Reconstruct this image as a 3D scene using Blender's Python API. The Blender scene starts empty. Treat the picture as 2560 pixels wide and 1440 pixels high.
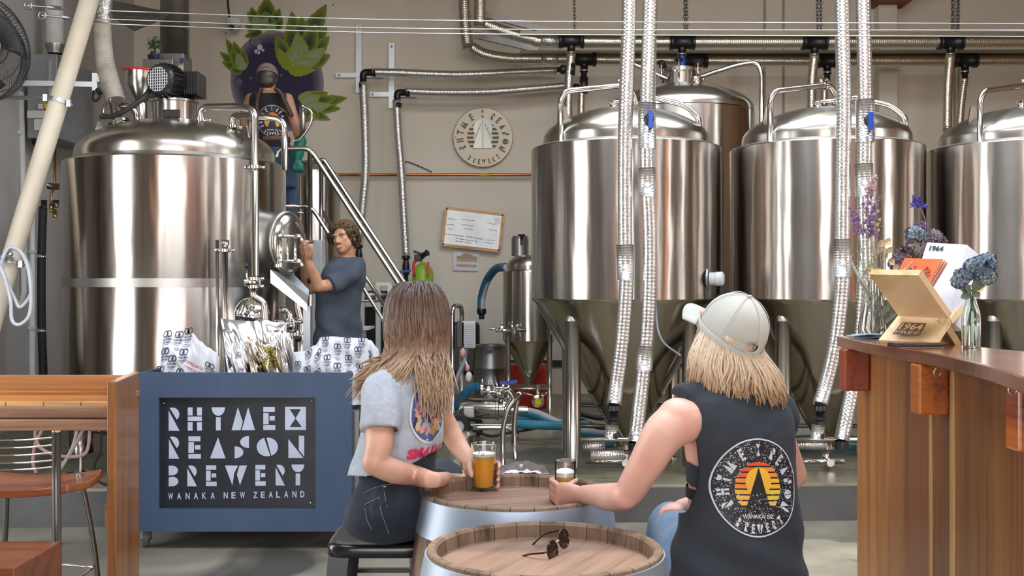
import bpy, bmesh, math, random
from mathutils import Vector, Matrix, noise
from mathutils.bvhtree import BVHTree
random.seed(7)
SC = bpy.context.scene
COL = SC.collection
PI = math.pi
FPX = 2754.0          # focal length in pixels of the 2560 wide frame
CAMZ = 1.61
# ---------------------------------------------------------------- camera, world, light, exposure
cam_d = bpy.data.cameras.new('camera'); cam = bpy.data.objects.new('camera', cam_d); COL.objects.link(cam)
cam.location = (0, 0, CAMZ); cam.rotation_euler = (PI/2, 0, 0)
cam_d.sensor_width = 36; cam_d.lens = 36*FPX/2560; cam_d.shift_y = -15/2560
cam_d.clip_start = .05; cam_d.clip_end = 200
cam_d.dof.use_dof = False; cam_d.dof.focus_distance = 4.6; cam_d.dof.aperture_fstop = 16
SC.camera = cam
SC.view_settings.view_transform = 'Standard'; SC.view_settings.look = 'None'
SC.view_settings.gamma = 1; SC.view_settings.exposure = 0.75; SC.view_settings.use_curve_mapping = False
W = bpy.data.worlds.new('world'); SC.world = W; W.use_nodes = True
nt = W.node_tree; nt.nodes.clear()
wo = nt.nodes.new('ShaderNodeOutputWorld'); bg = nt.nodes.new('ShaderNodeBackground')
tc = nt.nodes.new('ShaderNodeTexCoord'); sx = nt.nodes.new('ShaderNodeSeparateXYZ'); cr = nt.nodes.new('ShaderNodeValToRGB')
nt.links.new(tc.outputs['Generated'], sx.inputs[0]); nt.links.new(sx.outputs['Z'], cr.inputs[0])
cr.color_ramp.elements[0].position = 0.0; cr.color_ramp.elements[0].color = (1, .98, .95, 1)
cr.color_ramp.elements[1].position = .7; cr.color_ramp.elements[1].color = (.8, .88, 1, 1)
nt.links.new(cr.outputs[0], bg.inputs[0]); bg.inputs[1].default_value = 5.2
nt.links.new(bg.outputs[0], wo.inputs[0])
def portal(loc, rot, sx_, sy_):
    d = bpy.data.lights.new('daylight_opening', 'AREA'); d.shape = 'RECTANGLE'; d.size = sx_; d.size_y = sy_
    d.cycles.is_portal = True
    o = bpy.data.objects.new('daylight_opening', d); COL.objects.link(o); o.location = loc; o.rotation_euler = rot
portal((.3, -5.0, 2.5), (PI/2, 0, 0), 6.0, 5.0)
portal((-4.7, 4.6, 2.4), (PI/2, 0, -PI/2), 2.0, 3.8)
portal((1.0, 3.2, 5.68), (0, 0, 0), 7.0, 2.2)
portal((1.9, 7.6, 5.68), (0, 0, 0), 5.2, 2.0)
sun_d = bpy.data.lights.new('sun', 'SUN'); sun_d.energy = 1.5; sun_d.angle = .01; sun_d.color = (1, .93, .8)
sun = bpy.data.objects.new('sun', sun_d); COL.objects.link(sun); sun.rotation_euler = (math.radians(17), 0, math.radians(-165))

# ---------------------------------------------------------------- helpers
def P(px, py, d): return Vector(((px-1280)/FPX*d, d, CAMZ-(py-705)/FPX*d))
def V(*a): return Vector(a)
def catmull(pts, k=6, closed=False):
    pts = [Vector(p) for p in pts]
    if len(pts) < 3 or k <= 1: return pts
    out = []; n = len(pts)
    rng = range(n if closed else n-1)
    for i in rng:
        p1, p2 = pts[i], pts[(i+1) % n]
        p0 = pts[(i-1) % n] if closed or i > 0 else p1*2-p2
        p3 = pts[(i+2) % n] if closed or i+2 < n else p2*2-p1
        for j in range(k):
            t = j/k
            out.append(.5*((2*p1)+(p2-p0)*t+(2*p0-5*p1+4*p2-p3)*t*t+(3*p1-p0-3*p2+p3)*t**3))
    if not closed: out.append(pts[-1])
    return out
def lerpl(vals, n):                       # resample a list of floats/tuples to n entries
    out = []
    if any(isinstance(v, tuple) for v in vals): vals = [v if isinstance(v, tuple) else (v, v) for v in vals]
    for i in range(n):
        t = i/(n-1)*(len(vals)-1); j = min(int(t), len(vals)-2); f = t-j
        a, b = vals[j], vals[j+1]
        out.append(tuple(x+(y-x)*f for x, y in zip(a, b)) if isinstance(a, tuple) else a+(b-a)*f)
    return out
def fillet(pts, r, k=5):                  # polyline with rounded corners
    pts = [Vector(p) for p in pts]; out = [pts[0]]
    for i in range(1, len(pts)-1):
        a, b, c = pts[i-1], pts[i], pts[i+1]
        rr = min(r, (a-b).length*.45, (c-b).length*.45)
        p = b+(a-b).normalized()*rr; q = b+(c-b).normalized()*rr
        for j in range(k+1):
            t = j/k; out.append(p*(1-t)**2+b*2*t*(1-t)+q*t*t)
    out.append(pts[-1]); return out
class MB:
    def __init__(s): s.v = []; s.f = []; s.sm = []; s.uv = []; s.mi = []; s.cm = 0; s.col = None; s.cols = []
    def add(s, vs, fs, smooth=True, uvs=None, M=None):
        b = len(s.v)
        for v in vs: s.v.append((M @ Vector(v)) if M is not None else Vector(v))
        s.uv += uvs if uvs else [(0, 0)]*len(vs)
        s.cols += [s.col or (1, 1, 1)]*len(vs)
        for f in fs: s.f.append([b+i for i in f]); s.sm.append(smooth); s.mi.append(s.cm)
        return s
    def box(s, c, sz, M=None):
        x, y, z = sz[0]/2, sz[1]/2, sz[2]/2; c = Vector(c)
        vs = [Vector((i, j, k)) for k in (-z, z) for j in (-y, y) for i in (-x, x)]
        if M is not None: vs = [M @ v for v in vs]
        return s.add([c+v for v in vs], [(0, 2, 3, 1), (4, 5, 7, 6), (0, 1, 5, 4), (2, 6, 7, 3), (0, 4, 6, 2), (1, 3, 7, 5)], False)
    def bx(s, x0, x1, y0, y1, z0, z1): return s.box(((x0+x1)/2, (y0+y1)/2, (z0+z1)/2), (abs(x1-x0), abs(y1-y0), abs(z1-z0)))
    def bar(s, a, b, w, h, up=(0, 0, 1)):
        a, b = Vector(a), Vector(b); d = b-a; L = d.length; d.normalize(); u = Vector(up)
        if abs(d.dot(u)) > .99: u = Vector((0, 1, 0))
        x = d.cross(u).normalized(); z = x.cross(d)
        return s.box((a+b)/2, (w, L, h), Matrix((x, d, z)).transposed())
    def tube(s, pts, r, n=12, caps=True, smooth=True, closed=False, k=1, sq=None, up=None):
        pts = catmull(pts, k, closed) if k > 1 else [Vector(p) for p in pts]
        m = len(pts)
        R = lerpl(list(r), m) if isinstance(r, (list, tuple)) else [r]*m
        vs = []; uvs = []; L = 0; u = None; ring = m+1 if closed else m
        for i in range(m):
            if closed: d = pts[(i+1) % m]-pts[i-1]
            else: d = (pts[min(i+1, m-1)]-pts[max(i-1, 0)])
            if d.length < 1e-9: d = Vector((0, 0, 1))
            d.normalize()
            if u is None:
                u = Vector(up) if up else (Vector((0, 0, 1)) if abs(d.z) < .9 else Vector((0, 1, 0)))
            u = (u-d*u.dot(d))
            if u.length < 1e-6: u = d.orthogonal()
            u.normalize(); w = d.cross(u)
            if i: L += (pts[i]-pts[i-1]).length
            ra, rb = R[i] if isinstance(R[i], tuple) else (R[i], R[i])
            for j in range(n):
                a = 2*PI*j/n
                vs.append(pts[i]+u*math.cos(a)*ra+w*math.sin(a)*rb); uvs.append((L, j/n))
        fs = []
        for i in range(m if closed else m-1):
            i2 = (i+1) % m
            for j in range(n): fs.append((i*n+j, i2*n+j, i2*n+(j+1) % n, i*n+(j+1) % n)[::-1])
        s.add(vs, fs, smooth, uvs)
        if caps and not closed:
            b = len(s.v)-m*n
            s.f.append([b+j for j in range(n)]); s.f.append([b+(m-1)*n+j for j in range(n)][::-1])
            s.sm += [False]*2; s.mi += [s.cm]*2
        return s
    def cyl(s, a, b, r, r2=None, n=24): return s.tube([a, b], [r, r if r2 is None else r2], n)
    def lathe(s, prof, o=(0, 0, 0), n=48, axis=None, smooth=True, sc=(1, 1), a0=0, a1=2*PI):
        o = Vector(o); M = Matrix.Identity(3)
        if smooth and len(prof) > 2:               # crisp edge where the profile turns sharply
            q = [prof[0]]
            for i in range(1, len(prof)-1):
                a = (prof[i][0]-prof[i-1][0], prof[i][1]-prof[i-1][1]); b = (prof[i+1][0]-prof[i][0], prof[i+1][1]-prof[i][1])
                la, lb = math.hypot(*a), math.hypot(*b); q.append(prof[i])
                if la > 1e-9 and lb > 1e-9 and (a[0]*b[0]+a[1]*b[1])/(la*lb) < .8: q.append(None); q.append(prof[i])
            q.append(prof[-1])
            run = []
            for p in q+[None]:
                if p is None:
                    if len(run) > 1: s.lathe(run, o, n, axis, None, sc, a0, a1)
                    run = []
                else: run.append(p)
            return s
        if axis is not None: M = Vector((0, 0, 1)).rotation_difference(Vector(axis)).to_matrix()
        vs = []; uvs = []; L = 0; full = abs(a1-a0-2*PI) < 1e-6; nn = n if full else n+1
        for i, (r, z) in enumerate(prof):
            if i: L += math.hypot(r-prof[i-1][0], z-prof[i-1][1])
            for j in range(nn):
                a = a0+(a1-a0)*j/n
                vs.append(o+M @ Vector((r*math.cos(a)*sc[0], r*math.sin(a)*sc[1], z))); uvs.append((L, j/n))
        fs = []
        for i in range(len(prof)-1):
            for j in range(n): fs.append((i*nn+j, i*nn+(j+1) % nn, (i+1)*nn+(j+1) % nn, (i+1)*nn+j))
        return s.add(vs, fs, True, uvs)
    def sph(s, c, r, n=20, M=None):
        r = r if isinstance(r, (tuple, list)) else (r, r, r); c = Vector(c); m = n//2
        vs = [Vector((0, 0, r[2]))]; fs = []
        for i in range(1, m):
            for j in range(n):
                t = PI*i/m; a = 2*PI*j/n
                vs.append(Vector((r[0]*math.sin(t)*math.cos(a), r[1]*math.sin(t)*math.sin(a), r[2]*math.cos(t))))
        vs.append(Vector((0, 0, -r[2])))
        for j in range(n): fs.append((0, 1+j, 1+(j+1) % n))
        for i in range(m-2):
            for j in range(n):
                a = 1+i*n; fs.append((a+j, a+n+j, a+n+(j+1) % n, a+(j+1) % n))
        b = 1+(m-2)*n
        for j in range(n): fs.append((b+j, len(vs)-1, b+(j+1) % n))
        if M is not None: vs = [M @ v for v in vs]
        return s.add([c+v for v in vs], fs)
    def loft(s, secs, n=28, k=4, e=2.0):          # secs (cx,cy,cz,a,b,yaw): stacked ellipses, closed ends
        S = lerpl([tuple(map(float, q)) for q in secs], (len(secs)-1)*k+1) if k > 1 else secs
        if k > 1:                                  # smooth interpolation
            A = [Vector(q[:3]) for q in secs]; B = [Vector(q[3:6]) for q in secs]
            A2 = catmull(A, k); B2 = catmull(B, k); S = [tuple(a)+tuple(b) for a, b in zip(A2, B2)]
        vs = []
        for (cx, cy, cz, a, b, yaw) in S:
            for j in range(n):
                t = 2*PI*j/n; c_, s_ = math.cos(t), math.sin(t)
                x = a*math.copysign(abs(c_)**(2/e), c_); y = b*math.copysign(abs(s_)**(2/e), s_)
                vs.append((cx+x*math.cos(yaw)-y*math.sin(yaw), cy+x*math.sin(yaw)+y*math.cos(yaw), cz))
        m = len(S); fs = [(i*n+j, i*n+(j+1) % n, (i+1)*n+(j+1) % n, (i+1)*n+j) for i in range(m-1) for j in range(n)]
        fs.append(list(range(n))[::-1]); fs.append([(m-1)*n+j for j in range(n)])
        return s.add(vs, fs)
    def poly(s, pts, M=None, th=0.0):            # flat polygon(s) in local xy, optional thickness along local -z
        n = len(pts); A = 0
        for i in range(n): A += pts[i][0]*pts[(i+1) % n][1]-pts[(i+1) % n][0]*pts[i][1]
        if A < 0: pts = pts[::-1]
        vs = [Vector((p[0], p[1], 0)) for p in pts]; fs = [list(range(n))]
        if th:
            vs += [Vector((p[0], p[1], -th)) for p in pts]; fs.append([n+i for i in range(n)][::-1])
            fs += [(i, n+i, n+(i+1) % n, (i+1) % n) for i in range(n)]
        return s.add(vs, fs, False, None, M)
    def grid(s, fn, nu, nv, smooth=True, closed_u=False):
        vs = [fn(i/(nu-1 if not closed_u else nu), j/(nv-1)) for j in range(nv) for i in range(nu)]
        uvs = [(i/(nu-1), j/(nv-1)) for j in range(nv) for i in range(nu)]; fs = []
        for j in range(nv-1):
            for i in range(nu if closed_u else nu-1):
                i2 = (i+1) % nu; fs.append((j*nu+i, j*nu+i2, (j+1)*nu+i2, (j+1)*nu+i))
        return s.add(vs, fs, smooth, uvs)
    def mesh(s, name):
        me = bpy.data.meshes.new(name); me.from_pydata([tuple(v) for v in s.v], [], s.f)
        me.polygons.foreach_set('use_smooth', s.sm); me.polygons.foreach_set('material_index', s.mi)
        uv = me.uv_layers.new(name='UVMap'); li = [0]*len(me.loops); me.loops.foreach_get('vertex_index', li)
        flat = []
        for i in li: flat += s.uv[i]
        uv.data.foreach_set('uv', flat)
        if any(c != (1, 1, 1) for c in s.cols):
            ca = me.color_attributes.new('paint', 'FLOAT_COLOR', 'POINT'); fl = []
            for c in s.cols: fl += [c[0], c[1], c[2], 1]
            ca.data.foreach_set('color', fl)
        me.update(); return me
    def build(s, name, mat, parent=None, label=None, cat=None, group=None, kind=None, bevel=0, solid=0, subd=0, seg=2):
        me = s.mesh(name); o = bpy.data.objects.new(name, me); COL.objects.link(o)
        for m in (mat if isinstance(mat, (list, tuple)) else [mat]): me.materials.append(m)
        if solid:
            m = o.modifiers.new('thickness', 'SOLIDIFY'); m.thickness = solid; m.offset = -1
        if subd:
            m = o.modifiers.new('subdivision', 'SUBSURF'); m.levels = subd; m.render_levels = subd
        if bevel:
            m = o.modifiers.new('bevel', 'BEVEL'); m.width = bevel; m.segments = seg; m.limit_method = 'ANGLE'; m.angle_limit = .6
            m.harden_normals = False
        return adopt(o, parent, label, cat, group, kind)
def adopt(o, parent=None, label=None, cat=None, group=None, kind=None):
    if parent is not None:
        o.parent = parent
        top = parent
        T = Matrix.Identity(4)
        while top is not None:
            if top.type == 'EMPTY': T = Matrix.Translation(-top.location)
            top = top.parent
        if parent.type == 'EMPTY': o.matrix_parent_inverse = T
        elif parent.parent is None: pass
    if label: o['label'] = label
    if cat: o['category'] = cat
    if group: o['group'] = group
    if kind: o['kind'] = kind
    return o
def thing(name, label, cat, loc=(0, 0, 0), group=None):
    o = bpy.data.objects.new(name, None); COL.objects.link(o); o.location = loc; o.empty_display_size = .1
    return adopt(o, None, label, cat, group)
def dup(root, loc, label=None, rotz=None):
    r = root.copy(); COL.objects.link(r); r.location = loc
    if rotz is not None: r.rotation_euler = (0, 0, rotz)
    if label: r['label'] = label
    for ch in list(root.children):
        c = ch.copy(); COL.objects.link(c); c.parent = r; c.matrix_parent_inverse = ch.matrix_parent_inverse.copy()
        for g in list(ch.children):
            d = g.copy(); COL.objects.link(d); d.parent = c; d.matrix_parent_inverse = g.matrix_parent_inverse.copy()
    return r
def fuse(mb, name, mat, parent, voxel=.006, smooth=6, fac=.5, **kw):   # one continuous surface out of closed pieces
    me = mb.mesh('tmp'); o = bpy.data.objects.new('tmp', me); COL.objects.link(o)
    m = o.modifiers.new('r', 'REMESH'); m.mode = 'VOXEL'; m.voxel_size = voxel; m.use_smooth_shade = True
    if smooth:
        m = o.modifiers.new('s', 'SMOOTH'); m.iterations = smooth; m.factor = fac
    dg = bpy.context.evaluated_depsgraph_get(); dg.update()
    me2 = bpy.data.meshes.new_from_object(o.evaluated_get(dg)); me2.name = name
    bpy.data.objects.remove(o); bpy.data.meshes.remove(me)
    me2.materials.clear(); me2.materials.append(mat)
    me2.polygons.foreach_set('use_smooth', [True]*len(me2.polygons))
    ob = bpy.data.objects.new(name, me2); COL.objects.link(ob)
    return adopt(ob, parent, **kw)
def cutmesh(o, test):                       # delete faces whose centre satisfies test
    bm = bmesh.new(); bm.from_mesh(o.data)
    bmesh.ops.delete(bm, geom=[f for f in bm.faces if test(f.calc_center_median())], context='FACES')
    bv_ = [v for v in bm.verts if any(e.is_boundary for e in v.link_edges)]
    for _ in range(8):
        new = {}
        for v in bv_:
            nb = [e.other_vert(v) for e in v.link_edges if e.is_boundary]
            if len(nb) == 2: new[v] = (v.co*2+nb[0].co+nb[1].co)/4
        for v, c in new.items(): v.co = c
    bm.to_mesh(o.data); bm.free(); return o
def warp(o, fn):
    for v in o.data.vertices: v.co = fn(v.co.copy())
    o.data.update(); return o
# ---------------------------------------------------------------- materials
MATS = {}
def _new(name):
    m = bpy.data.materials.new(name); m.use_nodes = True; MATS[name] = m
    return m, m.node_tree, m.node_tree.nodes['Principled BSDF']
def _n(t, ty, **kw):
    n = t.nodes.new('ShaderNode'+ty)
    for k, v in kw.items():
        if k in n.inputs: n.inputs[k].default_value = v
        else: setattr(n, k, v)
    return n
def c4(c): return (c[0], c[1], c[2], 1)
def hexc(h):
    r = [int(h[i:i+2], 16)/255 for i in (0, 2, 4)]
    return tuple(x/12.92 if x <= .04045 else ((x+.055)/1.055)**2.4 for x in r)
def coord(t, sc=(1, 1, 1), kind='Object', rot=(0, 0, 0)):
    a = _n(t, 'TexCoord'); m = _n(t, 'Mapping'); m.inputs['Scale'].default_value = sc; m.inputs['Rotation'].default_value = rot
    t.links.new(a.outputs[kind], m.inputs[0]); return m.outputs[0]
def mat(name, col, rough=.5, metal=0, col2=None, sc=8, amt=1, bump=0, bsc=None, stretch=(1, 1, 1), spec=.5, detail=4, rvar=0, lo=.35, hi=.65, **kw):
    if name in MATS: return MATS[name]
    m, t, b = _new(name)
    col = hexc(col) if isinstance(col, str) else col
    col2 = hexc(col2) if isinstance(col2, str) else (col2 or tuple(c*.86 for c in col))
    b.inputs['Roughness'].default_value = rough; b.inputs['Metallic'].default_value = metal
    b.inputs['Specular IOR Level'].default_value = spec
    no = _n(t, 'TexNoise', Scale=sc, Detail=detail); t.links.new(coord(t, stretch), no.inputs['Vector'])
    r = _n(t, 'ValToRGB'); t.links.new(no.outputs[0], r.inputs[0])
    r.color_ramp.elements[0].position = lo; r.color_ramp.elements[1].position = hi
    r.color_ramp.elements[0].color = c4(col2); r.color_ramp.elements[1].color = c4(col)
    t.links.new(r.outputs[0], b.inputs['Base Color'])
    if rvar:
        mr = _n(t, 'MapRange'); mr.inputs[3].default_value = rough-rvar; mr.inputs[4].default_value = rough+rvar
        t.links.new(no.outputs[0], mr.inputs[0]); t.links.new(mr.outputs[0], b.inputs['Roughness'])
    if bump:
        n2 = _n(t, 'TexNoise', Scale=bsc or sc*4, Detail=3); t.links.new(coord(t, stretch), n2.inputs['Vector'])
        bp = _n(t, 'Bump', Strength=bump, Distance=.01); t.links.new(n2.outputs[0], bp.inputs['Height']); t.links.new(bp.outputs[0], b.inputs['Normal'])
    for k, v in kw.items(): b.inputs[k.replace('_', ' ')].default_value = v
    return m
def wood(name, c1, c2, axis=0, sc=3.0, rough=.45, dark=None, coat=0, bump=.15, rot=(0, 0, 0), band=9.0):
    if name in MATS: return MATS[name]
    m, t, b = _new(name); c1 = hexc(c1); c2 = hexc(c2); dk = hexc(dark) if dark else tuple(x*.55 for x in c2)
    s = [sc*4]*3; s[axis] = sc*.28
    v = coord(t, s, rot=rot)
    no = _n(t, 'TexNoise', Scale=1.0, Detail=6, Roughness=.6, Distortion=.6); t.links.new(v, no.inputs['Vector'])
    s2 = [sc*band*2]*3; s2[axis] = sc*.6
    fi = _n(t, 'TexNoise', Scale=2.0, Detail=4); t.links.new(coord(t, s2, rot=rot), fi.inputs['Vector'])
    mx = _n(t, 'Math', operation='MULTIPLY_ADD'); t.links.new(fi.outputs[0], mx.inputs[0]); mx.inputs[1].default_value = .35; t.links.new(no.outputs[0], mx.inputs[2])
    r = _n(t, 'ValToRGB'); t.links.new(mx.outputs[0], r.inputs[0]); e = r.color_ramp.elements
    e[0].position = .42; e[0].color = c4(dk); e[1].position = .95; e[1].color = c4(c1)
    x = e.new(.56); x.color = c4(c2); x = e.new(.72); x.color = c4(c1)
    t.links.new(r.outputs[0], b.inputs['Base Color']); b.inputs['Roughness'].default_value = rough
    b.inputs['Coat Weight'].default_value = coat; b.inputs['Coat Roughness'].default_value = .12
    bp = _n(t, 'Bump', Strength=bump, Distance=.004); t.links.new(fi.outputs[0], bp.inputs['Height']); t.links.new(bp.outputs[0], b.inputs['Normal'])
    return m
def steel(name, col=(.6, .58, .55), rough=.22, aniso=0.0, bump=.0, wav=0.0, tint=None):
    if name in MATS: return MATS[name]
    m, t, b = _new(name); b.inputs['Metallic'].default_value = 1; b.inputs['Base Color'].default_value = c4(col)
    b.inputs['Roughness'].default_value = rough
    no = _n(t, 'TexNoise', Scale=3, Detail=5); t.links.new(coord(t, (1, 1, .5)), no.inputs['Vector'])
    mr = _n(t, 'MapRange'); mr.inputs[3].default_value = rough*.8; mr.inputs[4].default_value = rough*1.25
    t.links.new(no.outputs[0], mr.inputs[0]); t.links.new(mr.outputs[0], b.inputs['Roughness'])
    if aniso:
        b.inputs['Anisotropic'].default_value = aniso; b.inputs['Anisotropic Rotation'].default_value = .25
        tg = _n(t, 'Tangent'); tg.direction_type = 'RADIAL'; tg.axis = 'Z'; t.links.new(tg.outputs[0], b.inputs['Tangent'])
    if wav or bump:
        n1 = _n(t, 'TexNoise', Scale=1.0, Detail=2); t.links.new(coord(t, (5, 5, .9)), n1.inputs['Vector'])
        bp = _n(t, 'Bump', Strength=max(wav, .001), Distance=.05); t.links.new(n1.outputs[0], bp.inputs['Height'])
        n2 = _n(t, 'TexNoise', Scale=1.0, Detail=3); t.links.new(coord(t, (30, 30, 240)), n2.inputs['Vector'])
        b2 = _n(t, 'Bump', Strength=max(bump, .001), Distance=.002); t.links.new(n2.outputs[0], b2.inputs['Height'])
        t.links.new(bp.outputs[0], b2.inputs['Normal']); t.links.new(b2.outputs[0], b.inputs['Normal'])
    return m
def foil(name, pitch=40., col=(.64, .63, .61), grid=True, crumple=.2):
    if name in MATS: return MATS[name]
    m, t, b = _new(name); b.inputs['Metallic'].default_value = .85; b.inputs['Roughness'].default_value = .24
    v = coord(t, (1, 1, 1), 'UV'); sp = _n(t, 'SeparateXYZ'); t.links.new(v, sp.inputs[0])
    def line(sock, f, w):
        a = _n(t, 'Math', operation='MULTIPLY'); t.links.new(sock, a.inputs[0]); a.inputs[1].default_value = f
        nz = _n(t, 'TexNoise', Scale=9); t.links.new(coord(t), nz.inputs['Vector'])
        ad = _n(t, 'Math', operation='MULTIPLY_ADD'); t.links.new(nz.outputs[0], ad.inputs[0]); ad.inputs[1].default_value = .9; t.links.new(a.outputs[0], ad.inputs[2])
        fr = _n(t, 'Math', operation='FRACT'); t.links.new(ad.outputs[0], fr.inputs[0])
        lt = _n(t, 'Math', operation='LESS_THAN'); t.links.new(fr.outputs[0], lt.inputs[0]); lt.inputs[1].default_value = w*.7
        return lt.outputs[0], fr.outputs[0]
    a, fa = line(sp.outputs[0], pitch, .12); g, fg = line(sp.outputs[1], 14., .07)
    mx = _n(t, 'Math', operation='MAXIMUM'); t.links.new(a, mx.inputs[0]); t.links.new(g, mx.inputs[1])
    cm = _n(t, 'Mix', data_type='RGBA'); t.links.new((mx if grid else a.node).outputs[0], cm.inputs['Factor'])
    cm.inputs['A'].default_value = c4(col); cm.inputs['B'].default_value = c4(tuple(c*.55 for c in col))
    t.links.new(cm.outputs['Result'], b.inputs['Base Color'])
    n2 = _n(t, 'TexNoise', Scale=30, Detail=4, Distortion=1.5); t.links.new(coord(t), n2.inputs['Vector'])
    b1 = _n(t, 'Bump', Strength=crumple, Distance=.012); t.links.new(n2.outputs[0], b1.inputs['Height'])
    sn = _n(t, 'Math', operation='PINGPONG'); t.links.new(fa, sn.inputs[0]); sn.inputs[1].default_value = .5
    b2 = _n(t, 'Bump', Strength=.35, Distance=.008); t.links.new(sn.outputs[0], b2.inputs['Height'])
    t.links.new(b1.outputs[0], b2.inputs['Normal']); t.links.new(b2.outputs[0], b.inputs['Normal'])
    return m
def glass(name, col=(1, 1, 1), rough=0.0, ior=1.45):
    if name in MATS: return MATS[name]
    m, t, b = _new(name); b.inputs['Base Color'].default_value = c4(col); b.inputs['Roughness'].default_value = rough
    b.inputs['Transmission Weight'].default_value = 1; b.inputs['IOR'].default_value = ior
    return m
def vpaint(name, rough=.8, noise_amt=.0):
    if name in MATS: return MATS[name]
    m, t, b = _new(name); a = _n(t, 'VertexColor'); a.layer_name = 'paint'
    t.links.new(a.outputs[0], b.inputs['Base Color']); b.inputs['Roughness'].default_value = rough
    return m
def emis(name, col, s):
    if name in MATS: return MATS[name]
    m, t, b = _new(name); b.inputs['Base Color'].default_value = c4(col); b.inputs['Emission Color'].default_value = c4(col); b.inputs['Emission Strength'].default_value = s
    return m
TANK = steel('brushed_tank_steel', (.47, .435, .40), .24, .92, .03, .12)
DOME = steel('satin_dome_steel', (.50, .47, .42), .27, .5, .1, .03)
CONE = steel('cone_steel', (.40, .355, .29), .13, .4, .03, .05)
STEEL = steel('tube_steel', (.55, .525, .48), .2)
SATIN = steel('satin_steel', (.42, .41, .39), .36)
POL = steel('polished_steel', (.78, .76, .73), .1)
DSTEEL = steel('dark_steel', (.2, .19, .18), .38)
ZINC = steel('galvanised_steel', (.62, .65, .68), .42)
BLACK = mat('black_plastic', (.012, .012, .013), .35)
BRUB = mat('black_rubber', (.02, .02, .02), .6)
WHITE = mat('white_plastic', (.78, .78, .76), .4)
FOIL = foil('foil_lagging', 42.); FOIL2 = foil('foil_lagging_fine', 60., (.7, .69, .67))
FOILD = foil('foil_lagging_old', 45., (.6, .56, .47))
BLUEP = mat('blue_handle', (.01, .07, .42), .35)
COPPER = steel('copper', (.5, .2, .09), .3)
GREY = mat('grey_paint_metal', (.3, .32, .34), .45, .3)
LGREY = mat('light_grey_plastic', (.55, .57, .58), .45)
REDP = mat('red_plastic', (.6, .03, .02), .4)
BHOSE = mat('blue_hose_rubber', (.03, .17, .3), .5, col2=(.02, .1, .19))
PVC = mat('cream_pipe_plastic', (.72, .66, .54), .42, col2=(.62, .55, .43), sc=3)
GLASS = glass('clear_glass')
# ---------------------------------------------------------------- stencil letters (unit height)
def arc(cx, cy, r, a0, a1, n=12, ry=None):
    ry = r if ry is None else ry
    return [(cx+r*math.cos(math.radians(a0+(a1-a0)*i/n)), cy+ry*math.sin(math.radians(a0+(a1-a0)*i/n))) for i in range(n+1)]
def rect(x0, y0, x1, y1): return [(x0, y0), (x1, y0), (x1, y1), (x0, y1)]
GL = {
 'R': (.5, [[(0, 0), (.5, 0), (0, .88)], [(.04, .99), (.19, 1)]+arc(.19, .71, .3, 85, -52, 12, .29)]),
 'H': (.64, [rect(0, 0, .22, .37), rect(.42, 0, .64, .37), rect(0, .41, .64, .61), rect(0, .65, .22, 1), rect(.42, .65, .64, 1)]),
 'Y': (.62, [arc(.31, 1, .31, 180, 360, 14, .37), rect(.2, 0, .42, .57)]),
 'M': (1.05, [[(0, 0), (.28, 1), (.5, .38), (.4, 0)], [(.45, 0), (.74, 1), (1.05, 0)]]),
 'E': (.52, [rect(0, .78, .5, 1), rect(0, .25, .23, .74), rect(.27, .41, .5, .61), rect(0, 0, .52, .21)]),
 'X': (.92, [[(0, 0), (0, 1), (.2, .9), (.46, .5), (.2, .12)], [(0, 1), (.92, 1), (.7, .9), (.2, .9)], [(.92, 1), (.92, 0), (.74, .12), (.46, .5), (.7, .9)], [(0, 0), (.2, .12), (.74, .12), (.92, 0)]]),
 'I': (.5, [[(.02, .98), (.48, .98), (.25, .58)], [(.02, .06), (.48, .06), (.25, .46)]]),
 'A': (.7, [[(0, 0), (.7, 0), (.36, .95)]]),
 'S': (.62, [[(.62, 1), (.62, .46)]+arc(.62, .73, .38, 270, 90, 12, .27)[1:-1], [(.0, 0), (.0, .54)]+arc(0, .27, .38, 90, -90, 12, .27)[1:-1]]),
 'O': (.92, [arc(.45, .5, .45, 105, 290, 14, .42), arc(.5, .5, .45, 98, -70, 14, .42)]),
 'N': (.7, [[(0, 0), (.66, 0), (0, .85)], [(.46, 1), (.7, 1), (.7, .05), (.46, .36)]]),
 'B': (.46, [[(0, 1)]+arc(.14, .77, .3, 85, -75, 12, .235)+[(0, .52)], [(0, 0), (0, .43)]+arc(.14, .24, .32, 85, -75, 12, .235)]),
 'W': (1.0, [[(0, .98), (.48, .98), (.6, .98), (.42, .62), (.34, .02)], [(.66, .98), (1.0, .98), (.68, .02), (.54, .55)]]),
}
def densify(pts, s):
    out = []
    for i in range(len(pts)):
        a, b = Vector((*pts[i], 0)), Vector((*pts[(i+1) % len(pts)], 0)); n = max(1, int((b-a).length/s))
        for j in range(n): q = a+(b-a)*j/n; out.append((q.x, q.y))
    return out
_tc = {}
def text2d(s, bold=0.0, res=2):
    key = (s, bold)
    if key not in _tc:
        c = bpy.data.curves.new('t', 'FONT'); c.body = s; c.resolution_u = res; c.offset = bold
        o = bpy.data.objects.new('t', c); COL.objects.link(o); dg = bpy.context.evaluated_depsgraph_get()
        me = bpy.data.meshes.new_from_object(o.evaluated_get(dg))
        vs = [(v.co.x, v.co.y) for v in me.vertices]; fs = [list(p.vertices) for p in me.polygons]
        x0 = min(v[0] for v in vs); x1 = max(v[0] for v in vs); y0 = min(v[1] for v in vs); y1 = max(v[1] for v in vs)
        vs = [((v[0]-x0)/(x1-x0), (v[1]-y0)/(y1-y0)) for v in vs]
        _tc[key] = (vs, fs); bpy.data.objects.remove(o); bpy.data.meshes.remove(me); bpy.data.curves.remove(c)
    return _tc[key]
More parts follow.
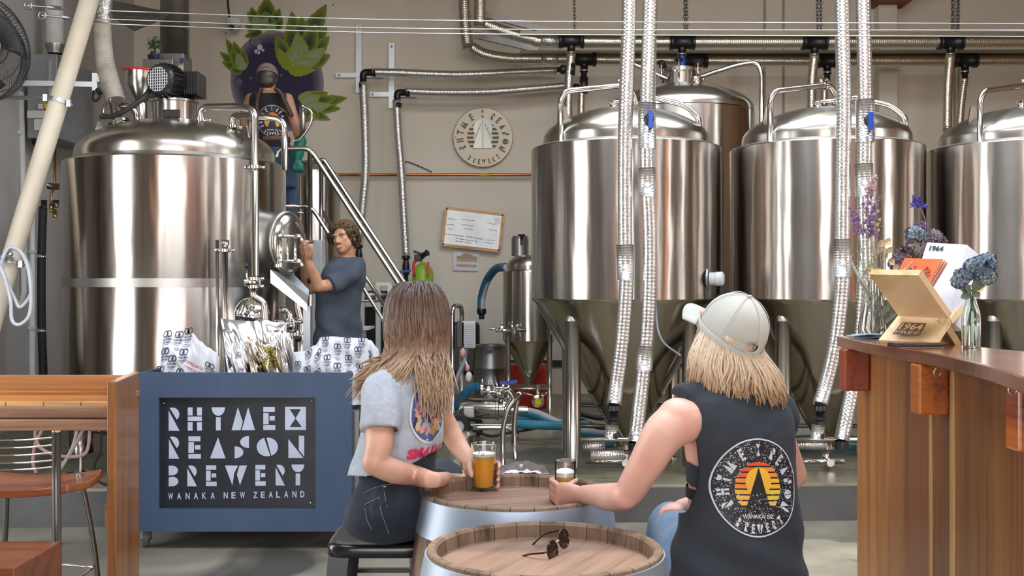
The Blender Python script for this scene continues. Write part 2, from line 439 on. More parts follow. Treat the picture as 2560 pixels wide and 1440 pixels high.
def put_text(mb, s, fn, x0, y0, x1, y1, bold=.01):      # text stretched into a box of local (u,v), mapped by fn
    vs, fs = text2d(s, bold)
    mb.add([fn(x0+(x1-x0)*u, y0+(y1-y0)*v) for u, v in vs], fs, False)
def put_poly(mb, pts, fn, tri=None):                    # polygon mapped by fn; finely cut where tri is given
    if tri is None:
        mb.add([fn(*p) for p in pts], [list(range(len(pts)))], False); return
    bm = bmesh.new(); f = bm.faces.new([bm.verts.new((p[0], p[1], 0)) for p in densify(pts, tri)])
    bmesh.ops.triangulate(bm, faces=[f])
    for _ in range(7):
        es = [e for e in bm.edges if e.calc_length() > tri*1.6]
        if not es: break
        bmesh.ops.subdivide_edges(bm, edges=es, cuts=1); bmesh.ops.triangulate(bm, faces=bm.faces[:])
    bm.verts.index_update()
    mb.add([fn(v.co.x, v.co.y) for v in bm.verts], [[v.index for v in f.verts] for f in bm.faces], False); bm.free()
def put_glyph(mb, ch, fn, x, y, h, sx=1.0, tri=None, w=None):
    gw, ps = GL[ch]; k = (w/gw) if w else h*sx
    for p in ps: put_poly(mb, [(x+a*k, y+b*h) for a, b in p], fn, tri)
def ring_glyph(mb, ch, fn, ang, rin, h, sx=.8, flip=False, tri=None):   # letter standing on a circle
    gw, ps = GL[ch]; a = math.radians(ang)
    for p in ps:
        q = []
        for u, v in p:
            u = (u-gw/2)*h*sx; v = v*h
            if not flip:
                r = rin+v; q.append((math.cos(a)*r+math.sin(a)*u, math.sin(a)*r-math.cos(a)*u))
            else:
                r = rin-v; q.append((math.cos(a)*r-math.sin(a)*u, math.sin(a)*r+math.cos(a)*u))
        put_poly(mb, q, fn, tri)
RING_TOP = list(zip('RHYMEIREASON', (207, 188, 168, 147, 120, 91, 64, 47, 28, 9, -11, -31)))
RING_BOT = list(zip('BREWERY', (237, 250, 261, 272, 285, 296, 308)))
# ---------------------------------------------------------------- setting
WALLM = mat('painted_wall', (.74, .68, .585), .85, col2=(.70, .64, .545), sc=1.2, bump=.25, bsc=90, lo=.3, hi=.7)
WALLG = mat('grey_painted_wall', (.33, .33, .33), .8, col2=(.29, .29, .29), sc=1.5, bump=.2, bsc=80)
DARKW = mat('stained_ply_wall', (.34, .19, .09), .5, col2=(.2, .1, .045), sc=2, stretch=(1, 1, .2))
CEILM = mat('ceiling_lining', (.42, .38, .3), .8)
def concrete(name, a, b, stain, sc, rough=.35, spec=.5):
    m, t, p = _new(name); v = coord(t)
    n1 = _n(t, 'TexNoise', Scale=sc, Detail=8, Roughness=.62, Distortion=.4); t.links.new(v, n1.inputs['Vector'])
    r = _n(t, 'ValToRGB'); t.links.new(n1.outputs[0], r.inputs[0]); e = r.color_ramp.elements
    e[0].position = .36; e[0].color = c4(b); e[1].position = .62; e[1].color = c4(a)
    n2 = _n(t, 'TexNoise', Scale=sc*.45, Detail=5, Distortion=1.2); t.links.new(v, n2.inputs['Vector'])
    r2 = _n(t, 'ValToRGB'); t.links.new(n2.outputs[0], r2.inputs[0]); r2.color_ramp.elements[0].position = .56; r2.color_ramp.elements[1].position = .62
    mx = _n(t, 'Mix', data_type='RGBA'); t.links.new(r2.outputs[0], mx.inputs['Factor']); t.links.new(r.outputs[0], mx.inputs['A']); mx.inputs['B'].default_value = c4(stain)
    t.links.new(mx.outputs['Result'], p.inputs['Base Color'])
    mr = _n(t, 'MapRange'); mr.inputs[3].default_value = rough-.15; mr.inputs[4].default_value = rough+.25
    t.links.new(n1.outputs[0], mr.inputs[0]); t.links.new(mr.outputs[0], p.inputs['Roughness'])
    n3 = _n(t, 'TexNoise', Scale=60, Detail=4); t.links.new(v, n3.inputs['Vector'])
    bp = _n(t, 'Bump', Strength=.12, Distance=.01); t.links.new(n3.outputs[0], bp.inputs['Height']); t.links.new(bp.outputs[0], p.inputs['Normal'])
    return m
FLOOR = concrete('polished_concrete', (.31, .28, .215), (.19, .172, .135), (.085, .078, .065), 1.4, .32)
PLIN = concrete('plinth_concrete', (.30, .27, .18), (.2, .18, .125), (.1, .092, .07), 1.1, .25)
def struct(name, mb, m, **kw): return mb.build(name, m, kind='structure', **kw)
struct('floor', MB().bx(-4.75, 7.1, -5.2, 13.6, -.1, 0), FLOOR)
struct('ground_outside', MB().bx(-25, 25, -40, -5.2, -.14, -.04), mat('gravel_yard', (.42, .4, .36), .9, sc=5))
pl = MB(); A = [(-4.6, 7.13), (-3.37, 7.22), (2.34, 7.44), (7, 7.62), (7, 13.4), (-4.6, 13.4)]
pl.poly(A, Matrix.Translation((0, 0, .25)), .26)
struct('trim_1', pl, PLIN, bevel=.012)
rs_ = MB(); rs_.poly([(A[i][0], A[i][1]-.004) for i in range(4)]+[(A[i][0], A[i][1]+.01) for i in (3, 2, 1, 0)], Matrix.Translation((0, 0, .232)), .232)  # slab added over the plinth face, colour darkened to offset frontal light
struct('trim_6', rs_, concrete('darkened_riser', (.115, .115, .112), (.08, .08, .078), (.05, .05, .05), 2.2, .5))
struct('wall_back', MB().bx(-4.75, 7.1, 13.4, 13.55, 0, 5.8), WALLM)
lw = MB(); wy0, wy1, wz0, wz1 = 3.6, 5.6, .4, 4.4
lw.bx(-4.75, -4.6, -5.2, wy0, 0, 5.8); lw.bx(-4.75, -4.6, wy1, 8.4, 0, 5.8); lw.bx(-4.75, -4.6, wy0, wy1, 0, wz0); lw.bx(-4.75, -4.6, wy0, wy1, wz1, 5.8)
lw2 = MB().bx(-4.75, -4.6, 8.4, 13.4, 0, 5.8)
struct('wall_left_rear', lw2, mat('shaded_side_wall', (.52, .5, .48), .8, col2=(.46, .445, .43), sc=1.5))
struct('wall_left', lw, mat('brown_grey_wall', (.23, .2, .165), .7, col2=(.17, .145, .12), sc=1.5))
rw = MB(); ys = [-5.2, -1.6, -1.1, 1.9, 2.3, 4.6, 5.3, 13.4]  # narrow open slots added, out of view, for bright bands mirrored in the tanks
for i in range(0, 8, 2): rw.bx(7, 7.1, ys[i], ys[i+1], 0, 5.8)
for i in (1, 3, 5): rw.bx(7, 7.1, ys[i], ys[i+1], 0, .5); rw.bx(7, 7.1, ys[i], ys[i+1], 4.6, 5.8)
struct('wall_right', rw, DARKW)
ps = MB()  # unseen posts added to give the tank reflections dark bands
for y in (-3.6, -.4, .8, 2.6, 6.6, 7.6): ps.bx(-4.6, -4.35, y-.16, y+.16, 0, 5.7)
for y in (-3.4, .2, 3.4, 6.2): ps.bx(6.75, 7, y-.2, y+.2, 0, 5.7)
struct('trim_5', ps, mat('reflection_post', (.05, .035, .025), .5))
fw = MB(); fw.bx(-4.75, -2.7, -5.2, -5.05, 0, 5.8); fw.bx(3.3, 7, -5.2, -5.05, 0, 5.8); fw.bx(-2.7, 3.3, -5.2, -5.05, 5.0, 5.8)
struct('wall_front', fw, DARKW)
ce = MB(); ce.bx(-4.75, 7.1, -5.2, 2.1, 5.7, 5.8); ce.bx(-4.75, 7.1, 4.3, 6.6, 5.7, 5.8); ce.bx(-4.75, 7.1, 8.6, 13.5, 5.7, 5.8)
for y in (2.1, 6.6): ce.bx(-4.75, -2.5 if y < 3 else -.7, y, y+2.2 if y < 3 else y+2.0, 5.7, 5.8); ce.bx(4.5, 7.1, y, y+2.2 if y < 3 else y+2.0, 5.7, 5.8)
struct('ceiling', ce, CEILM)
WF = mat('window_frame_paint', (.6, .6, .6), .5)
wf = MB()
for y in (wy0, 4.6, wy1): wf.bx(-4.72, -4.64, y-.03, y+.03, wz0, wz1)
for z in (wz0, wz1): wf.bx(-4.72, -4.64, wy0, wy1, z-.03, z+.03)
struct('window_1', wf, WF)
df = MB()
for x in (-2.7, -1.3, -.9, .5, 1.15, 2.6, 3.3): df.bx(x-.09, x+.09, -5.2, -5.08, 0, 5.0)
df.bx(-2.7, 3.3, -5.2, -5.08, 2.95, 3.03)
struct('door_1', df, mat('door_timber', (.3, .12, .05), .5))
# pilaster, corner duct, wall joints, coving
struct('trim_2', MB().bx(4.40, 4.62, 13.2, 13.4, .25, 5.2), WALLM, bevel=.01)
hb = MB(); hb.poly([(4.36, 4.75), (4.74, 4.75), (4.84, 4.9), (4.84, 5.7), (4.2, 5.7), (4.2, 4.9)], Matrix.Translation((0, 13.2, 0)) @ Matrix.Rotation(PI/2, 4, 'X'), .0)
hb = MB(); hb.bx(4.36, 4.72, 13.0, 13.39, 4.93, 5.02); hb.bx(4.3, 4.78, 12.9, 13.39, 5.02, 5.15); hb.bx(4.22, 4.86, 12.8, 13.39, 5.15, 5.7)
struct('trim_3', hb, mat('red_oxide_paint', (.22, .05, .03), .6))
jt = MB()
for x in (3.07, 3.3, 5.38, 5.43): jt.bx(x-.012, x+.012, 13.385, 13.402, .25, 5.7)
struct('trim_4', jt, mat('wall_joint', (.36, .33, .27), .8))
struct('baseboard_back', MB().bx(-4.6, 2.5, 13.37, 13.4, .58, .66), mat('black_coving', (.03, .03, .03), .6))
# ---- copper pipe, brackets, lagged wall pipes
ym = 13.3
cp = thing('copper_pipe', 'long copper water pipe running level along the cream back wall', 'pipe', P(1050, 437, ym))
MB().tube([P(560, 437, ym), P(1900, 437, ym)], .018, 12).build('pipe_run', COPPER, cp)
MB().tube([P(1198, 437, ym), P(1224, 437, ym)], .0205, 12).build('yellow_label', mat('yellow_tape', (.65, .5, .03), .5), cp, 'yellow marker label')
lead = MB().tube([P(1013, 432, 13.38), P(1013, 405, 13.38), P(1040, 412, 13.38), P(1080, 430, 13.38)], .006, 6, k=4)
lead.build('black_lead', BRUB, None, 'thin black lead looping out of the wall above the copper pipe', 'cable')
def lagged(name, label, pts, r, m, k=6, d=None, elbow=None, cat='pipe', end=None):
    t = thing(name, label, cat, pts[0])
    MB().tube(pts, r, 20, k=k).build('foil_lagging', m, t)
    return t
def angle_bracket(px, y0, y1, x0, x1, hy, lab):
    t = thing('pipe_bracket', lab, 'bracket', P(px, y1, 13.36))
    w = .07
    MB().bar(P(px, y0, 13.37), P(px, y1, 13.37), w, .02, (0, 1, 0)).build('upright_strap', ZINC, t)
    MB().bar(P(x0, hy, 13.36), P(x1, hy, 13.36), w*.8, .02, (0, 1, 0)).build('cross_strap', ZINC, t)
    b = MB()
    for q in (P(px, y0+8, 13.35), P(x0+8, hy, 13.34), P(x1-6, hy, 13.34)): b.cyl(q, q+V(0, -.02, 0), .012, n=8)
    b.build('bolt', DSTEEL, t)
angle_bracket(897, 62, 232, 840, 960, 188, 'galvanised cross bracket left behind the upper lagged pipe corner')
angle_bracket(979, 108, 270, 924, 1045, 236, 'galvanised cross bracket behind the lower lagged pipe corner')
def elbow(c, t, lab=None):
    m = MB(); m.tube(fillet([c+V(.13, 0, 0), c, c+V(0, 0, -.17)], .04), .042, 14)
    m.tube([c+V(.1, 0, 0), c+V(.15, 0, 0)], .052, 14); m.tube([c+V(0, 0, -.13), c+V(0, 0, -.18)], .052, 14)
    m.build('elbow', BLACK, t, 'black plastic elbow')
wd = 13.05
for (pts_h, pts_v, c, lab, yb, wv) in (
    ([P(930, 180, wd), P(1000, 182, wd), P(1150, 187, wd), P(1290, 180, wd), P(1392, 176, wd)],
     [P(908, 205, wd), P(912, 300, wd), P(914, 420, wd), P(908, 500, wd), P(897, 610, wd)], P(908, 181, wd), 'upper foil-lagged pipe that drops down the wall left of the other', (897, 612, 690), .052),
    ([P(1015, 228, wd), P(1100, 231, wd), P(1220, 230, wd), P(1330, 222, wd), P(1420, 214, wd)],
     [P(991, 250, wd), P(995, 330, wd), P(1003, 430, wd), P(1008, 520, wd), P(1015, 640, wd)], P(993, 231, wd), 'lower foil-lagged pipe dropping down the wall beside the round sign', (1015, 640, 690), .05)):
    t = thing('lagged_wall_pipe', lab, 'pipe', c)
    MB().tube(pts_h, .05, 20, k=6).build('level_run', FOIL2, t)
    MB().tube(pts_v, wv, 20, k=6).build('drop_run', FOIL2, t)
    elbow(c, t)
    x, a, b = yb
    m = MB().lathe([(.05, 0), (.05, -.03), (.03, -.05), (.045, -.12), (.045, -.2), (.025, -.24), (.035, -.38), (.0, -.38)], P(x, a, wd), 16)
    m.build('black_valve', BLACK, t)
    vv = MB().bar(P(x-14, a+40, wd-.05), P(x+12, a+36, wd-.05), .02, .03); vv.build('blue_lever', BLUEP, t)
# ---- overhead headers on trays
hd = 12.2
def drop_valve(x, y, d, lab, kind):
    """black tee on the header with a branch below"""
    t = thing('header_tee', lab, 'valve', P(x, y, d), 'black tee fittings on the two lagged headers')
    w = .135
    m = MB().tube([P(x, y, d)+V(-w, 0, 0), P(x, y, d)+V(w, 0, 0)], .076, 16)
    for s in (-1, 1): m.tube([P(x, y, d)+V(s*w*.72, 0, 0), P(x, y, d)+V(s*w*1.03, 0, 0)], .086, 16)
    m.tube([P(x, y, d), P(x, y, d)+V(0, 0, -.15)], .045, 14)
    m.build('tee_body', BLACK, t)
    MB().tube([P(x, y, d)+V(0, 0, -.12), P(x, y, d)+V(0, 0, -.15)], .05, 14).build('collar', STEEL, t)
    return t
for (y, z0) in ((104, hd), (150, hd+.55)):
    t = thing('lagged_header_pipe', 'foil-lagged header pipe, '+('upper and nearer of the pair' if y < 120 else 'lower and farther of the pair')+' below the steel trays', 'pipe', P(1400, y, z0))
    if y < 120:
        main = [P(1212, 60, z0), P(1260, 78, z0), P(1330, 98, z0), P(1400, 104, z0), P(1900, 106, z0), P(2700, 104, z0)]
        up = [P(1199, 66, z0), P(1200, 20, z0), P(1200, -80, z0)]
    else:
        main = [P(1180, 118, z0), P(1210, 135, z0), P(1270, 146, z0), P(1360, 147, z0), P(1900, 152, z0), P(2700, 150, z0)]
        up = [P(1170, 122, z0), P(1163, 60, z0), P(1158, -80, z0)]
    MB().tube(main, .066, 20, k=8).build('level_run', FOILD, t)
    MB().tube(up, .07, 20, k=4).build('riser', FOILD, t)
    MB().tube([P(1352, main[3].z and (102 if y < 120 else 147), z0), P(1395, 104 if y < 120 else 148, z0)], .072, 18).build('tape_band', FOIL2, t)
tr = thing('pipe_tray', 'long steel channel tray carrying the upper header pipe, hung on chains', 'tray', P(1800, 92, hd))
MB().bar(P(1300, 88, hd), P(2700, 90, hd), .22, .045, (0, 0, 1)).build('channel', mat('tray_paint', (.3, .27, .2), .5, .3), tr)
tr = thing('pipe_tray', 'steel channel tray above the lower header pipe near the wall', 'tray', P(1800, 135, hd+.55))
MB().bar(P(1300, 134, hd+.55), P(2700, 132, hd+.55), .2, .04, (0, 0, 1)).build('channel', MATS['tray_paint'], tr)
for (a, b, l) in (((1212, 36), (1372, 78), 'upper'), ((1188, 88), (1345, 124), 'lower')):
    MB().bar(P(a[0], a[1], 12.9), P(b[0], b[1], 12.9), .05, .07).build('slotted_brace', DSTEEL, None, 'dark slotted steel brace bar sloping to the headers, %s one' % l, 'brace', 'slotted brace bars')
chain_link = None
def chain(x, y1, d, lab, x2=None):
    t = None; m = MB(); L = .052; a = P(x, y1, d); b = P(x2 or x, -30, d); n = int((b-a).length/(L*.75)); dr = (b-a).normalized()
    for i in range(n):
        c = a+dr*(i*L*.75); s = i % 2
        u = V(1, 0, 0) if s else V(0, 1, 0)
        m.tube([c+dr*(math.cos(q)*L*.5)+u*(math.sin(q)*L*.28) for q in [j*PI/4 for j in range(8)]], .006, 5, closed=True)
    m.build('hanging_chain', DSTEEL, None, lab, 'chain', 'chains holding up the pipe trays')
for x, x2, l in ((1437, 1435, 'single steel chain holding the tray near its left end'), (1712, 1712, 'left chain of the pair above the rear tank'), (1718, 1716, 'right chain of the pair above the rear tank'),
              (2044, 2043, 'left chain of the pair between the foil risers'), (2052, 2052, 'right chain of the pair between the foil risers'), (2380, 2382, 'left chain of the pair at far right'), (2393, 2396, 'right chain of the pair at far right')):
    chain(x, 86, hd, l, x2)
TEES = [(1428, 102, hd), (1460, 148, hd+.5), (1705, 106, hd), (1738, 152, hd+.5), (2036, 107, hd), (2068, 153, hd+.5), (2376, 106, hd), (2412, 151, hd+.5)]
names = ['far left', 'second', 'third', 'fourth', 'fifth', 'sixth', 'seventh', 'eighth']
for i, (x, y, d) in enumerate(TEES):
    t = drop_valve(x, y, d, 'black plastic tee on the %s lagged header, %s of the tees from the left' % ('upper' if i % 2 == 0 else 'lower', names[i]), 0)
    yb = {0: 300, 1: 320, 2: 172, 3: 172, 4: 300, 5: 268, 6: 330, 7: 320}[i]
    if i in (2, 3):
        MB().lathe([(.04, -.12), (.04, -.3), (.02, -.32), (.03, -.36), (.03, -.4), (0, -.4)], P(x, y, d), 14).build('branch_nipple', BLUEP if i == 2 else BLACK, t, 'blue branch fitting' if i == 2 else None)
        continue
    off = 26 if i in (1, 5, 7) else 12
    ztop = P(x, y+off+20, d); pts = [P(x, y+off+20, d), P(x-6, (y+yb)/2, d), P(x-8 if i != 7 else x-14, yb, d)]
    MB().tube([P(x, y+8, d), P(x, y+off+26, d)], .035, 12).build('branch_nipple', BLACK, t)
    MB().tube(pts, .05 if i % 2 == 0 else .042, 16, k=6).build('branch_lagging', FOILD, t)
    if i in (0, 1):
        m = MB().tube([P(x, y+58 if i == 0 else y+45, d), P(x-2, y+86, d)], .05, 12); m.sph(P(x-20, y+72, d), .055, 12); m.tube([P(x-36, y+72, d), P(x, y+72, d)], .03, 10)
        m.build('branch_valve', BLACK, t)
# ---- round metal wall sign
SGN = V((1207-1280)/FPX*13.3, 13.36, CAMZ-(342-705)/FPX*13.3); sr = .357
sg = thing('round_wall_sign', 'round aged metal brewery sign with cut-out lettering on the back wall', 'sign', SGN)
MS = Matrix.Translation(SGN) @ Matrix.Rotation(PI/2, 4, 'X')
PATM = mat('patina_metal', (.52, .43, .33), .45, .35, col2=(.42, .44, .36), sc=4)
MB().lathe([(0, .02), (sr, .02), (sr, -.01), (0, -.01)], (0, 0, 0), 64).add([], []).build('disc', PATM, sg)
sg.children[0].data.transform(MS)
MB().tube([MS @ V(math.cos(a)*sr, math.sin(a)*sr, .01) for a in [i*PI/40 for i in range(80)]], .006, 6, closed=True).build('rim', COPPER, sg)
lm = MB(); fn = lambda u, v: MS @ V(u, v, .0235)
CUT = mat('sign_cutouts', (.17, .13, .08), .6)
for ch, a in RING_TOP: ring_glyph(lm, ch, fn, a, sr*.66, sr*.24, .85)
for ch, a in RING_BOT: ring_glyph(lm, ch, fn, a+0, sr*.92, sr*.17, .8, True)
def sun_stripes(mb, fn, r, gap, tri=None, cols=None, hole=None, half=.5):
    n = 7
    for i in range(n):
        y1 = r*(.86-i*.27); y0 = y1-r*.16
        for s in (-1, 1):
            xo = lambda y: math.sqrt(max(r*r-y*y, 0))
            xi = lambda y: max(math.sqrt(max(hole**2-(y-.0*r)**2, 0)), gap(y))
            pts = [(s*xi(y1), y1), (s*xo(y1), y1), (s*xo((y0+y1)/2), (y0+y1)/2), (s*xo(y0), y0), (s*xi(y0), y0)]
            if xo(y0)-xi(y0) < .004*r or xo(y1)-xi(y1) < .004*r: continue
            if cols: mb.cm = cols(i, s)
            put_poly(mb, pts, fn, tri)
sun_stripes(lm, fn, sr*.54, lambda y: sr*max(.02, .28-(y/sr+.35)*.35), hole=sr*.33)
lm.build('lettering', CUT, sg, 'dark cut-out letters')
fl = MB()
for s, c in ((-1, 0), (1, 1)):
    fl.poly([(s*.01*sr, .62*sr), (s*.02*sr, -.38*sr), (s*.34*sr, -.38*sr)], MS @ Matrix.Translation((0, 0, .04)), .012)
    fl.poly([(0, sr*.62)]+[(s*a, b) for a, b in arc(0, sr*.3, sr*.32, 88, -40, 12)], MS @ Matrix.Translation((0, 0, .03)), .008)
fl.build('tent_flaps', steel('dull_zinc', (.5, .5, .47), .5), sg)
bl = MB()
for a in (90, 180, 265, 350): bl.sph(MS @ V(math.cos(math.radians(a))*sr*.93, math.sin(math.radians(a))*sr*.93, .025), .008, 8)
bl.build('fixing_screw', POL, sg)
# ---- whiteboard and poster
wb = thing('whiteboard', 'tilted wood-framed whiteboard with handwriting on the back wall', 'whiteboard', P(1182, 573, 13.3))
cn = [P(1116, 520, 13.33), P(1258, 537, 13.33), P(1249, 628, 13.33), P(1106, 612, 13.33)]
def quadfn(c, off=0.0, bow=0.0):
    n = (c[1]-c[0]).cross(c[3]-c[0]).normalized()
    if n.y > 0: n = -n
    def f(u, v):      # u right, v up
        a = c[3].lerp(c[2], u); b = c[0].lerp(c[1], u); return a.lerp(b, v)+n*(off+bow*math.sin(u*PI)*math.sin(v*PI))
    return f
f0 = quadfn(cn, 0); f1 = quadfn(cn, .018); f2 = quadfn(cn, .0205)
wp = MB(); wp.add([f0(0, 0), f0(1, 0), f0(1, 1), f0(0, 1), f1(0, 0), f1(1, 0), f1(1, 1), f1(0, 1)], [(4, 5, 6, 7), (0, 3, 2, 1), (0, 1, 5, 4), (1, 2, 6, 5), (2, 3, 7, 6), (3, 0, 4, 7)], False)
wp.build('board_face', mat('glossy_white', (.75, .77, .8), .12), wb)
fr = MB()
for i in range(4): fr.bar(cn[i]+V(0, -.01, 0), cn[(i+1) % 4]+V(0, -.01, 0), .035, .026, (0, 1, 0))
fr.build('frame', wood('pine_frame', 'd9ab74', 'b98650', 0), wb)
ink = MB(); rs = random.Random(3)
for r_, (u0, u1, v, dens) in enumerate([(.05, .2, .72, 3), (.28, .52, .74, 4), (.75, .9, .72, 3), (.04, .16, .56, 4), (.06, .15, .45, 3), (.3, .5, .6, 5), (.34, .5, .5, 5), (.78, .92, .55, 3),
      (.02, .2, .3, 8), (.2, .36, .29, 8), (.38, .52, .29, 8), (.54, .7, .28, 7), (.74, .9, .27, 6), (.22, .36, .21, 8), (.38, .52, .2, 7), (.74, .88, .19, 5), (.22, .36, .14, 7), (.38, .5, .13, 5), (.55, .6, .2, 2)]):
    n = dens*4; pts = [f2(u0+(u1-u0)*i/n, v+rs.uniform(-.02, .02)) for i in range(n+1)]
    ink.tube(pts, .0022, 4)
ink.build('handwriting', mat('marker_ink', (.05, .05, .08), .5), wb)
sh = MB(); put_poly(sh, [(.84, .92), (.97, .9), (.95, .72), (.86, .76)], f2); sh.build('small_card', mat('card_white', (.85, .85, .85), .3), wb)
po = thing('wall_poster', 'small sun-faded paper poster taped under the whiteboard', 'poster', P(1164, 655, 13.38))
cq = [P(1133, 629, 13.38), P(1199, 631, 13.38), P(1196, 678, 13.38), P(1132, 676, 13.38)]; fq = quadfn(cq, .006); fr2 = quadfn(cq, .008)
MB().add([fq(0, 0), fq(1, 0), fq(1, 1), fq(0, 1)], [(0, 1, 2, 3)], False).build('sheet', mat('paper_white', (.72, .73, .75), .7), po, solid=.004)
pr = MB()
for i, (v0, v1) in enumerate(((.62, .78), (.48, .62), (.2, .34))):
    pr.cm = i % 3; put_poly(pr, [(.14, v0), (.92, v0), (.92, v1), (.14, v1)], fr2)
pr.cm = 0; put_poly(pr, arc(.53, .78, .22, 0, 180, 12, .14), fr2)
pr.build('printed_bands', [mat('pr_tan', (.5, .33, .22), .7), mat('pr_pinkgreen', (.5, .42, .34), .7), mat('pr_rose', (.55, .36, .32), .7)], po)
# ---- overhead wires
for i, (ya, yb_, s) in enumerate(((27, 84, 1), (48, 90, 1), (60, 96, 1))):
    m = MB().tube([P(270, ya, 6.5), P(1100, ya+24, 6.5), P(2700, 60+i*16, 6.9)], .003, 6, k=6)
    m.build('tension_wire', ZINC, None, 'thin straight steel wire crossing overhead, %s of the three' % ('topmost', 'middle', 'lowest')[i], 'wire', 'overhead tension wires')
# ---- security camera
scm = thing('security_camera', 'white dome security camera with a cable on the mural wall', 'camera', P(584, 66, 13.2))
c = P(584, 60, 13.2)
MB().lathe([(0, .06), (.09, .06), (.1, .03), (.1, 0), (.085, -.02), (.06, -.03)], c, 32).build('housing', WHITE, scm)
MB().sph(c+V(0, 0, -.02), (.078, .078, .085), 24).build('dome', mat('dome_grey', (.45, .43, .4), .15), scm)
MB().cyl(c+V(0, -.05, -.05), c+V(0, -.09, -.06), .032, n=20).build('lens', BLACK, scm)
MB().tube([c+V(-.05, .0, .05), P(572, 30, 13.3), P(570, 10, 13.3), P(566, -40, 13.3)], .012, 8, k=5).build('cable', BRUB, scm)
# ---- mural (spray paint on the wall)
mu = thing('hop_mural', 'spray-painted wall mural of green hop cones around a purple blob', 'mural', P(710, 160, 13.39))
def wallpt(px, py, off): q = P(px, py, 13.4); return V(q.x*(13.4-off)/13.4*13.4/(13.4-off), 13.4-off, q.z)
pa = MB(); pur = (.036, .03, .075)
def blob(cx, cy, rx, ry, col, edge, off, n=48, rings=8, shape=None):
    vs = []; cols = []
    fs = []
    for i in range(rings+1):
        t = i/rings
        for j in range(n):
            a = 2*PI*j/n; k = (shape(a) if shape else 1)*t
            vs.append(wallpt(cx+rx*k*math.cos(a), cy+ry*k*math.sin(a), off))
            q = 0 if t < .82 else (t-.82)/.18
            cols.append(tuple(c_+(e-c_)*q for c_, e in zip(col, edge)))
    for i in range(rings):
        for j in range(n): fs.append((i*n+j, i*n+(j+1) % n, (i+1)*n+(j+1) % n, (i+1)*n+j))
    b = len(pa.v); pa.add(vs, fs, False); pa.cols[b:] = cols
wallc = (.55, .49, .43)
blob(693, 205, 112, 132, pur, (.3, .24, .34), .004, shape=lambda a: 1+.05*math.sin(2*a+1))
blob(640, 105, 18, 12, (.16, .15, .24), pur, .006, 20, 4); blob(596, 205, 12, 10, (.13, .12, .2), pur, .006, 16, 4)
for (x, y, r) in ((650, 119, 7), (641, 129, 5), (647, 132, 4), (658, 126, 3.5)): blob(x, y, r, r*1.1, (.62, .6, .66), (.5, .47, .55), .007, 14, 3)
def petal(x0, y0, x1, y1, w, c0, c1, off, bend=.0):
    """leaf from base (x0,y0) to tip (x1,y1); darker green core inside, bright rim"""
    n = 14; dx, dy = x1-x0, y1-y0; L = math.hypot(dx, dy); ux, uy = dx/L, dy/L; vs = []; cols = []; fs = []
    for i in range(n+1):
        t = i/n; ww = w*math.sin(PI*min(1, t**.75*.96+.03))**.8*(1-.15*t); bx_ = bend*L*math.sin(t*PI/2)
        for j, s in enumerate((-1, -.8, -.45, 0, .45, .8, 1)):
            wob = 1+.08*math.sin(i*2.3+j)*(abs(s) == 1)
            vs.append(wallpt(x0+ux*L*t-uy*(ww*s*wob+bx_), y0+uy*L*t+ux*(ww*s*wob+bx_), off))
            q = min(1, max(0, (1-abs(s))*1.5))*(.35+.65*math.sin(PI*min(1, t+.12)))
            cols.append(tuple(b_+(a_-b_)*q for a_, b_ in zip(c0, c1)))
    for i in range(n):
        for j in range(6): a = i*7+j; fs.append((a, a+1, a+8, a+7))
    b = len(pa.v); pa.add(vs, fs, False); pa.cols[b:] = cols
LG = (.27, .32, .03); DG = (.022, .06, .032); PG = (.28, .36, .27)
k = [.005]
def pet(x0, y0, x1, y1, w, core=DG, rim=LG, bend=0): k[0] += .0003; petal(x0, y0, x1, y1, w, core, rim, k[0], bend)
# top-left cone
for a in ((655, 70, 618, 30, 16), (665, 60, 668, -6, 26), (680, 70, 700, 22, 16), (650, 85, 612, 60, 14), (690, 75, 706, 45, 12), (640, 60, 628, 18, 14), (650, 72, 634, 40, 18, PG), (672, 75, 662, 28, 22, DG), (655, 80, 612, 92, 13, DG), (668, 80, 690, 60, 16, PG), (655, 66, 670, 44, 12, PG)): pet(*a)
# left cone
for a in ((602, 175, 550, 130, 14), (605, 175, 556, 155, 14), (604, 172, 566, 98, 15), (608, 172, 585, 104, 16), (612, 172, 608, 122, 12), (606, 178, 575, 170, 14), (608, 175, 578, 124, 18, DG), (608, 176, 592, 132, 14, PG), (610, 176, 600, 150, 14, PG)): pet(*a)
# big right cone
for a in ((740, 120, 730, 30, 24), (760, 110, 816, 12, 26), (750, 120, 755, 40, 22, DG), (770, 130, 818, 66, 22), (770, 150, 824, 92, 22, DG), (775, 160, 826, 138, 20), (740, 130, 722, 60, 26, DG), (760, 140, 790, 60, 26, DG), (755, 150, 742, 84, 24, PG), (765, 160, 812, 120, 20, PG),
          (725, 170, 690, 88, 22, DG), (722, 176, 758, 98, 26, PG), (722, 176, 800, 150, 20, PG), (724, 176, 696, 120, 15, LG, LG), (722, 178, 790, 175, 16, LG, LG), (735, 150, 745, 120, 14, PG)): pet(*a)
# lower right cone
for a in ((760, 262, 775, 228, 22, PG), (765, 258, 820, 232, 22, DG), (775, 262, 868, 245, 18), (775, 268, 852, 272, 16), (765, 275, 826, 300, 14), (768, 262, 840, 245, 20, DG), (755, 266, 800, 240, 22, PG), (760, 275, 830, 262, 16, PG), (765, 285, 800, 290, 18, DG), (775, 285, 790, 300, 10, LG)): pet(*a)
for (x, y) in ((833, 13), (565, 84), (628, 196), (704, 189), (808, 230)): blob(x, y, 2.6, 2.6, LG, LG, .012, 8, 2)
pa.build('paint', vpaint('mural_paint', .85), mu)

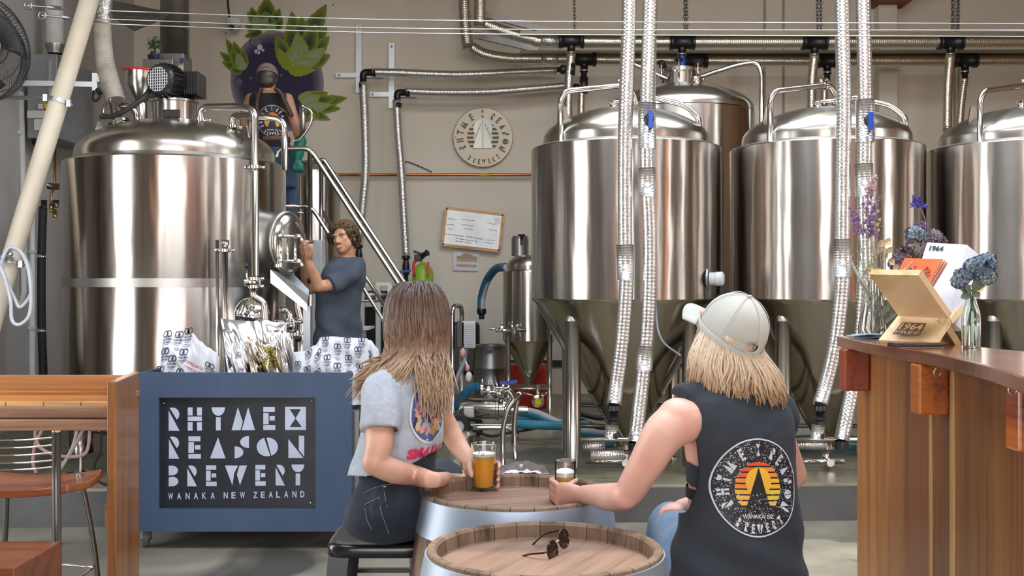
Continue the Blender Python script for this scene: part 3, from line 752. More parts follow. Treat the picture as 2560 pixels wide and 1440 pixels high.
# unseen glowing tubes added to put orange lines into the tank reflections
HT = emis('reflection_glow', (1, .3, .05), 5)
for i, (x, y) in enumerate(((3.75, -5.0), (4.6, -5.0), (5.7, -5.0), (6.93, -2.6), (6.93, 1.2), (-3.3, -5.0))):
    t = thing('orange_reflection_tube', 'tall slender glowing orange tube, unseen, added for thin lines in the tank reflections', 'reflection tube', (x, y, 1.0), 'orange tubes added out of view for the tank reflections')
    MB().tube([(x, y, .9), (x, y, 4.2)], .04, 8).build('glowing_tube', HT, t)
    m = MB(); m.bx(x-.03, x+.03, y-.03, y+.03, .84, .9); m.bx(x-.03, x+.03, y-.03, y+.03, 4.2, 4.26); m.build('end_cap', DSTEEL, t)
# ---------------------------------------------------------------- fermenters (three alike in the front row)
ZP = .25
def lug(mb, c, ang, h=.13, w=1):
    M = Matrix.Translation(c) @ Matrix.Rotation(ang, 4, 'Z') @ Matrix.Rotation(PI/2, 4, 'X')
    out = [(-.06*w, 0), (.06*w, 0)]+arc(0, h-.035*w, .035*w, 0, 180, 10)
    mb.poly(out, M, .012)
def clamp(mb, c, ax, r=.035):
    ax = Vector(ax).normalized()
    mb.lathe([(r*.7, -.014), (r*1.15, -.01), (r*1.15, .01), (r*.7, .014)], c, 20, ax)
    o = ax.orthogonal().normalized(); mb.cyl(Vector(c)+o*r, Vector(c)+o*r*2.1, .007, n=8); mb.sph(Vector(c)+o*r*2.1, .013, 8)
def make_fermenter():
    R = .70
    t = thing('fermenter_tank', 'tmp', 'tank', (0, 0, ZP), 'tall conical fermenters in the front row')
    z0, z1 = 1.49, 2.585
    MB().lathe([(R-.02, z0-.02), (R, z0), (R, z1), (R-.006, z1+.006)], n=96).build('shell', TANK, t)
    MB().lathe([(R-.006, z1+.006), (.63, z1+.028), (.625, z1+.028), (.622, z1+.03)], n=96).build('shoulder', SATIN, t)
    dm = [(.61, z1+.02), (.61, z1+.075), (.605, z1+.1), (.585, z1+.135), (.54, z1+.175), (.45, z1+.225), (.33, z1+.27), (.2, z1+.3), (.1, z1+.312), (0, z1+.315)]
    dm = [tuple(p)[:2] for p in catmull([(a, b, 0) for a, b in dm], 4)]
    MB().lathe(dm, n=96).build('dome_lid', DOME, t)
    MB().lathe([(R, z0+.004), (R-.006, z0-.012), (R-.03, z0-.035), (.12, .52), (.085, .46), (.07, .44), (.07, .40), (.09, .40), (.09, .38), (.0, .38)], n=96).build('cone', CONE, t)
    for (x, y) in ((-.413, -.40), (.413, -.40), (-.40, .35), (.40, .35)):
        m = MB().cyl((x, y, ZP+.06), (x, y, 1.335), .056, n=28); L = m.build('leg', TANK, t)
        MB().lathe([(.056, 1.33), (.05, 1.37), (.03, 1.395), (0, 1.40)], (x, y, 0), 24).build('leg_cap', SATIN, L)
        MB().lathe([(.0, ZP), (.04, ZP), (.04, ZP+.01), (.012, ZP+.02), (.012, ZP+.08), (0, ZP+.08)], (x, y, 0), 16).build('foot', POL, L)
        # oval doubler plate where the leg meets the cone
        a = math.atan2(y, x); cr_ = V(math.cos(a), math.sin(a), 0)
    for z in (.50, .66):
        for a_, b_ in (((-.41, -.4, z), (.41, -.4, z)), ((-.4, .35, z), (.4, .35, z)), ((-.41, -.4, z), (-.4, .35, z)), ((.41, -.4, z), (.4, .35, z))):
            if z > .6 and a_[1] == b_[1] == -.4: continue
            MB().cyl(a_, b_, .019, n=12).build('cross_rail', STEEL, t)
    m = MB(); lug(m, (-.47, -.2, z1+.17), .35, .13, .8); m.build('lifting_lug', DOME, t); m = MB(); lug(m, (.50, .1, z1+.15), -.1, .12, .8); m.build('lifting_lug', DOME, t)
    # CIP arm
    m = MB(); m.tube(fillet([(-.5+.0, -.38, z1-.05), (-.5, -.38, z1+.31), (-.46, -.36, z1+.38), (.0, -.1, z1+.47), (.06, -.06, z1+.40), (.06, -.06, z1+.3)], .1), .021, 16)
    m2 = m.build('spray_pipe', STEEL, t)
    c = MB(); clamp(c, (-.03, -.12, z1+.462), (1, .55, .15), .03); clamp(c, (.06, -.06, z1+.34), (0, 0, 1), .03); c.build('pipe_clamp', POL, m2)
    m = MB(); m.cyl((.14, -.02, z1+.29), (.14, -.02, z1+.35), .045, n=24); m.cyl((.14, -.02, z1+.35), (.14, -.02, z1+.42), .03, n=24); m.cyl((-.1, -.15, z1+.28), (-.1, -.15, z1+.34), .03); clamp(m, (.14, -.02, z1+.345), (0, 0, 1), .045)
    m.tube([(-.14, -.17, z1+.33), (.02, -.15, z1+.345)], .014, 10)
    m.build('top_fitting', POL, t)
    m = MB().tube(fillet([(.15, -.0, z1+.33), (.18, -.05, z1+.39), (.42, -.2, z1+.30), (.5, -.27, z1+.2), (.5, -.27, z1+.1)], .07), .019, 12); m.build('overflow_pipe', STEEL, t)
    # bottom outlet
    m = MB(); m.cyl((0, 0, .39), (0, 0, .28), .03, n=20); clamp(m, (0, 0, .385), (0, 0, 1), .05); m.tube(fillet([(0, 0, .3), (0, 0, .3), (-.02, -.2, .3)], .05), .028); m.cyl((-.3, -.12, .3), (.1, -.12, .3), .02)
    m.build('outlet_valve', POL, t)
    return t
ft = make_fermenter()
FX = [.8425, 2.326, 3.81]; FY = 8.17
ft.location = (FX[0], FY, ZP); ft['label'] = 'left one of the three big shiny conical fermenters, right of the round sign'
# geometry was built around the world origin at full height; keep heights by cancelling the base offset only in z
for ch in ft.children_recursive:
    if ch.parent == ft: ch.matrix_parent_inverse = Matrix.Translation((0, 0, -ZP))
dup(ft, (FX[1], FY, ZP), 'middle one of the three big shiny conical fermenters, behind the woman in the cap')
dup(ft, (FX[2], FY, ZP), 'right-hand one of the three big conical fermenters, cut off by the photo edge')
# probe housing between the tanks
pb = thing('temperature_probe', 'round grey sensor housing on a silver disc between two fermenters', 'sensor', P(1797, 697, 7.75))
c = P(1797, 697, 7.7)
MB().lathe([(0, 0), (.045, 0), (.045, .04), (.05, .045), (.05, .09), (.035, .1), (0, .1)], c+V(-.06, .02, 0), 20, (1, -.35, 0)).build('housing', LGREY, pb)
MB().lathe([(0, 0), (.075, .0), (.075, .012), (0, .012)], c+V(-.075, .03, 0), 24, (1, -.35, 0)).build('mounting_disc', SATIN, pb)
MB().tube([c+V(.03, 0, -.04), c+V(.03, 0, -.1), P(1795, 742, 7.7)], .012, 8, k=4).build('lead', BRUB, pb)
# ---------------------------------------------------------------- rear big tank
RT = V(1.62, 10.6, 0)
t = thing('rear_fermenter_tank', 'dark big fermenter with a manway on top, standing behind the front row', 'tank', (RT.x, RT.y, ZP))
k = lambda px, py, d=10.6: CAMZ-(py-705)/FPX*d
rr = .70; zt = k(0, 262, 10.0)
MB().lathe([(rr*.5, .9), (rr, 1.5), (rr, zt), (rr-.01, zt+.01)], RT, 80).build('shell', TANK, t)
dm = [(rr-.005, zt+.01), (rr-.005, zt+.05), (rr-.03, zt+.1), (rr-.12, zt+.17), (rr-.27, zt+.23), (.3, zt+.265), (.17, zt+.28), (0, zt+.285)]
MB().lathe([tuple(p)[:2] for p in catmull([(a, b, 0) for a, b in dm], 4)], RT, 80).build('dome_lid', DOME, t)
MB().lathe([(.155, zt+.26), (.155, zt+.40), (.19, zt+.40), (.19, zt+.43), (.155, zt+.43), (.155, zt+.445), (0, zt+.45)], RT, 40).build('manway_neck', STEEL, t)
for i in range(6):
    a = i*PI/3+.3; c = RT+V(math.cos(a)*.2, math.sin(a)*.2, zt+.41)
    m = MB().cyl(c+V(0, 0, -.08), c+V(0, 0, .07), .01, n=8); w = m.build('swing_bolt', STEEL, t)
    MB().lathe([(0, .06), (.03, .06), (.045, .08), (.03, .1), (0, .1)], c, 12).build('knob', BLACK, w)
MB().tube(fillet([RT+V(.12, -.1, zt+.33), RT+V(.5, -.2, zt+.44), RT+V(.68, -.25, zt+.46), RT+V(.72, -.27, zt+.35), RT+V(.72, -.27, zt-.4)], .1), .022, 14).build('side_pipe', STEEL, t)
MB().tube([RT+V(-.14, -.1, zt+.33), RT+V(-.5, -.2, zt+.46), RT+V(-.6, -.2, zt+.47)], .02, 14).build('relief_pipe', STEEL, t)
m = MB(); clamp(m, RT+V(.1, -.35, zt+.28), (.3, -.5, 1), .05); m.cyl(RT+V(.1, -.35, zt+.2), RT+V(.1, -.35, zt+.3), .04); m.build('sample_port', POL, t)
for (x, y) in ((-.4, -.4), (.4, -.4), (-.4, .4), (.4, .4)): MB().cyl(RT+V(x, y, ZP), RT+V(x, y, 1.3), .05, n=20).build('leg', STEEL, t)
# ---------------------------------------------------------------- small conical tank by the wall
D = 11.3; SX = (1322-1280)/FPX*D; S0 = V(SX, D, 0); h = lambda py, d=D: CAMZ-(py-705)/FPX*d
t = thing('small_conical_tank', 'small half-hidden conical tank between the whiteboard and the first fermenter', 'tank', (SX, D, ZP))
r = .265
MB().lathe([(r, h(850)), (r, h(682)), (r-.005, h(678)), (.22, h(674))], S0, 64).build('shell', TANK, t)
MB().lathe([tuple(p)[:2] for p in catmull([(.225, h(678), 0), (.225, h(664), 0), (.21, h(654), 0), (.16, h(643), 0), (.08, h(638), 0), (0, h(637), 0)], 3)], S0, 48).build('dome_lid', DOME, t)
MB().lathe([(r, h(850)), (r-.02, h(857)), (.05, h(948)), (.035, h(962)), (0, h(962))], S0, 64).build('cone', CONE, t)
for s in (-1, 1):
    for q in (-1, 1):
        MB().cyl(S0+V(s*.21, q*.16, ZP), S0+V(s*.21, q*.16, h(835)), .024, n=16).build('leg', STEEL, t)
m = MB()
for z in (h(968), ):
    m.cyl(S0+V(-.21, -.16, z), S0+V(.21, -.16, z), .014, n=10); m.cyl(S0+V(-.21, .16, z), S0+V(.21, .16, z), .014, n=10)
m.build('cross_rail', STEEL, t)
m = MB(); q = P(1285, 825, D-.25); m.cyl(q+V(-.18, .1, -.01), q+V(.12, -.02, .0), .018); m.cyl(P(1222, 822, D-.1), P(1262, 822, D-.15), .012)
clamp(m, P(1255, 820, D-.2), (1, 0, 0), .035); clamp(m, q, (1, -.2, 0), .04); m.cyl(q+V(0, 0, 0), q+V(0, -.05, -.06), .02); m.sph(q+V(.03, -.03, .04), .025, 10); m.cyl(q+V(-.02, 0, .03), q+V(-.02, -.01, .09), .012)
m.build('sample_valve', POL, t)
m = MB(); q = P(1345, 1003, D-.25); m.cyl(q+V(0, .1, .15), q+V(0, .05, .02), .018); clamp(m, q, (0, 1, 0), .055); m.cyl(q+V(-.2, -.03, .1), q+V(-.02, 0, .05), .008); m.cyl(q+V(.02, 0, .04), q+V(.05, 0, .08), .01); pv = m.build('outlet_valve', POL, t)
MB().lathe([(0, 0), (.035, 0), (.035, .012), (0, .012)], q+V(0, -.02, 0), 20, (0, -1, 0)).build('yellow_cap', mat('yellow_plastic', (.8, .6, .01), .4), pv, 'yellow end cap')
m = MB(); m.lathe([(.09, h(640, D+.2)), (.09, h(596, D+.2)), (.08, h(594, D+.2)), (.08, h(590, D+.2))], P(1300, 0, D+.2)-V(0, 0, P(1300, 0, D+.2).z), 24); m.build('top_housing', SATIN, t)
m = MB(); m.cyl(P(1304, 612, D-.1), P(1304, 590, D-.1), .015, n=10); m.lathe([(0, 0), (.02, 0), (.038, .01), (.038, .025), (0, .03)], P(1304, 592, D-.1), 12); m.build('clamp_knob', BLACK, t)
# ---------------------------------------------------------------- big brew vessel on the left
TC = V(-2.505, 8.23, 0); TR = .80; z0, z1 = .62, 2.47
bt = thing('brew_kettle', 'very large shiny brew kettle with a black motor on its lid, at left', 'tank', (TC.x, TC.y, ZP))
MB().lathe([(TR, z0), (TR, 1.58), (TR-.002, 1.585), (TR-.002, 1.605), (TR, 1.61), (TR, z1), (TR-.008, z1+.008)], TC, 128).build('shell', TANK, bt)
MB().lathe([(TR+.0015, 1.575), (TR+.0015, 1.635)], TC, 128).build('weld_band', SATIN, bt, 'brushed dull band around the shell')
MB().lathe([(TR-.008, z1+.008), (TR-.075, z1+.04), (TR-.08, z1+.04)], TC, 128).build('shoulder', SATIN, bt)
dm = [(TR-.08, z1+.02), (TR-.08, z1+.08), (TR-.095, z1+.13), (TR-.15, z1+.19), (TR-.28, z1+.26), (TR-.45, z1+.31), (.2, z1+.335), (0, z1+.345)]
MB().lathe([tuple(p)[:2] for p in catmull([(a, b, 0) for a, b in dm], 4)], TC, 128).build('dome_lid', DOME, bt)
MB().lathe([(TR, z0+.01), (TR-.03, z0-.03), (TR-.2, z0-.09), (.2, z0-.13), (0, z0-.13)], TC, 96).build('dished_bottom', CONE, bt)
for (x, y) in ((-.55, -.42), (.5, -.42), (-.5, .5), (.5, .5)):
    L = MB().cyl(TC+V(x, y, .40), TC+V(x, y, z0-.04), .085, n=28).build('leg', TANK, bt)
    MB().lathe([(0, ZP), (.1, ZP), (.1, ZP+.012), (.02, ZP+.03), (.02, ZP+.16), (0, ZP+.16)], TC+V(x, y, 0), 24).build('foot', POL, L)
zz = lambda py, d: CAMZ-(py-705)/FPX*d
# motor stand and agitator motor
dM = 8.1; mc = P(436, 305, dM); hh = zz(262, dM)-zz(303, dM)
b = mc.copy(); b.z = z1+.30
MB().lathe([(.16, 0), (.16, .15), (.175, .155), (.175, .17), (.13, .18), (0, .18)], b, 40).build('motor_stand', STEEL, bt)
w = P(428, 284, dM-.165)
MB().box(w, (.125, .02, .06)).build('stand_window', BLACK, bt, 'dark rectangular window', bevel=.006)
mo = MB(); g = P(436, 205, dM)
mo.lathe([(0, -.02), (.14, -.02), (.15, -.05), (.15, -.07), (.08, -.085), (.06, -.12), (0, -.12)], P(437, 240, dM), 28)
mo.lathe([(.0, 0), (.1, 0), (.115, .02), (.115, .16), (.12, .16), (.12, .18), (.1, .2), (.1, .34), (0, .34)], P(395, 198, dM-.25), 32, (.32, .93, 0))
mo.box(P(470, 214, dM-.02), (.2, .2, .15)); mo.box(P(425, 238, dM), (.3, .16, .05))
M_ = mo.build('agitator_motor', mat('motor_black', (.015, .015, .017), .28, spec=.6), bt, bevel=.006)
fi = MB(); ax = V(.32, .93, 0).normalized()
for i in range(22):
    a = 2*PI*i/22; u = V(0, 0, 1)*math.sin(a)+V(.93, -.32, 0)*math.cos(a); c0 = P(395, 198, dM-.25)+ax*.04
    fi.bar(c0+u*.118, c0+ax*.11+u*.118, .006, .022, u)
for i in range(9):
    c0 = P(478+i*0, 214, dM-.02)+V(-.07+i*.018, 0, 0); fi.box(c0, (.006, .24, .17))
fi.build('cooling_fin', MATS['motor_black'], M_)
gr = MB(); c0 = P(395, 198, dM-.25)-ax*.004; u1 = V(.93, -.32, 0); u2 = V(0, 0, 1)
for i in range(-4, 5):
    w_ = math.sqrt(max(0, .088**2-(i*.02)**2)); gr.bar(c0+u1*i*.02-u2*w_, c0+u1*i*.02+u2*w_, .005, .005); gr.bar(c0+u2*i*.02-u1*w_, c0+u2*i*.02+u1*w_, .005, .005)
gr.build('fan_grille', ZINC, M_)
MB().sph(P(428, 172, dM+.1), (.06, .06, .035), 16).build('cap_plate', SATIN, M_)
cb = MB().tube([P(380, 215, dM-.1), P(358, 245, dM-.3), P(320, 272, dM-.35), P(285, 289, dM-.3), P(252, 292, dM-.25)], .018, 12, k=6); cb.build('motor_cable', BRUB, bt, 'thick black motor cable')
# funnel inlet with the ribbed hose
fu = MB(); q = P(300, 318, 8.15); ax2 = (P(276, 255, 8.2)-q).normalized(); fu.lathe([(.075, 0), (.075, .03), (.06, .035), (.028, .2), (.02, .21), (0, .21)], q, 28, ax2); clamp(fu, q+ax2*.02, ax2, .075)
fu.tube([P(276, 250, 8.15), P(260, 266, 8.05), P(256, 290, 8.0)], .012, 8, k=4)
fu.build('grain_inlet', STEEL, bt)
MB().tube(fillet([P(285, 300, 8.4), P(298, 265, 8.4), P(322, 264, 8.4), P(340, 280, 8.4), P(341, 308, 8.4)], .08), .024, 14).build('sparge_elbow', STEEL, bt)
m = MB(); lug(m, P(248, 331, 7.95), .9, .075, .6); lug(m, P(612, 345, 7.85), -.7, .09, .7); m.build('lifting_lug', DOME, bt)
# long clean-in-place pipes over the lid
pA = fillet([P(500, 315, 7.55), P(503, 268, 7.55), P(600, 266, 7.4), P(637, 275, 7.32), P(638, 690, 7.3)], .14, 7)
p1 = MB().tube(pA, .0235, 18).build('spray_pipe', STEEL, bt)
pBx = fillet([P(580, 322, 8.0), P(582, 289, 8.0), P(660, 292, 7.85), P(711, 300, 7.8), P(712, 425, 7.8)], .14, 7)
p2 = MB().tube(pBx, .0235, 18).build('return_pipe', STEEL, bt)
m = MB()
for q_, a_ in ((P(502, 298, 7.55), (0, 0, 1)), (P(582, 316, 8.0), (0, 0, 1)), (P(637, 417, 7.3), (0, 0, 1)), (P(635, 697, 7.28), (0, 0, 1)), (P(634, 716, 7.28), (0, 0, 1))): clamp(m, q_, a_, .032)
m.cyl(P(612, 418, 7.4), P(637, 417, 7.3), .012); m.build('pipe_clamp', POL, p1)
v = MB(); v.cyl(P(634, 692, 7.28), P(634, 724, 7.28), .03); v.cyl(P(612, 706, 7.26), P(650, 706, 7.26), .022); v.cyl(P(617, 700, 7.2), P(617, 672, 7.2), .006)
vv = v.build('butterfly_valve', POL, bt); MB().sph(P(617, 664, 7.2), .018, 12).build('knob', BLACK, vv)
MB().tube(fillet([P(634, 722, 7.28), P(634, 742, 7.28), P(661, 756, 7.28), P(664, 800, 7.28), P(664, 930, 7.28)], .1, 7), .0235, 16).build('drain_pipe', STEEL, bt)
m = MB(); m.cyl(P(563, 600, 7.35), P(563, 960, 7.35), .019, n=14); m.cyl(P(543, 600, 7.5), P(543, 960, 7.5), .012, n=10); m.cyl(P(563, 600, 7.35), P(563, 612, 7.35), .026)
clamp(m, P(563, 626, 7.35), (0, 0, 1), .03); m.cyl(P(540, 626, 7.4), P(576, 626, 7.33), .012); m.build('sight_tube', STEEL, bt)
m = MB(); q = P(625, 788, 7.42); m.lathe([(0, 0), (.12, 0), (.11, .015), (.04, .04), (.03, .1), (0, .1)], q+V(0, .05, 0), 32, (.1, -1, 0)); m.cyl(q+V(-.08, -.05, .0), q+V(.1, -.06, -.02), .02); clamp(m, q+V(0, -.06, 0), (1, 0, 0), .035); clamp(m, q+V(-.05, -.06, .02), (.4, .2, 1), .03); m.cyl(q+V(0, -.06, 0), q+V(.02, -.06, .07), .01); m.sph(q+V(.07, -.1, -.05), .018, 10)
m.build('sample_valve', POL, bt)
# side manway on the right of the kettle
q = P(716, 606, 7.85); ax3 = V(.86, -.5, 0).normalized(); sd = ax3.cross(V(0, 0, 1))
def oval(mb, prof, c, ax, sx_, sz_, n=40):
    ax = ax.normalized(); s_ = ax.cross(V(0, 0, 1)).normalized(); vs = []; fs = []
    for (r_, z_) in prof:
        for j in range(n): a = 2*PI*j/n; vs.append(c+ax*z_+s_*math.cos(a)*r_*sx_+V(0, 0, 1)*math.sin(a)*r_*sz_)
    for i in range(len(prof)-1):
        for j in range(n): fs.append((i*n+j, i*n+(j+1) % n, (i+1)*n+(j+1) % n, (i+1)*n+j))
    mb.add(vs, fs)
m = MB(); oval(m, [(1.0, -.2), (.92, -.08), (.88, 0), (.98, .0), (.98, .02), (.9, .02)], q, ax3, .19, .23); mw = m.build('side_manway', SATIN, bt)
m = MB(); oval(m, [(0, .07), (.5, .068), (.8, .055), (.92, .03), (.92, .02), (.0, .02)], q, ax3, .19, .23); m.build('manway_door', STEEL, mw)
m = MB()
A0 = P(701, 590, 7.55); A1 = P(701, 655, 7.55)
m.cyl(A0+V(0, 0, .03), A1-V(0, 0, .03), .013); m.cyl(A0+V(-.02, .02, .02), A1+V(-.02, .02, -.02), .008)
for z_ in (590, 652):
    m.cyl(P(697, z_, 7.55), P(752, z_+1, 7.6), .011); m.sph(P(745, z_, 7.6), .017, 10); m.cyl(P(752, z_, 7.6), P(756, z_+14, 7.6), .011); m.sph(P(701, z_, 7.55), .02, 10)
m.cyl(P(738, 592, 7.6), P(738, 655, 7.6), .01); m.cyl(P(719, 592, 7.56), P(719, 652, 7.56), .006); m.lathe([(0, 0), (.03, 0), (.03, .02), (0, .02)], P(697, 668, 7.55), 12)
m.build('clamp_frame', POL, mw)
ck = MB(); ck.cyl(P(757, 612, 7.6), P(787, 603, 7.5), .009); ck.build('clamp_handle', STEEL, mw)
# chute tray under the manway
ch = thing('grain_chute', 'sloping stainless chute tray on a square post below the kettle door', 'chute', P(770, 840, 7.7))
a, b_, c_, d_ = P(676, 674, 7.5), P(768, 760, 7.55), P(772, 738, 7.95), P(706, 684, 8.0)
m = MB(); m.add([a, b_, c_, d_], [(0, 1, 2, 3)], False)
m.add([a, b_, b_+V(0, 0, -.05), a+V(0, 0, -.09)], [(0, 1, 2, 3)], False); m.add([d_, c_, c_+V(0, 0, .04), d_+V(0, 0, .08)], [(0, 1, 2, 3)], False)
m.build('tray', ZINC, ch, solid=.004)
q = P(768, 765, 7.7); MB().bx(q.x-.025, q.x+.025, q.y-.02, q.y+.03, ZP, q.z).build('post', ZINC, ch)
# cable tray under it
# ---------------------------------------------------------------- landing, ladder rail and second vessel
ld = thing('steel_stair', 'steep stainless stair with tube handrails rising to the landing behind the kettle', 'stair', P(990, 700, 9.3)-V(0, 0, 1.2))
RB = .021
def rail(nm, pts, r=RB, f=.1): return MB().tube(fillet(pts, f, 6), r, 14).build(nm, STEEL, ld)
dn, dfar = 9.2, 9.95
rail('handrail', [P(690, 392, dn), P(700, 372, dn), P(766, 371, dn), P(783, 385, dn), P(1000, 715, dn), P(1075, 830, dn)])
rail('handrail', [P(740, 520, dfar), P(740, 408, dfar), P(790, 406, dfar), P(808, 398, dfar), P(1010, 705, dfar), P(1080, 810, dfar)])
rail('mid_rail', [P(712, 516, dn), P(768, 516, dn), P(785, 527, dn), P(960, 802, dn), P(1010, 880, dn)], .017)
rail('mid_rail', [P(745, 532, dfar), P(776, 532, dfar)], .012); rail('mid_rail', [P(805, 528, dfar), P(980, 792, dfar)], .017)
rail('post', [P(775, 376, dn), P(775, 860, dn)]); rail('post', [P(803, 404, dfar), P(803, 655, dfar)]); rail('post', [P(738, 420, dfar), P(738, 660, dfar)])
pt = MB(); pt.bx(-2.9, -1.75, 9.1, 10.5, 1.80, 1.86); pt.build('landing_plate', SATIN, ld)
for x in (-2.8, -1.85):
    for y in (9.2, 10.4): MB().bx(x-.03, x+.03, y-.03, y+.03, ZP, 1.8).build('landing_leg', SATIN, ld)
kv = thing('lauter_vessel', 'tall narrow stainless vessel standing behind the stair landing', 'tank', P(775, 640, 10.9)-V(0, 0, 1.6))
MB().lathe([(.3, .4), (.3, 2.62), (.26, 2.7), (.1, 2.76), (0, 2.77)], V(P(775, 0, 10.9).x, 10.9, 0), 64).build('shell', TANK, kv)
for s in (-1, 1): MB().cyl(V(P(775, 0, 10.9).x+s*.2, 10.8, ZP), V(P(775, 0, 10.9).x+s*.2, 10.8, .45), .03).build('leg', STEEL, kv)
# open kettle lid held beside the woman on the landing
hl = thing('open_hatch_lid', 'oval steel hatch lid tipped open beside the woman on the landing', 'lid', P(762, 305, 9.3))
m = MB(); oval(m, [(0, .0), (.8, .0), (1, .01), (1, .03), (.9, .045), (0, .05)], P(762, 306, 9.3), V(-.9, -.25, .45), .1, .14); m.build('lid_plate', DOME, hl)
m = MB().tube([P(755, 265, 9.2), P(778, 280, 9.2), P(776, 310, 9.2), P(752, 345, 9.2), P(735, 352, 9.2)], .012, 10, k=6); m.build('lid_handle', STEEL, hl)
# thin white/blue panel column behind the man, odd steel frame
cx = thing('control_column', 'pale steel control column between the stair posts behind the man', 'cabinet', P(792, 700, 9.5)-V(0, 0, .9))
q = P(792, 640, 9.6); MB().bx(q.x-.055, q.x+.06, 9.5, 9.7, ZP, zz(601, 9.6)).build('casing', LGREY, cx, bevel=.01)
mq = MB(); mq.cyl(P(760, 700, 9.2), P(760, 830, 9.2), .02); mq.build('riser_tube', STEEL, cx)
# pump pipework seen between kettle and man
pp = thing('pump_manifold', 'cluster of stainless valves and bends low behind the foil bags', 'pipework', P(735, 850, 7.9))
m = MB(); m.tube(fillet([P(700, 775, 7.9), P(722, 776, 7.9), P(728, 800, 7.9), P(728, 900, 7.9)], .06), .024, 12); clamp(m, P(726, 800, 7.9), (0, 0, 1), .04); clamp(m, P(728, 835, 7.9), (0, 0, 1), .05); m.cyl(P(690, 805, 7.85), P(715, 806, 7.85), .014)
m.sph(P(728, 815, 7.88), .045, 14); m.cyl(P(745, 806, 7.8), P(745, 850, 7.8), .011); m.cyl(P(735, 805, 7.8), P(757, 805, 7.8), .011); m.tube(fillet([P(742, 700, 8.2), P(744, 770, 8.2), P(752, 800, 8.2), P(752, 930, 8.2)], .06), .03, 12)
m.build('valve_tubes', POL, pp); MB().sph(P(745, 847, 7.78), .024, 12).build('knob', BLACK, pp)
m = MB(); m.box(P(700, 840, 7.8), (.05, .03, .22)); m.bar(P(690, 800, 7.8), P(716, 880, 7.8), .03, .02); m.build('bracket', ZINC, pp)
# hop back hopper behind the motor, square duct, chimney, bonsai
hp = thing('milling_hopper', 'small steel hopper with a red rim behind the kettle motor', 'hopper', P(352, 300, 8.9))
q = P(352, 0, 8.9); o = V(q.x, 8.9, 0)
MB().lathe([(.13, zz(182, 8.9)), (.135, zz(180, 8.9)), (.135, zz(218, 8.9)), (.05, zz(258, 8.9)), (.055, zz(262, 8.9)), (.055, zz(300, 8.9))], o, 40).build('cone', STEEL, hp)
MB().tube([o+V(math.cos(a)*.13, math.sin(a)*.13, zz(178, 8.9)) for a in [i*PI/20 for i in range(40)]], .012, 8, closed=True).build('red_rim', REDP, hp, 'red plastic rim')
MB().lathe([(0, zz(184, 8.9)), (.12, zz(184, 8.9))], o, 30).build('cover', REDP, hp)
fl_ = thing('flue_pipe', 'tall stainless flue pipe with a square base box behind the kettle', 'flue', P(437, 200, 11.0))
o = V(P(437, 0, 11).x, 11, 0)
MB().cyl(o+V(0, 0, zz(150, 11)), o+V(0, 0, 5.6), .14, n=40).build('flue', SATIN, fl_)
MB().cyl(o+V(0, 0, zz(76, 11)), o+V(0, 0, zz(72, 11)), .145, n=40).build('joint_ring', STEEL, fl_)
q = P(437, 0, 11); fb = MB(); fb.bx(o.x-.13, o.x+.13, 10.85, 11.15, zz(185, 11), zz(140, 11)); fb.build('duct_box', SATIN, fl_, bevel=.006)
fb = MB(); fb.bx(P(365, 0, 10.7).x, P(440, 0, 10.7).x, 10.6, 11.1, 1.9, zz(152, 10.7)); fb.build('lower_box', SATIN, fl_, bevel=.006)
MB().box(P(454, 151, 10.8), (.04, .01, .04)).build('blue_sticker', mat('sticker_blue', (.05, .06, .3), .5), fl_)
bp = thing('potted_bonsai', 'tiny bonsai tree in a dark blue pot on top of the steel duct box', 'plant', P(386, 150, 10.8))
bd = 10.8
MB().lathe([(0, 0), (.05, 0), (.062, .02), (.066, .045), (.055, .045), (0, .04)], P(386, 150, bd), 24).build('pot', mat('glazed_blue', (.02, .04, .12), .2), bp)
b_ = MB().tube([P(386, 142, bd), P(388, 128, bd), P(384, 118, bd), P(387, 105, bd)], [.014, .01, .008, .004], 8, k=4)
for a in ((386, 120, 375, 108), (386, 124, 397, 112), (385, 130, 376, 126)): b_.tube([P(a[0], a[1], bd), P(a[2], a[3], bd)], [.006, .003], 6)
b_.build('trunk', mat('bark', (.12, .09, .06), .8), bp)
rs = random.Random(5); lf = MB()
for (x, y, r_) in ((376, 104, 9), (388, 98, 10), (397, 106, 8), (379, 118, 7), (396, 118, 7), (386, 110, 9), (380, 132, 4)):
    for i in range(26):
        c = P(x+rs.gauss(0, r_*.5), y+rs.gauss(0, r_*.45), bd+rs.uniform(-.06, .06)); u = V(rs.uniform(-1, 1), rs.uniform(-1, 1), rs.uniform(-1, 1)).normalized(); w = u.orthogonal().normalized()
        lf.add([c-u*.014, c+w*.007, c+u*.014, c-w*.007], [(0, 1, 2, 3)], False)
lf.build('foliage', mat('bonsai_leaf', (.06, .13, .07), .6), bp)
# ---------------------------------------------------------------- foil-lagged risers in front of the fermenters
rd = 7.15
def riser(name, label, segs, tail=None, handle=None, sleeve=None):
    t = thing(name, label, 'pipe', segs[0])
    MB().tube(segs, .0475, 24, k=6).build('foil_lagging', FOIL, t)
    for s in (sleeve or []): MB().tube([s[0], s[1]], s[2], 24).build('foil_sleeve', FOIL2, t)
    if tail: tail(t)
    if handle:
        c = handle; m = MB(); m.poly([(-.012, -.06), (.012, -.06), (.02, -.03), (.013, 0), (.02, .03), (.012, .055), (-.012, .055), (-.02, .03), (-.013, 0), (-.02, -.03)], Matrix.Translation(c+V(0, -.085, 0)) @ Matrix.Rotation(PI/2, 4, 'X'), .03)
        m.build('blue_valve_handle', BLUEP, t, 'blue valve handle', bevel=.004)
        MB().sph(c+V(-.01, -.03, 0), (.038, .04, .06), 16).build('valve_recess', BLACK, t)
    return t
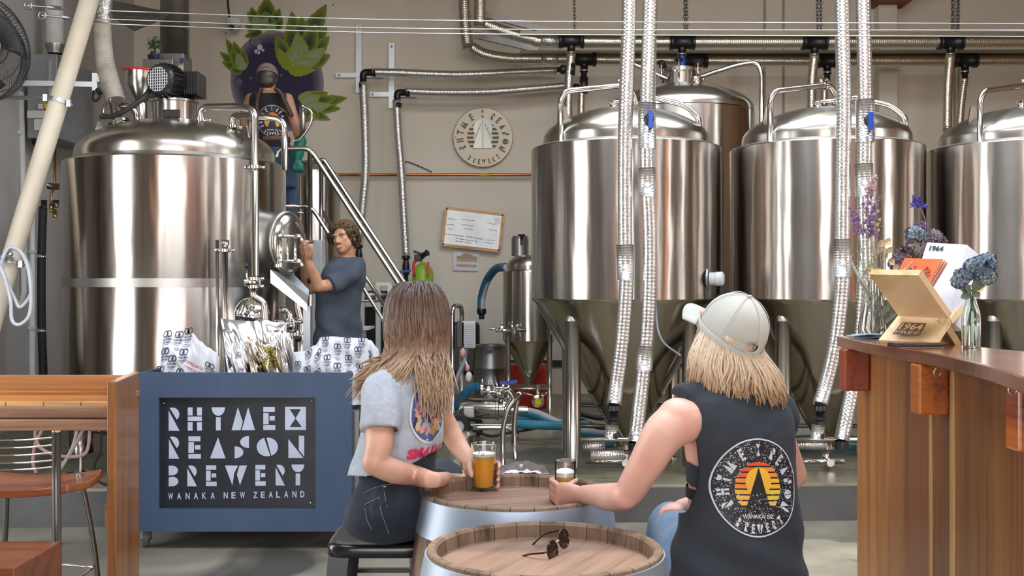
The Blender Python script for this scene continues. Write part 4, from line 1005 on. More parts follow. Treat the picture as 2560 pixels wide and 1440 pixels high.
def tail_valve(x, y, d, sc=1):
    def f(t):
        m = MB().lathe([(.04, 0), (.045, -.03), (.02, -.06), (.055, -.075), (.055, -.085), (.025, -.1), (.03, -.16), (.042, -.18), (.042, -.2), (0, -.2)], P(x, y, d), 18); m.build('black_valve', BLACK, t)
        MB().cyl(P(x-4, y+48, d), P(x-6, y+82, d), .042, n=20).build('tail_lagging', FOIL2, t)
    return f
riser('foil_riser_pipe', 'foil-lagged riser on the left, passing in front of the first fermenter', [P(1573, -60, rd), P(1572, 60, rd), P(1565, 250, rd), P(1562, 420, rd), P(1563, 620, rd), P(1566, 700, rd), P(1556, 850, rd), P(1543, 950, rd), P(1535, 1012, rd-.05)], tail_valve(1534, 1014, rd-.05), None, [(P(1562, 612, rd), P(1563, 700, rd), .058)])
riser('foil_riser_pipe', 'foil-lagged riser with a blue handle in front of the first fermenter', [P(1628, -60, rd), P(1624, 60, rd), P(1618, 250, rd), P(1617, 420, rd), P(1624, 600, rd), P(1620, 800, rd), P(1606, 950, rd), P(1588, 1105, rd-.08)], None, P(1623, 303, rd), [(P(1617, 258, rd), P(1618, 372, rd), .058), (P(1617, 420, rd), P(1618, 492, rd), .056), (P(1614, 864, rd), P(1609, 925, rd), .056)])
riser('foil_riser_pipe', 'foil-lagged riser on the left, passing in front of the middle fermenter', [P(2103, -60, rd), P(2105, 60, rd), P(2110, 250, rd), P(2108, 420, rd), P(2106, 620, rd), P(2105, 720, rd), P(2090, 850, rd), P(2065, 960, rd), P(2050, 1012, rd-.05)], tail_valve(2050, 1014, rd-.05), None, [(P(2105, 598, rd), P(2105, 692, rd), .058)])
riser('foil_riser_pipe', 'foil-lagged riser with a blue handle in front of the middle fermenter', [P(2157, -60, rd), P(2159, 60, rd), P(2163, 250, rd), P(2161, 420, rd), P(2162, 600, rd), P(2160, 720, rd), P(2144, 900, rd), P(2104, 1100, rd-.08)], None, P(2168, 305, rd), [(P(2163, 250, rd), P(2163, 356, rd), .06), (P(2159, 410, rd), P(2161, 492, rd), .06)])
for (x, y, l) in ((1588, 1106, 'first'), (2104, 1102, 'middle')):
    MB().lathe([(.045, 0), (.045, -.05), (.03, -.06), (0, -.06)], P(x, y, rd-.08), 18).build('pipe_end_cap', BLACK, None, 'black end cap of the foil riser low in front of the %s fermenter' % l, 'cap')
# lagged horizontal bits at the base
for (x0, x1, y, d, l) in ((1458, 1512, 1117, 7.9, 'upper left'), (1477, 1560, 1138, 7.5, 'lower left'), (1990, 2064, 1112, 7.8, 'right')):
    MB().tube([P(x0, y, d), P(x1, y, d)], .034, 16).build('lagged_stub_pipe', FOIL2, None, 'short foil-lagged stub pipe low under the fermenters, %s one' % l, 'pipe')
# thin pale hose hanging beside the first fermenter
MB().tube([P(1640, 5, 7.3), P(1636, 300, 7.3), P(1637, 600, 7.35), P(1640, 780, 7.4), P(1655, 850, 7.4), P(1700, 888, 7.5)], .007, 8, k=8).build('thin_tubing', mat('tubing', (.3, .36, .42), .3), None, 'thin pale tubing hanging in a bow beside the first fermenter', 'tubing')
# ---------------------------------------------------------------- left wall equipment
LW = -4.6
hb = thing('gas_heater', 'grey box gas heater with a white flue on the left wall', 'heater', P(106, 340, 10.6))
q0 = P(68, 135, 10.3); q1 = P(143, 345, 10.3)
MB().bx(q0.x, q1.x, 10.3, 11.2, q1.z, q0.z).build('casing', GREY, hb, bevel=.008)
m = MB(); e = P(124, 135, 10.28); m.bx(e.x-.008, e.x+.008, 10.28, 10.3, P(0, 310, 10.28).z, P(0, 150, 10.28).z); m.build('front_seam', ZINC, hb)
m = MB(); a = P(69, 277, 10.29); b = P(123, 296, 10.29); m.bx(a.x, b.x, 10.28, 10.295, b.z, a.z); a = P(87, 298, 10.29); b = P(121, 326, 10.29); m.bx(a.x, b.x, 10.275, 10.295, b.z, a.z)
a = P(96, 260, 10.29); b = P(109, 273, 10.29); m.bx(a.x, b.x, 10.28, 10.295, b.z, a.z)
m.build('rating_label', mat('label_white', (.7, .7, .7), .6), hb, 'white data labels')
m = MB(); c = P(106, 306, 10.27); m.poly([(-.02, -.015), (.02, -.015), (0, .02)], Matrix.Translation(c+V(0, -.002, 0)) @ Matrix.Rotation(PI/2, 4, 'X'), .003); a = P(112, 260, 10.29); b = P(121, 272, 10.29); m.bx(a.x, b.x, 10.27, 10.295, b.z, a.z)
m.cm = 0; m.build('warning_sticker', mat('warning_yellow', (.7, .5, .02), .5), hb, 'small yellow warning triangle')
f_ = MB().cyl(P(136, 112, 10.6), P(136, -60, 10.6), .082, n=32).build('white_flue', WHITE, hb, 'white flue pipe')
MB().lathe([(.07, 0), (.075, .03), (.09, .07), (.09, .09)], P(138, 134, 10.6), 32).build('flue_collar', SATIN, hb)
m = MB(); m.cyl(P(86, 350, 10.4), P(92, 362, 10.4), .03, n=12); m.cyl(P(100, 348, 10.4), P(102, 358, 10.4), .025, n=12); m.build('gas_union', BLACK, hb)
m = MB().tube(fillet([P(118, 380, 10.5), P(80, 420, 10.5), P(80, 560, 10.5), P(80, 950, 10.5)], .06), .03, 12); t = thing('white_conduit', 'white conduit pipe running down the left wall behind the sloping pipe', 'pipe', P(80, 560, 10.5)); m.build('conduit', WHITE, t)
m = MB()
for y in (436, 628, 820): m.bar(P(72, y, 10.48), P(89, y, 10.48), .03, .03)
m.build('saddle_clip', WHITE, t)
t = thing('wall_edge_conduit', 'pale vertical conduit running down at the far left of the grey wall panel', 'pipe', P(58, 500, 10.3))
MB().tube([P(52, 230, 10.3), P(58, 500, 10.3), P(60, 730, 10.3), P(56, 755, 10.3), P(44, 760, 10.3)], .028, 12).build('conduit', WHITE, t)
m = MB().bar(P(44, 331, 10.27), P(56, 331, 10.27), .03, .03); m.build('saddle_clip', WHITE, t)
t = thing('black_lagged_pipe', 'vertical black-lagged pipe with silver clips between wall and kettle', 'pipe', P(106, 700, 9.8))
MB().tube([P(108, 520, 9.8), P(107, 535, 9.8), P(104, 650, 9.8), P(104, 800, 9.8), P(108, 930, 9.8), P(110, 1060, 9.8)], .036, 16, k=5).build('lagging', BRUB, t)
m = MB()
for y in (640, 825): m.cyl(P(104, y-4, 9.8), P(104, y+4, 9.8), .04, n=20)
m.build('pipe_clip', POL, t)
MB().cyl(P(110, 535, 9.8), P(110, 500, 9.8), .025).build('union_neck', BRUB, t)
t = thing('water_manifold', 'small copper and brass pipe fittings in the gap left of the kettle', 'pipework', P(130, 500, 9.7))
MB().tube(fillet([P(137, 370, 9.9), P(137, 470, 9.9), P(128, 480, 9.9), P(128, 520, 9.9)], .04), .012, 10).build('copper_run', COPPER, t)
m = MB(); m.cyl(P(128, 510, 9.88), P(128, 524, 9.88), .02); m.cyl(P(125, 526, 9.88), P(142, 528, 9.88), .016); m.cyl(P(137, 532, 9.88), P(137, 545, 9.88), .02); m.build('brass_fitting', steel('brass', (.6, .42, .14), .3), t)
m = MB(); m.cyl(P(120, 465, 9.9), P(146, 467, 9.9), .03); m.cyl(P(140, 500, 9.88), P(140, 520, 9.88), .03, .02); m.build('valve_body', DSTEEL, t)
# bar conveyor arm
t = thing('support_arm', 'grey steel support arm reaching from the left wall behind the sloping pipe', 'bracket', P(150, 210, 8.6))
MB().bar(P(60, 209, 8.6), P(246, 212, 8.6), .05, .04).build('arm', ZINC, t)
m = MB(); m.box(P(240, 210, 8.6), (.04, .06, .16)); m.box(P(247, 196, 8.6), (.03, .05, .06)); m.build('end_plate', ZINC, t)
m = MB(); m.tube([P(246, 222, 8.55), P(250, 240, 8.55), P(240, 252, 8.55), P(232, 246, 8.55), P(234, 226, 8.55)], .01, 8, k=4); m.cyl(P(243, 222, 8.55), P(252, 236, 8.55), .02); m.build('webbing_strap', BRUB, t)
t = thing('wall_bracket', 'pale flat wall bracket holding the sloping cream pipe', 'bracket', P(80, 245, 8.3))
MB().bar(P(14, 244, 8.3), P(148, 246, 8.15), .08, .02).build('bracket_plate', ZINC, t)
# sloping cream pipe
t = thing('sloping_pipe', 'long cream plastic pipe sloping down to the left in front of the left wall', 'pipe', P(130, 360, 8.0))
pa_, pb_ = P(272, -160, 8.0), P(-42, 880, 7.6)
MB().tube([pa_, pa_.lerp(pb_, .33), pa_.lerp(pb_, .66), pb_], .066, 32).build('pipe', PVC, t)
dr = (pb_-pa_).normalized()
for f in (.41, .79):
    c = pa_.lerp(pb_, f); m = MB(); m.lathe([(.068, -.015), (.074, -.015), (.074, .015), (.068, .015)], c, 28, dr)
    m.box(c+V(.085, -.03, -.02), (.03, .03, .05)); m.box(c+V(-.08, -.03, .02), (.03, .03, .05)); m.cyl(c+V(.07, -.03, -.02), c+V(.11, -.03, -.03), .008, n=8); m.build('pipe_clip', ZINC, t)
t = thing('coiled_white_cable', 'loops of white cable hanging from the clip low on the sloping pipe', 'cable', P(45, 640, 7.6))
cd = 7.55; m = MB()
m.tube([P(3, 690, cd), P(6, 650, cd), P(30, 622, cd), P(60, 640, cd), P(75, 680, cd), P(78, 720, cd), P(72, 745, cd), P(50, 768, cd), P(36, 745, cd), P(15, 700, cd), P(0, 660, cd), P(-6, 640, cd)], .013, 8, k=6)
m.tube([P(6, 645, cd-.03), P(25, 618, cd-.03), P(55, 634, cd-.03), P(74, 690, cd-.03), P(75, 780, cd-.03), P(50, 811, cd-.03), P(30, 800, cd-.03), P(26, 750, cd-.03), P(10, 690, cd-.03), P(-4, 660, cd-.03)], .013, 8, k=6)
m.build('cable_loop', mat('cable_white', (.62, .65, .72), .4), t)
m = MB().bar(P(-10, 640, 7.62), P(30, 648, 7.58), .03, .03); m.sph(P(26, 635, 7.55), .02, 10); m.build('hook_bolt', ZINC, t)
# ribbed hose
t = thing('ribbed_hose', 'cream ribbed flexible hose with foil tape at its top, feeding the kettle inlet', 'hose', P(262, 150, 8.3))
pts = catmull([P(256, 50, 8.3), P(257, 90, 8.3), P(262, 150, 8.3), P(272, 195, 8.3), P(288, 252, 8.25)], 30)
rr_ = [(.062 if i % 3 else .054)+(.012*i/len(pts)) for i in range(len(pts))]
MB().tube(pts, rr_, 24).build('hose', mat('hose_cream', (.5, .46, .38), .5, col2=(.36, .33, .28), sc=12), t)
MB().tube([P(259, -40, 8.35), P(258, 10, 8.32), P(257, 42, 8.3), P(256, 60, 8.3)], [.07, .066, .052, .064], 20, k=4).build('foil_tape', foil('duct_tape_foil', 5, (.5, .49, .47), False, .8), t)
# steel V tray and turnbuckles up high
t = thing('steel_gusset', 'thin steel gusset tray spreading from the hose to the flue, high up', 'bracket', P(340, 45, 9.8))
m = MB(); m.add([P(282, 2, 9.5), P(425, 32, 10.5), P(400, 52, 10.5), P(337, 78, 9.6), P(282, 45, 9.3)], [(0, 1, 2, 3, 4)], False); m.build('plate', SATIN, t, solid=.01)
MB().bar(P(280, 33, 9.2), P(400, 40, 9.8), .012, .02).build('edge_bar', DSTEEL, t)
for y, l, x0, x1 in ((17, 'upper', 70, 210), (42, 'lower', 105, 250)):
    t = thing('wire_tensioner', 'steel turnbuckle on the %s anchor wire at top left' % l, 'turnbuckle', P(130, y, 9.0), 'wire tensioners at top left')
    m = MB(); m.tube([P(x0, y-3, 9), P(x1, y+8, 9)], .008, 8); m.cyl(P((x0+x1)/2-20, y+1, 9), P((x0+x1)/2+15, y+4, 9), .018, n=10); m.build('rod', ZINC, t)
    m = MB().tube([P(x0, y-3, 9)+V(math.cos(a)*.03, 0, math.sin(a)*.03) for a in [i*PI/6 for i in range(12)]], .01, 6, closed=True); m.build('eye_bolt', ZINC, t)
# industrial fan
fn_ = thing('wall_fan', 'big black-caged industrial fan on the wall at the left photo edge', 'fan', P(-20, 130, 7.0))
fc = P(-46, 118, 7.0); fax = V(.84, -.54, 0).normalized(); fu_ = V(0, 0, 1); fs_ = fax.cross(fu_).normalized(); FR = .34
CAGE = mat('fan_cage', (.05, .05, .05), .4, .5)
m = MB()
def fpt(r_, a, o): return fc+fs_*math.cos(a)*r_+fu_*math.sin(a)*r_+fax*o
for o in (-.09, .0, ): m.tube([fpt(FR, a, o) for a in [i*PI/30 for i in range(60)]], .006, 6, closed=True)
for r_, o in ((.12, .1), (.22, .085), (.29, .06)): m.tube([fpt(r_, a, o) for a in [i*PI/30 for i in range(60)]], .004, 5, closed=True)
m.build('cage_ring', CAGE, fn_)
m = MB()
for i in range(90):
    a = 2*PI*i/90
    m.tube([fpt(.06, a+.0, .11), fpt(.18, a+.25, .1), fpt(.28, a+.45, .065), fpt(FR, a+.55, 0), fpt(FR, a+.6, -.09)], .0018, 4)
m.build('cage_wire', CAGE, fn_)
MB().lathe([(0, .03), (.05, .025), (.075, 0), (.075, -.02), (0, -.02)], fc+fax*.1, 24, fax).build('hub_cap', SATIN, fn_)
for i in range(3):
    a0 = .5+i*2*PI/3; m = MB()
    m.grid(lambda u, v: fpt(.05+.23*v, a0+(u-.5)*(.9+.5*v), .02+(u-.5)*.09), 8, 8); m.build('blade', mat('fan_blade', (.02, .02, .022), .5), fn_, solid=.006)
MB().cyl(fc-fax*.02, fc-fax*.2, .09, n=24).build('motor', CAGE, fn_)
MB().bar(fc-fax*.15, V(LW+.01, fc.y+.9, fc.z), .05, .05).build('arm', CAGE, fn_)
# bit of floor gear under the table at left
t = thing('round_floor_foot', 'small steel canister on a stem and disc standing behind the wooden table', 'stand', P(208, 1172, 7.9))
# ---------------------------------------------------------------- timber table, end panel, stool
bpy.data.objects.remove(t)
WR = wood('red_timber', 'a5652c', '82451a', 0, 1.6, .4, '5a2c10', .2)
WO = wood('orange_timber', 'aa7240', '8b5527', 0, 1.3, .42, '7c4519', .15)
WP = wood('pale_timber', 'cfa773', 'b58a55', 0, 2.0, .5)
WPV = wood('panel_timber_upright', '8c5a2c', '74441f', 2, 1.4, .4, '6d3a12', .2)
WB = wood('brown_timber', '8c6a50', '73523c', 0, 1.8, .5)
tb = thing('timber_leaner_table', 'tall orange-brown timber leaner table with a solid end panel, at left', 'table', V(-2.3, 5.5, 0))
pn, pf = (-1.90, 5.29), (-1.99, 5.88)
m = MB(); th = .045
m.poly([(pn[0], pn[1]), (pf[0], pf[1]), (pf[0]-th*.9, pf[1]), (pn[0]-th, pn[1])], Matrix.Translation((0, 0, 1.13)), 1.13)
m.build('end_panel', WPV, tb, bevel=.004)
yb_ = 5.8
def brd(y, py0, py1, mt, nm='board', x1=-1.955, th=.03, x0=-3.6, **k):
    MB().bx(x0, x1, y, y+th, zz(py1, y), zz(py0, y)).build(nm, mt, tb, bevel=.003, **k)
brd(5.80, 938, 984, WO, 'apron_board', -2.0)
brd(5.62, 978, 991, WR, 'edge_rail', -1.98, .16); brd(5.55, 990, 1004, WO, 'table_board', -1.975, .3)
for i, (a, b) in enumerate(((-40, 13), (15, 108), (110, 201), (203, 271))):
    q0, q1 = P(a, 1004, 5.52), P(b, 1018, 5.52); MB().bx(q0.x, q1.x, 5.52, 5.8, q1.z, q0.z).build('cross_block', WP, tb, bevel=.003)
brd(5.47, 1018, 1045, WB, 'lower_rail', -1.96, .1); brd(5.42, 1050, 1077, WB, 'lower_rail', -1.955, .1)
q0, q1 = P(262, 1262, 5.5), P(275, 1316, 5.5); MB().bx(q0.x, q1.x-.002, 5.5, 5.6, q1.z, q0.z).build('side_cleat', WR, tb, bevel=.003)
MB().bx(-3.7, -3.6, 5.4, 5.85, 0, 1.1).build('end_panel', WPV, tb)
# hanging flexes under the table
t = thing('hanging_flex', 'pale flex cables looping down under the timber table', 'cable', P(200, 1080, 6.0))
m = MB(); d = 6.0
m.tube([P(192, 1075, d), P(184, 1110, d), P(165, 1150, d), P(140, 1185, d), P(120, 1190, d)], .009, 8, k=5); m.build('white_flex', mat('flex_white', (.6, .62, .6), .4), t)
m = MB(); m.tube([P(225, 1075, d), P(216, 1130, d), P(180, 1142, d), P(130, 1135, d), P(97, 1115, d), P(88, 1080, d), P(104, 1076, d), P(88, 1110, d), P(82, 1155, d), P(90, 1182, d)], .009, 8, k=5); m.tube([P(207, 1076, d), P(190, 1110, d), P(165, 1150, d), P(150, 1160, d)], .009, 8, k=5)
m.build('pink_flex', mat('flex_pink', (.6, .42, .36), .4), t)
t = thing('black_flex', 'black cable hanging from the timber table beside its end panel', 'cable', P(255, 1100, 6.0))
m = MB().tube([P(255, 1072, d), P(250, 1130, d), P(238, 1155, d), P(236, 1190, d), P(255, 1208, d), P(275, 1213, d)], .008, 8, k=5); m.tube([P(248, 1137, d), P(260, 1138, d)], .006, 6); m.build('flex', BRUB, t)
# bar stool with a wire back
ST = DSTEEL
sl = thing('wire_back_stool', 'bar stool with a red-brown timber seat and curved wire back, at left', 'stool', P(60, 1210, 5.2)-V(0, 0, .66))
y0 = 4.95
MB().tube([P(141, 1078, y0), P(141, 1200, y0), P(143, 1440, y0), P(143, 1500, y0), V(P(143, 0, y0).x, y0, 0)], .0195, 18).build('back_post', ST, sl)
MB().cyl(P(141, 1079, y0), P(141, 1076, y0), .0205, n=18).build('post_cap', POL, sl)
MB().tube([P(-120, 1078, y0), V(P(-120, 0, y0).x, y0, 0)], .0195, 18).build('back_post', ST, sl)
for py in (1093, 1112, 1131, 1150, 1167):
    MB().tube([P(135, py, y0), P(70, py+6, y0-.05), P(0, py+7, y0-.07), P(-80, py+5, y0-.05), P(-118, py, y0)], .0042, 8, k=6).build('back_wire', POL, sl)
def seat(u, v):
    x = P(-90+300*u, 0, 5.15).x; y = 4.95+.42*v; w = .03*((2*u-1)**2)+.015*(2*v-1)**2
    return V(x+(.03*math.sin(v*PI)*(1 if u > .5 else -1)), y+.02*math.cos((u-.5)*PI), .655+w)
MB().grid(seat, 20, 12).build('seat', wood('seat_timber', '8a4a28', '6b3218', 0, 2.5, .3, '421c0c', .3), sl, solid=.035, bevel=.006)
for (a, b) in (((202, 1200, 5.3), (238, 1440, 5.35)), ((16, 1236, 5.35), (0, 1400, 5.4)), ((-80, 1230, 5.0), (-110, 1440, 5.0))):
    p, q = P(*a), P(*b); e = p+(q-p)*(p.z/(p.z-q.z)); mid = p.lerp(e, .5)+V(.015, 0, 0)
    MB().tube([p+V(-.01, 0, .01), p, mid, e], .014, 14, k=5).build('leg', ST, sl)
MB().tube([P(232, 1418, 5.33), P(150, 1412, 5.2), P(60, 1416, 5.1), P(-60, 1420, 5.0)], .0055, 8, k=4).build('foot_ring', POL, sl)
MB().tube([P(232, 1420, 5.33), P(190, 1450, 5.1), P(143, 1470, 4.97)], .0055, 8, k=4).build('foot_ring', POL, sl)
bn = thing('timber_bench_end', 'dark red-brown timber block end of a low bench at the bottom left corner', 'bench', V(P(20, 0, 4.2).x, 4.3, 0))
q0 = P(-200, 1383, 4.35); q1 = P(70, 1383, 4.35); ztp = zz(1383, 4.35)
MB().bx(q0.x, P(16, 0, 4.1).x+.02, 4.12, 4.55, 0, ztp).build('block', wood('dark_red_timber', '7a3f1c', '5c2a12', 0, 2, .35, '3a180a', .3), bn, bevel=.004)
# ---------------------------------------------------------------- blue cart with the brewery sign
cd = 6.60; XL, XR = P(340, 0, 6.56).x, P(879, 0, cd).x; ZT, ZB = zz(932, cd), zz(1329, cd)
ct = thing('blue_cart', 'navy blue wheeled cart with the recessed black brewery sign on its front', 'cart', V((XL+XR)/2, cd+.3, 0))
BL = mat('navy_paint', (.042, .072, .135), .55, col2=(.032, .056, .105), sc=5, stretch=(1, 1, .3), lo=.3, hi=.7, bump=.15, bsc=40)
def cz(py): return zz(py, cd)
def cxx(px): return P(px, 0, cd).x
ox0, ox1, oz1, oz0 = cxx(397), cxx(789), cz(994), cz(1272)
m = MB(); T = .03
m.bx(XL, ox0, cd, cd+T, ZB, ZT); m.bx(ox1, XR, cd, cd+T, ZB, ZT); m.bx(ox0, ox1, cd, cd+T, oz1, ZT); m.bx(ox0, ox1, cd, cd+T, ZB, oz0)
m.build('front_panel', BL, ct)
m = MB(); m.bx(XR-.02, XR, cd+T, cd+.9, .3, cz(1032)); m.bx(XL, XL+.02, cd+T, cd+.9, ZB, ZT); m.bx(XL, XR, cd+.87, cd+.9, ZB, ZT-.12); m.bx(XL, XR, cd+T, cd+.9, .14, .17)
m.build('side_panel', BL, ct)
MB().bx(XR-.03, XR+.03, cd+.1, cd+.16, .14, cz(1032)).build('steel_post', DSTEEL, ct)
m = MB(); m.bx(XR-.0, XR+.04, cd+.1, cd+.8, .15, .42); m.build('lower_shelf_end', BLACK, ct)
bb = MB(); bb.bx(ox0-.02, ox1+.02, cd+T+.002, cd+T+.012, oz0-.02, oz1+.02); bd_ = bb.build('sign_board', mat('sign_black', (.012, .016, .022), .3, col2=(.018, .024, .032), sc=6), ct, 'black sign board')
SX_ = lambda x: P(340+x/3, 0, cd+T).x; SZ_ = lambda y: zz(920+y/3, cd+T)
sf = lambda u, v: V(u, cd+T-.0005, v)
lt = MB()
rows = [(293, 467, [('R', 245, 327), ('H', 388, 495), ('Y', 567, 668), ('M', 717, 893), ('E', 955, 1045), ('X', 1118, 1275)]),
        (510, 677, [('R', 247, 325), ('E', 393, 487), ('A', 555, 672), ('S', 740, 847), ('O', 905, 1060), ('N', 1143, 1262)]),
        (728, 884, [('B', 245, 318), ('R', 385, 457), ('E', 525, 605), ('W', 667, 833), ('E', 895, 973), ('R', 1047, 1117), ('Y', 1167, 1262)])]
for y0_, y1_, gl in rows:
    for i_, (chh, x0_, x1_) in enumerate(gl):
        yy = 4*(3-i_)/3
        put_glyph(lt, chh, sf, SX_(x0_), SZ_(y1_+yy), SZ_(y0_)-SZ_(y1_), w=SX_(x1_)-SX_(x0_))
wl = 'WANAKA NEW ZEALAND'; n_ = len(wl)
cxs = [262, 325, 389, 451, 513, 577, 0, 675, 733, 800, 0, 897, 953, 1012, 1068, 1128, 1190, 1250]
for chh, x_ in zip(wl, cxs):
    if chh != ' ':
        w_ = 17 if chh not in 'W' else 20
        y1_ = 986-(x_-245)/1020*16; put_text(lt, chh, sf, SX_(x_-w_), SZ_(y1_), SX_(x_+w_-3), SZ_(y1_-48), .025)
lt.build('sign_lettering', mat('sign_letter', (.46, .5, .62), .5), bd_, 'pale stencil lettering')
m = MB()
for x_, y_ in ((210, 264), (1320, 247), (1310, 1012)): m.sph(V(SX_(x_), cd+T-.002, SZ_(y_)), .006, 8)
m.build('sign_screw', POL, bd_)
m = MB(); m.bx(ox0, ox1, cd+T-.006, cd+T, oz0, oz0+.012)
for px in (866, 352):
    for yo in (.1, .8):
        c = V(cxx(px), cd+yo, 0); k_ = MB(); k_.lathe([(0, -.016), (.05, -.016), (.05, .016), (0, .016)], c+V(0, 0, .052), 24, (1, .2, 0)); w = k_.build('caster_wheel', mat('caster_rubber', (.12, .12, .13), .5), ct)
        f = MB(); f.bar(c+V(-.022, 0, .05), c+V(-.022, .02, .14), .04, .004, (1, 0, 0)); f.bar(c+V(.022, 0, .05), c+V(.022, .02, .14), .04, .004, (1, 0, 0)); f.cyl(c+V(0, .02, .13), c+V(0, .02, .15), .04, n=16); f.cyl(c+V(-.03, 0, .052), c+V(.03, 0, .052), .012, n=10); f.build('caster_fork', ZINC, w)
# ---------------------------------------------------------------- hop bags standing in the cart
def bag(outline, d, depth, seedv, wr=.012, n=26, nv=22):
    """foil pouch: outline = list of (px,pyTop) across, bottom py; returns fn(u,v)->front point and mesh"""
    xs, bot = outline; rnd = random.Random(seedv); ph = [rnd.uniform(0, 6) for _ in range(6)]
    def top(u):
        px = xs[0][0]+(xs[-1][0]-xs[0][0])*u; j = 0
        while j < len(xs)-2 and px > xs[j+1][0]: j += 1
        f = (px-xs[j][0])/(xs[j+1][0]-xs[j][0]); f = f*f*(3-2*f); return px, xs[j][1]+(xs[j+1][1]-xs[j][1])*f
    def front(u, v, side=-1):
        px, py = top(u); b0, b1, by = bot; bx_ = b0+(b1-b0)*u; x = bx_+(px-bx_)*v; y = by+(py-by)*v
        p = P(x, y, d); e = (math.sin(PI*min(max(u, 0), 1))**.5)*(math.sin(PI*min(1, (1-v)*.62+.0))**.6 if v < 1 else 0)
        w = wr*(math.sin(u*17+ph[0]+v*5)+math.sin(v*13+ph[1]+u*9)*.8+math.sin(u*31+v*23+ph[2])*.5+.8*noise.noise(Vector((u*6+ph[3], v*6, ph[4]))))
        p.y += side*(depth*e)+w*e; return p
    return front
def bag_mesh(front, n=40, nv=34):
    m = MB(); m.grid(lambda u, v: front(u, v, -1), n, nv); m.grid(lambda u, v: front(1-u, v, 1), n, nv); return m
def bag_print(front, cells, sz, parent, red=None):
    lg = MB(); f = lambda u, v: front(u, v, -1)+V(0, -.004, 0)
    for (u, v) in cells:
        g = lambda a, b: f(u+a*sz[0], v+b*sz[1])
        for s in (-1, 1):
            ro = arc(s*.16, .55, .24, 0, 360, 14, .3)[:-1]; ri = arc(s*.16, .55, .16, 0, 360, 14, .2)[:-1]
            vs = [g(*p) for p in ro]+[g(*p) for p in ri]; nn = 14
            lg.add(vs, [(i, (i+1) % nn, nn+(i+1) % nn, nn+i) for i in range(nn)], False)
        put_poly(lg, [(-.07, .35), (.07, .35), (.11, .55), (0, .8), (-.11, .55)], g)
        put_text(lg, 'YAKIMA', g, -.44, .0, .44, .2, .02); put_text(lg, 'CHIEF', g, -.34, -.26, .34, -.06, .02); put_text(lg, 'HOPS', g, -.16, -.4, .16, -.32, .02)
        for k_ in range(3): put_poly(lg, rect(-.3+.05*k_, -.58-.1*k_, .3-.05*k_, -.555-.1*k_), g)
    lg.build('printed_logos', mat('print_navy', (.02, .035, .09), .5), parent, 'navy printed logos')
BAGW = mat('bag_white_foil', (.6, .61, .66), .38, .1)
MYL = steel('mylar', (.72, .73, .75), .24); MYLD = steel('mylar_brown', (.36, .3, .24), .25)
b1 = thing('hop_bag', 'white printed hop bag standing at the left end of the blue cart', 'bag', P(475, 940, 6.8), 'hop bags standing in the blue cart')
f1_ = bag(([(408, 842), (420, 838), (470, 836), (482, 833), (500, 852), (520, 868), (540, 880), (549, 895)], (392, 545, 1010)), 6.85, .06, 1)
bag_mesh(f1_).build('pouch', BAGW, b1)
bag_print(f1_, [(.08, .93), (.29, .91), (.45, .95), (.07, .68), (.22, .57), (.42, .66), (.02, .42), (.16, .33), (.38, .38), (.86, .62), (.86, .36), (.62, .3)], (.19, .17), b1)
m = MB(); g = lambda u, v: f1_(u, v, -1)+V(0, -.004, 0)
put_text(m, 'CITRA BRAND', g, .5, .575, .76, .61, .02); put_text(m, 'HOP PELLETS', g, .52, .505, .74, .53, .02)
for v in (.63, .55): put_poly(m, rect(.48, v, .78, v+.008), g)
m.build('red_print', mat('print_red', (.55, .05, .05), .5), b1, 'red printed name')
f2_ = bag(([(733, 880), (760, 878), (790, 862), (802, 843), (830, 841), (860, 843), (900, 845), (919, 846)], (733, 930, 1010)), 6.85, .07, 2)
b2 = thing('hop_bag', 'large white printed hop bag at the right end of the blue cart', 'bag', P(830, 940, 6.8), 'hop bags standing in the blue cart')
bag_mesh(f2_).build('pouch', BAGW, b2)
bag_print(f2_, [(.07, .7), (.07, .42), (.21, .86), (.2, .58), (.34, .72), (.33, .44), (.44, .9), (.47, .62), (.47, .36), (.6, .78), (.6, .5), (.73, .88), (.74, .62), (.75, .38), (.87, .75), (.88, .5), (.92, .9), (.93, .3), (.21, .34)], (.115, .15), b2)
f3_ = bag(([(876, 905), (890, 850), (905, 846), (925, 850), (945, 870), (950, 900)], (878, 930, 998)), 6.98, .05, 6)
b3 = thing('hop_bag', 'white printed hop bag slumping over the right side of the blue cart', 'bag', P(910, 960, 6.9), 'hop bags standing in the blue cart')
bag_mesh(f3_).build('pouch', BAGW, b3); bag_print(f3_, [(.25, .8), (.25, .5), (.25, .22), (.62, .66), (.62, .36)], (.38, .2), b3)
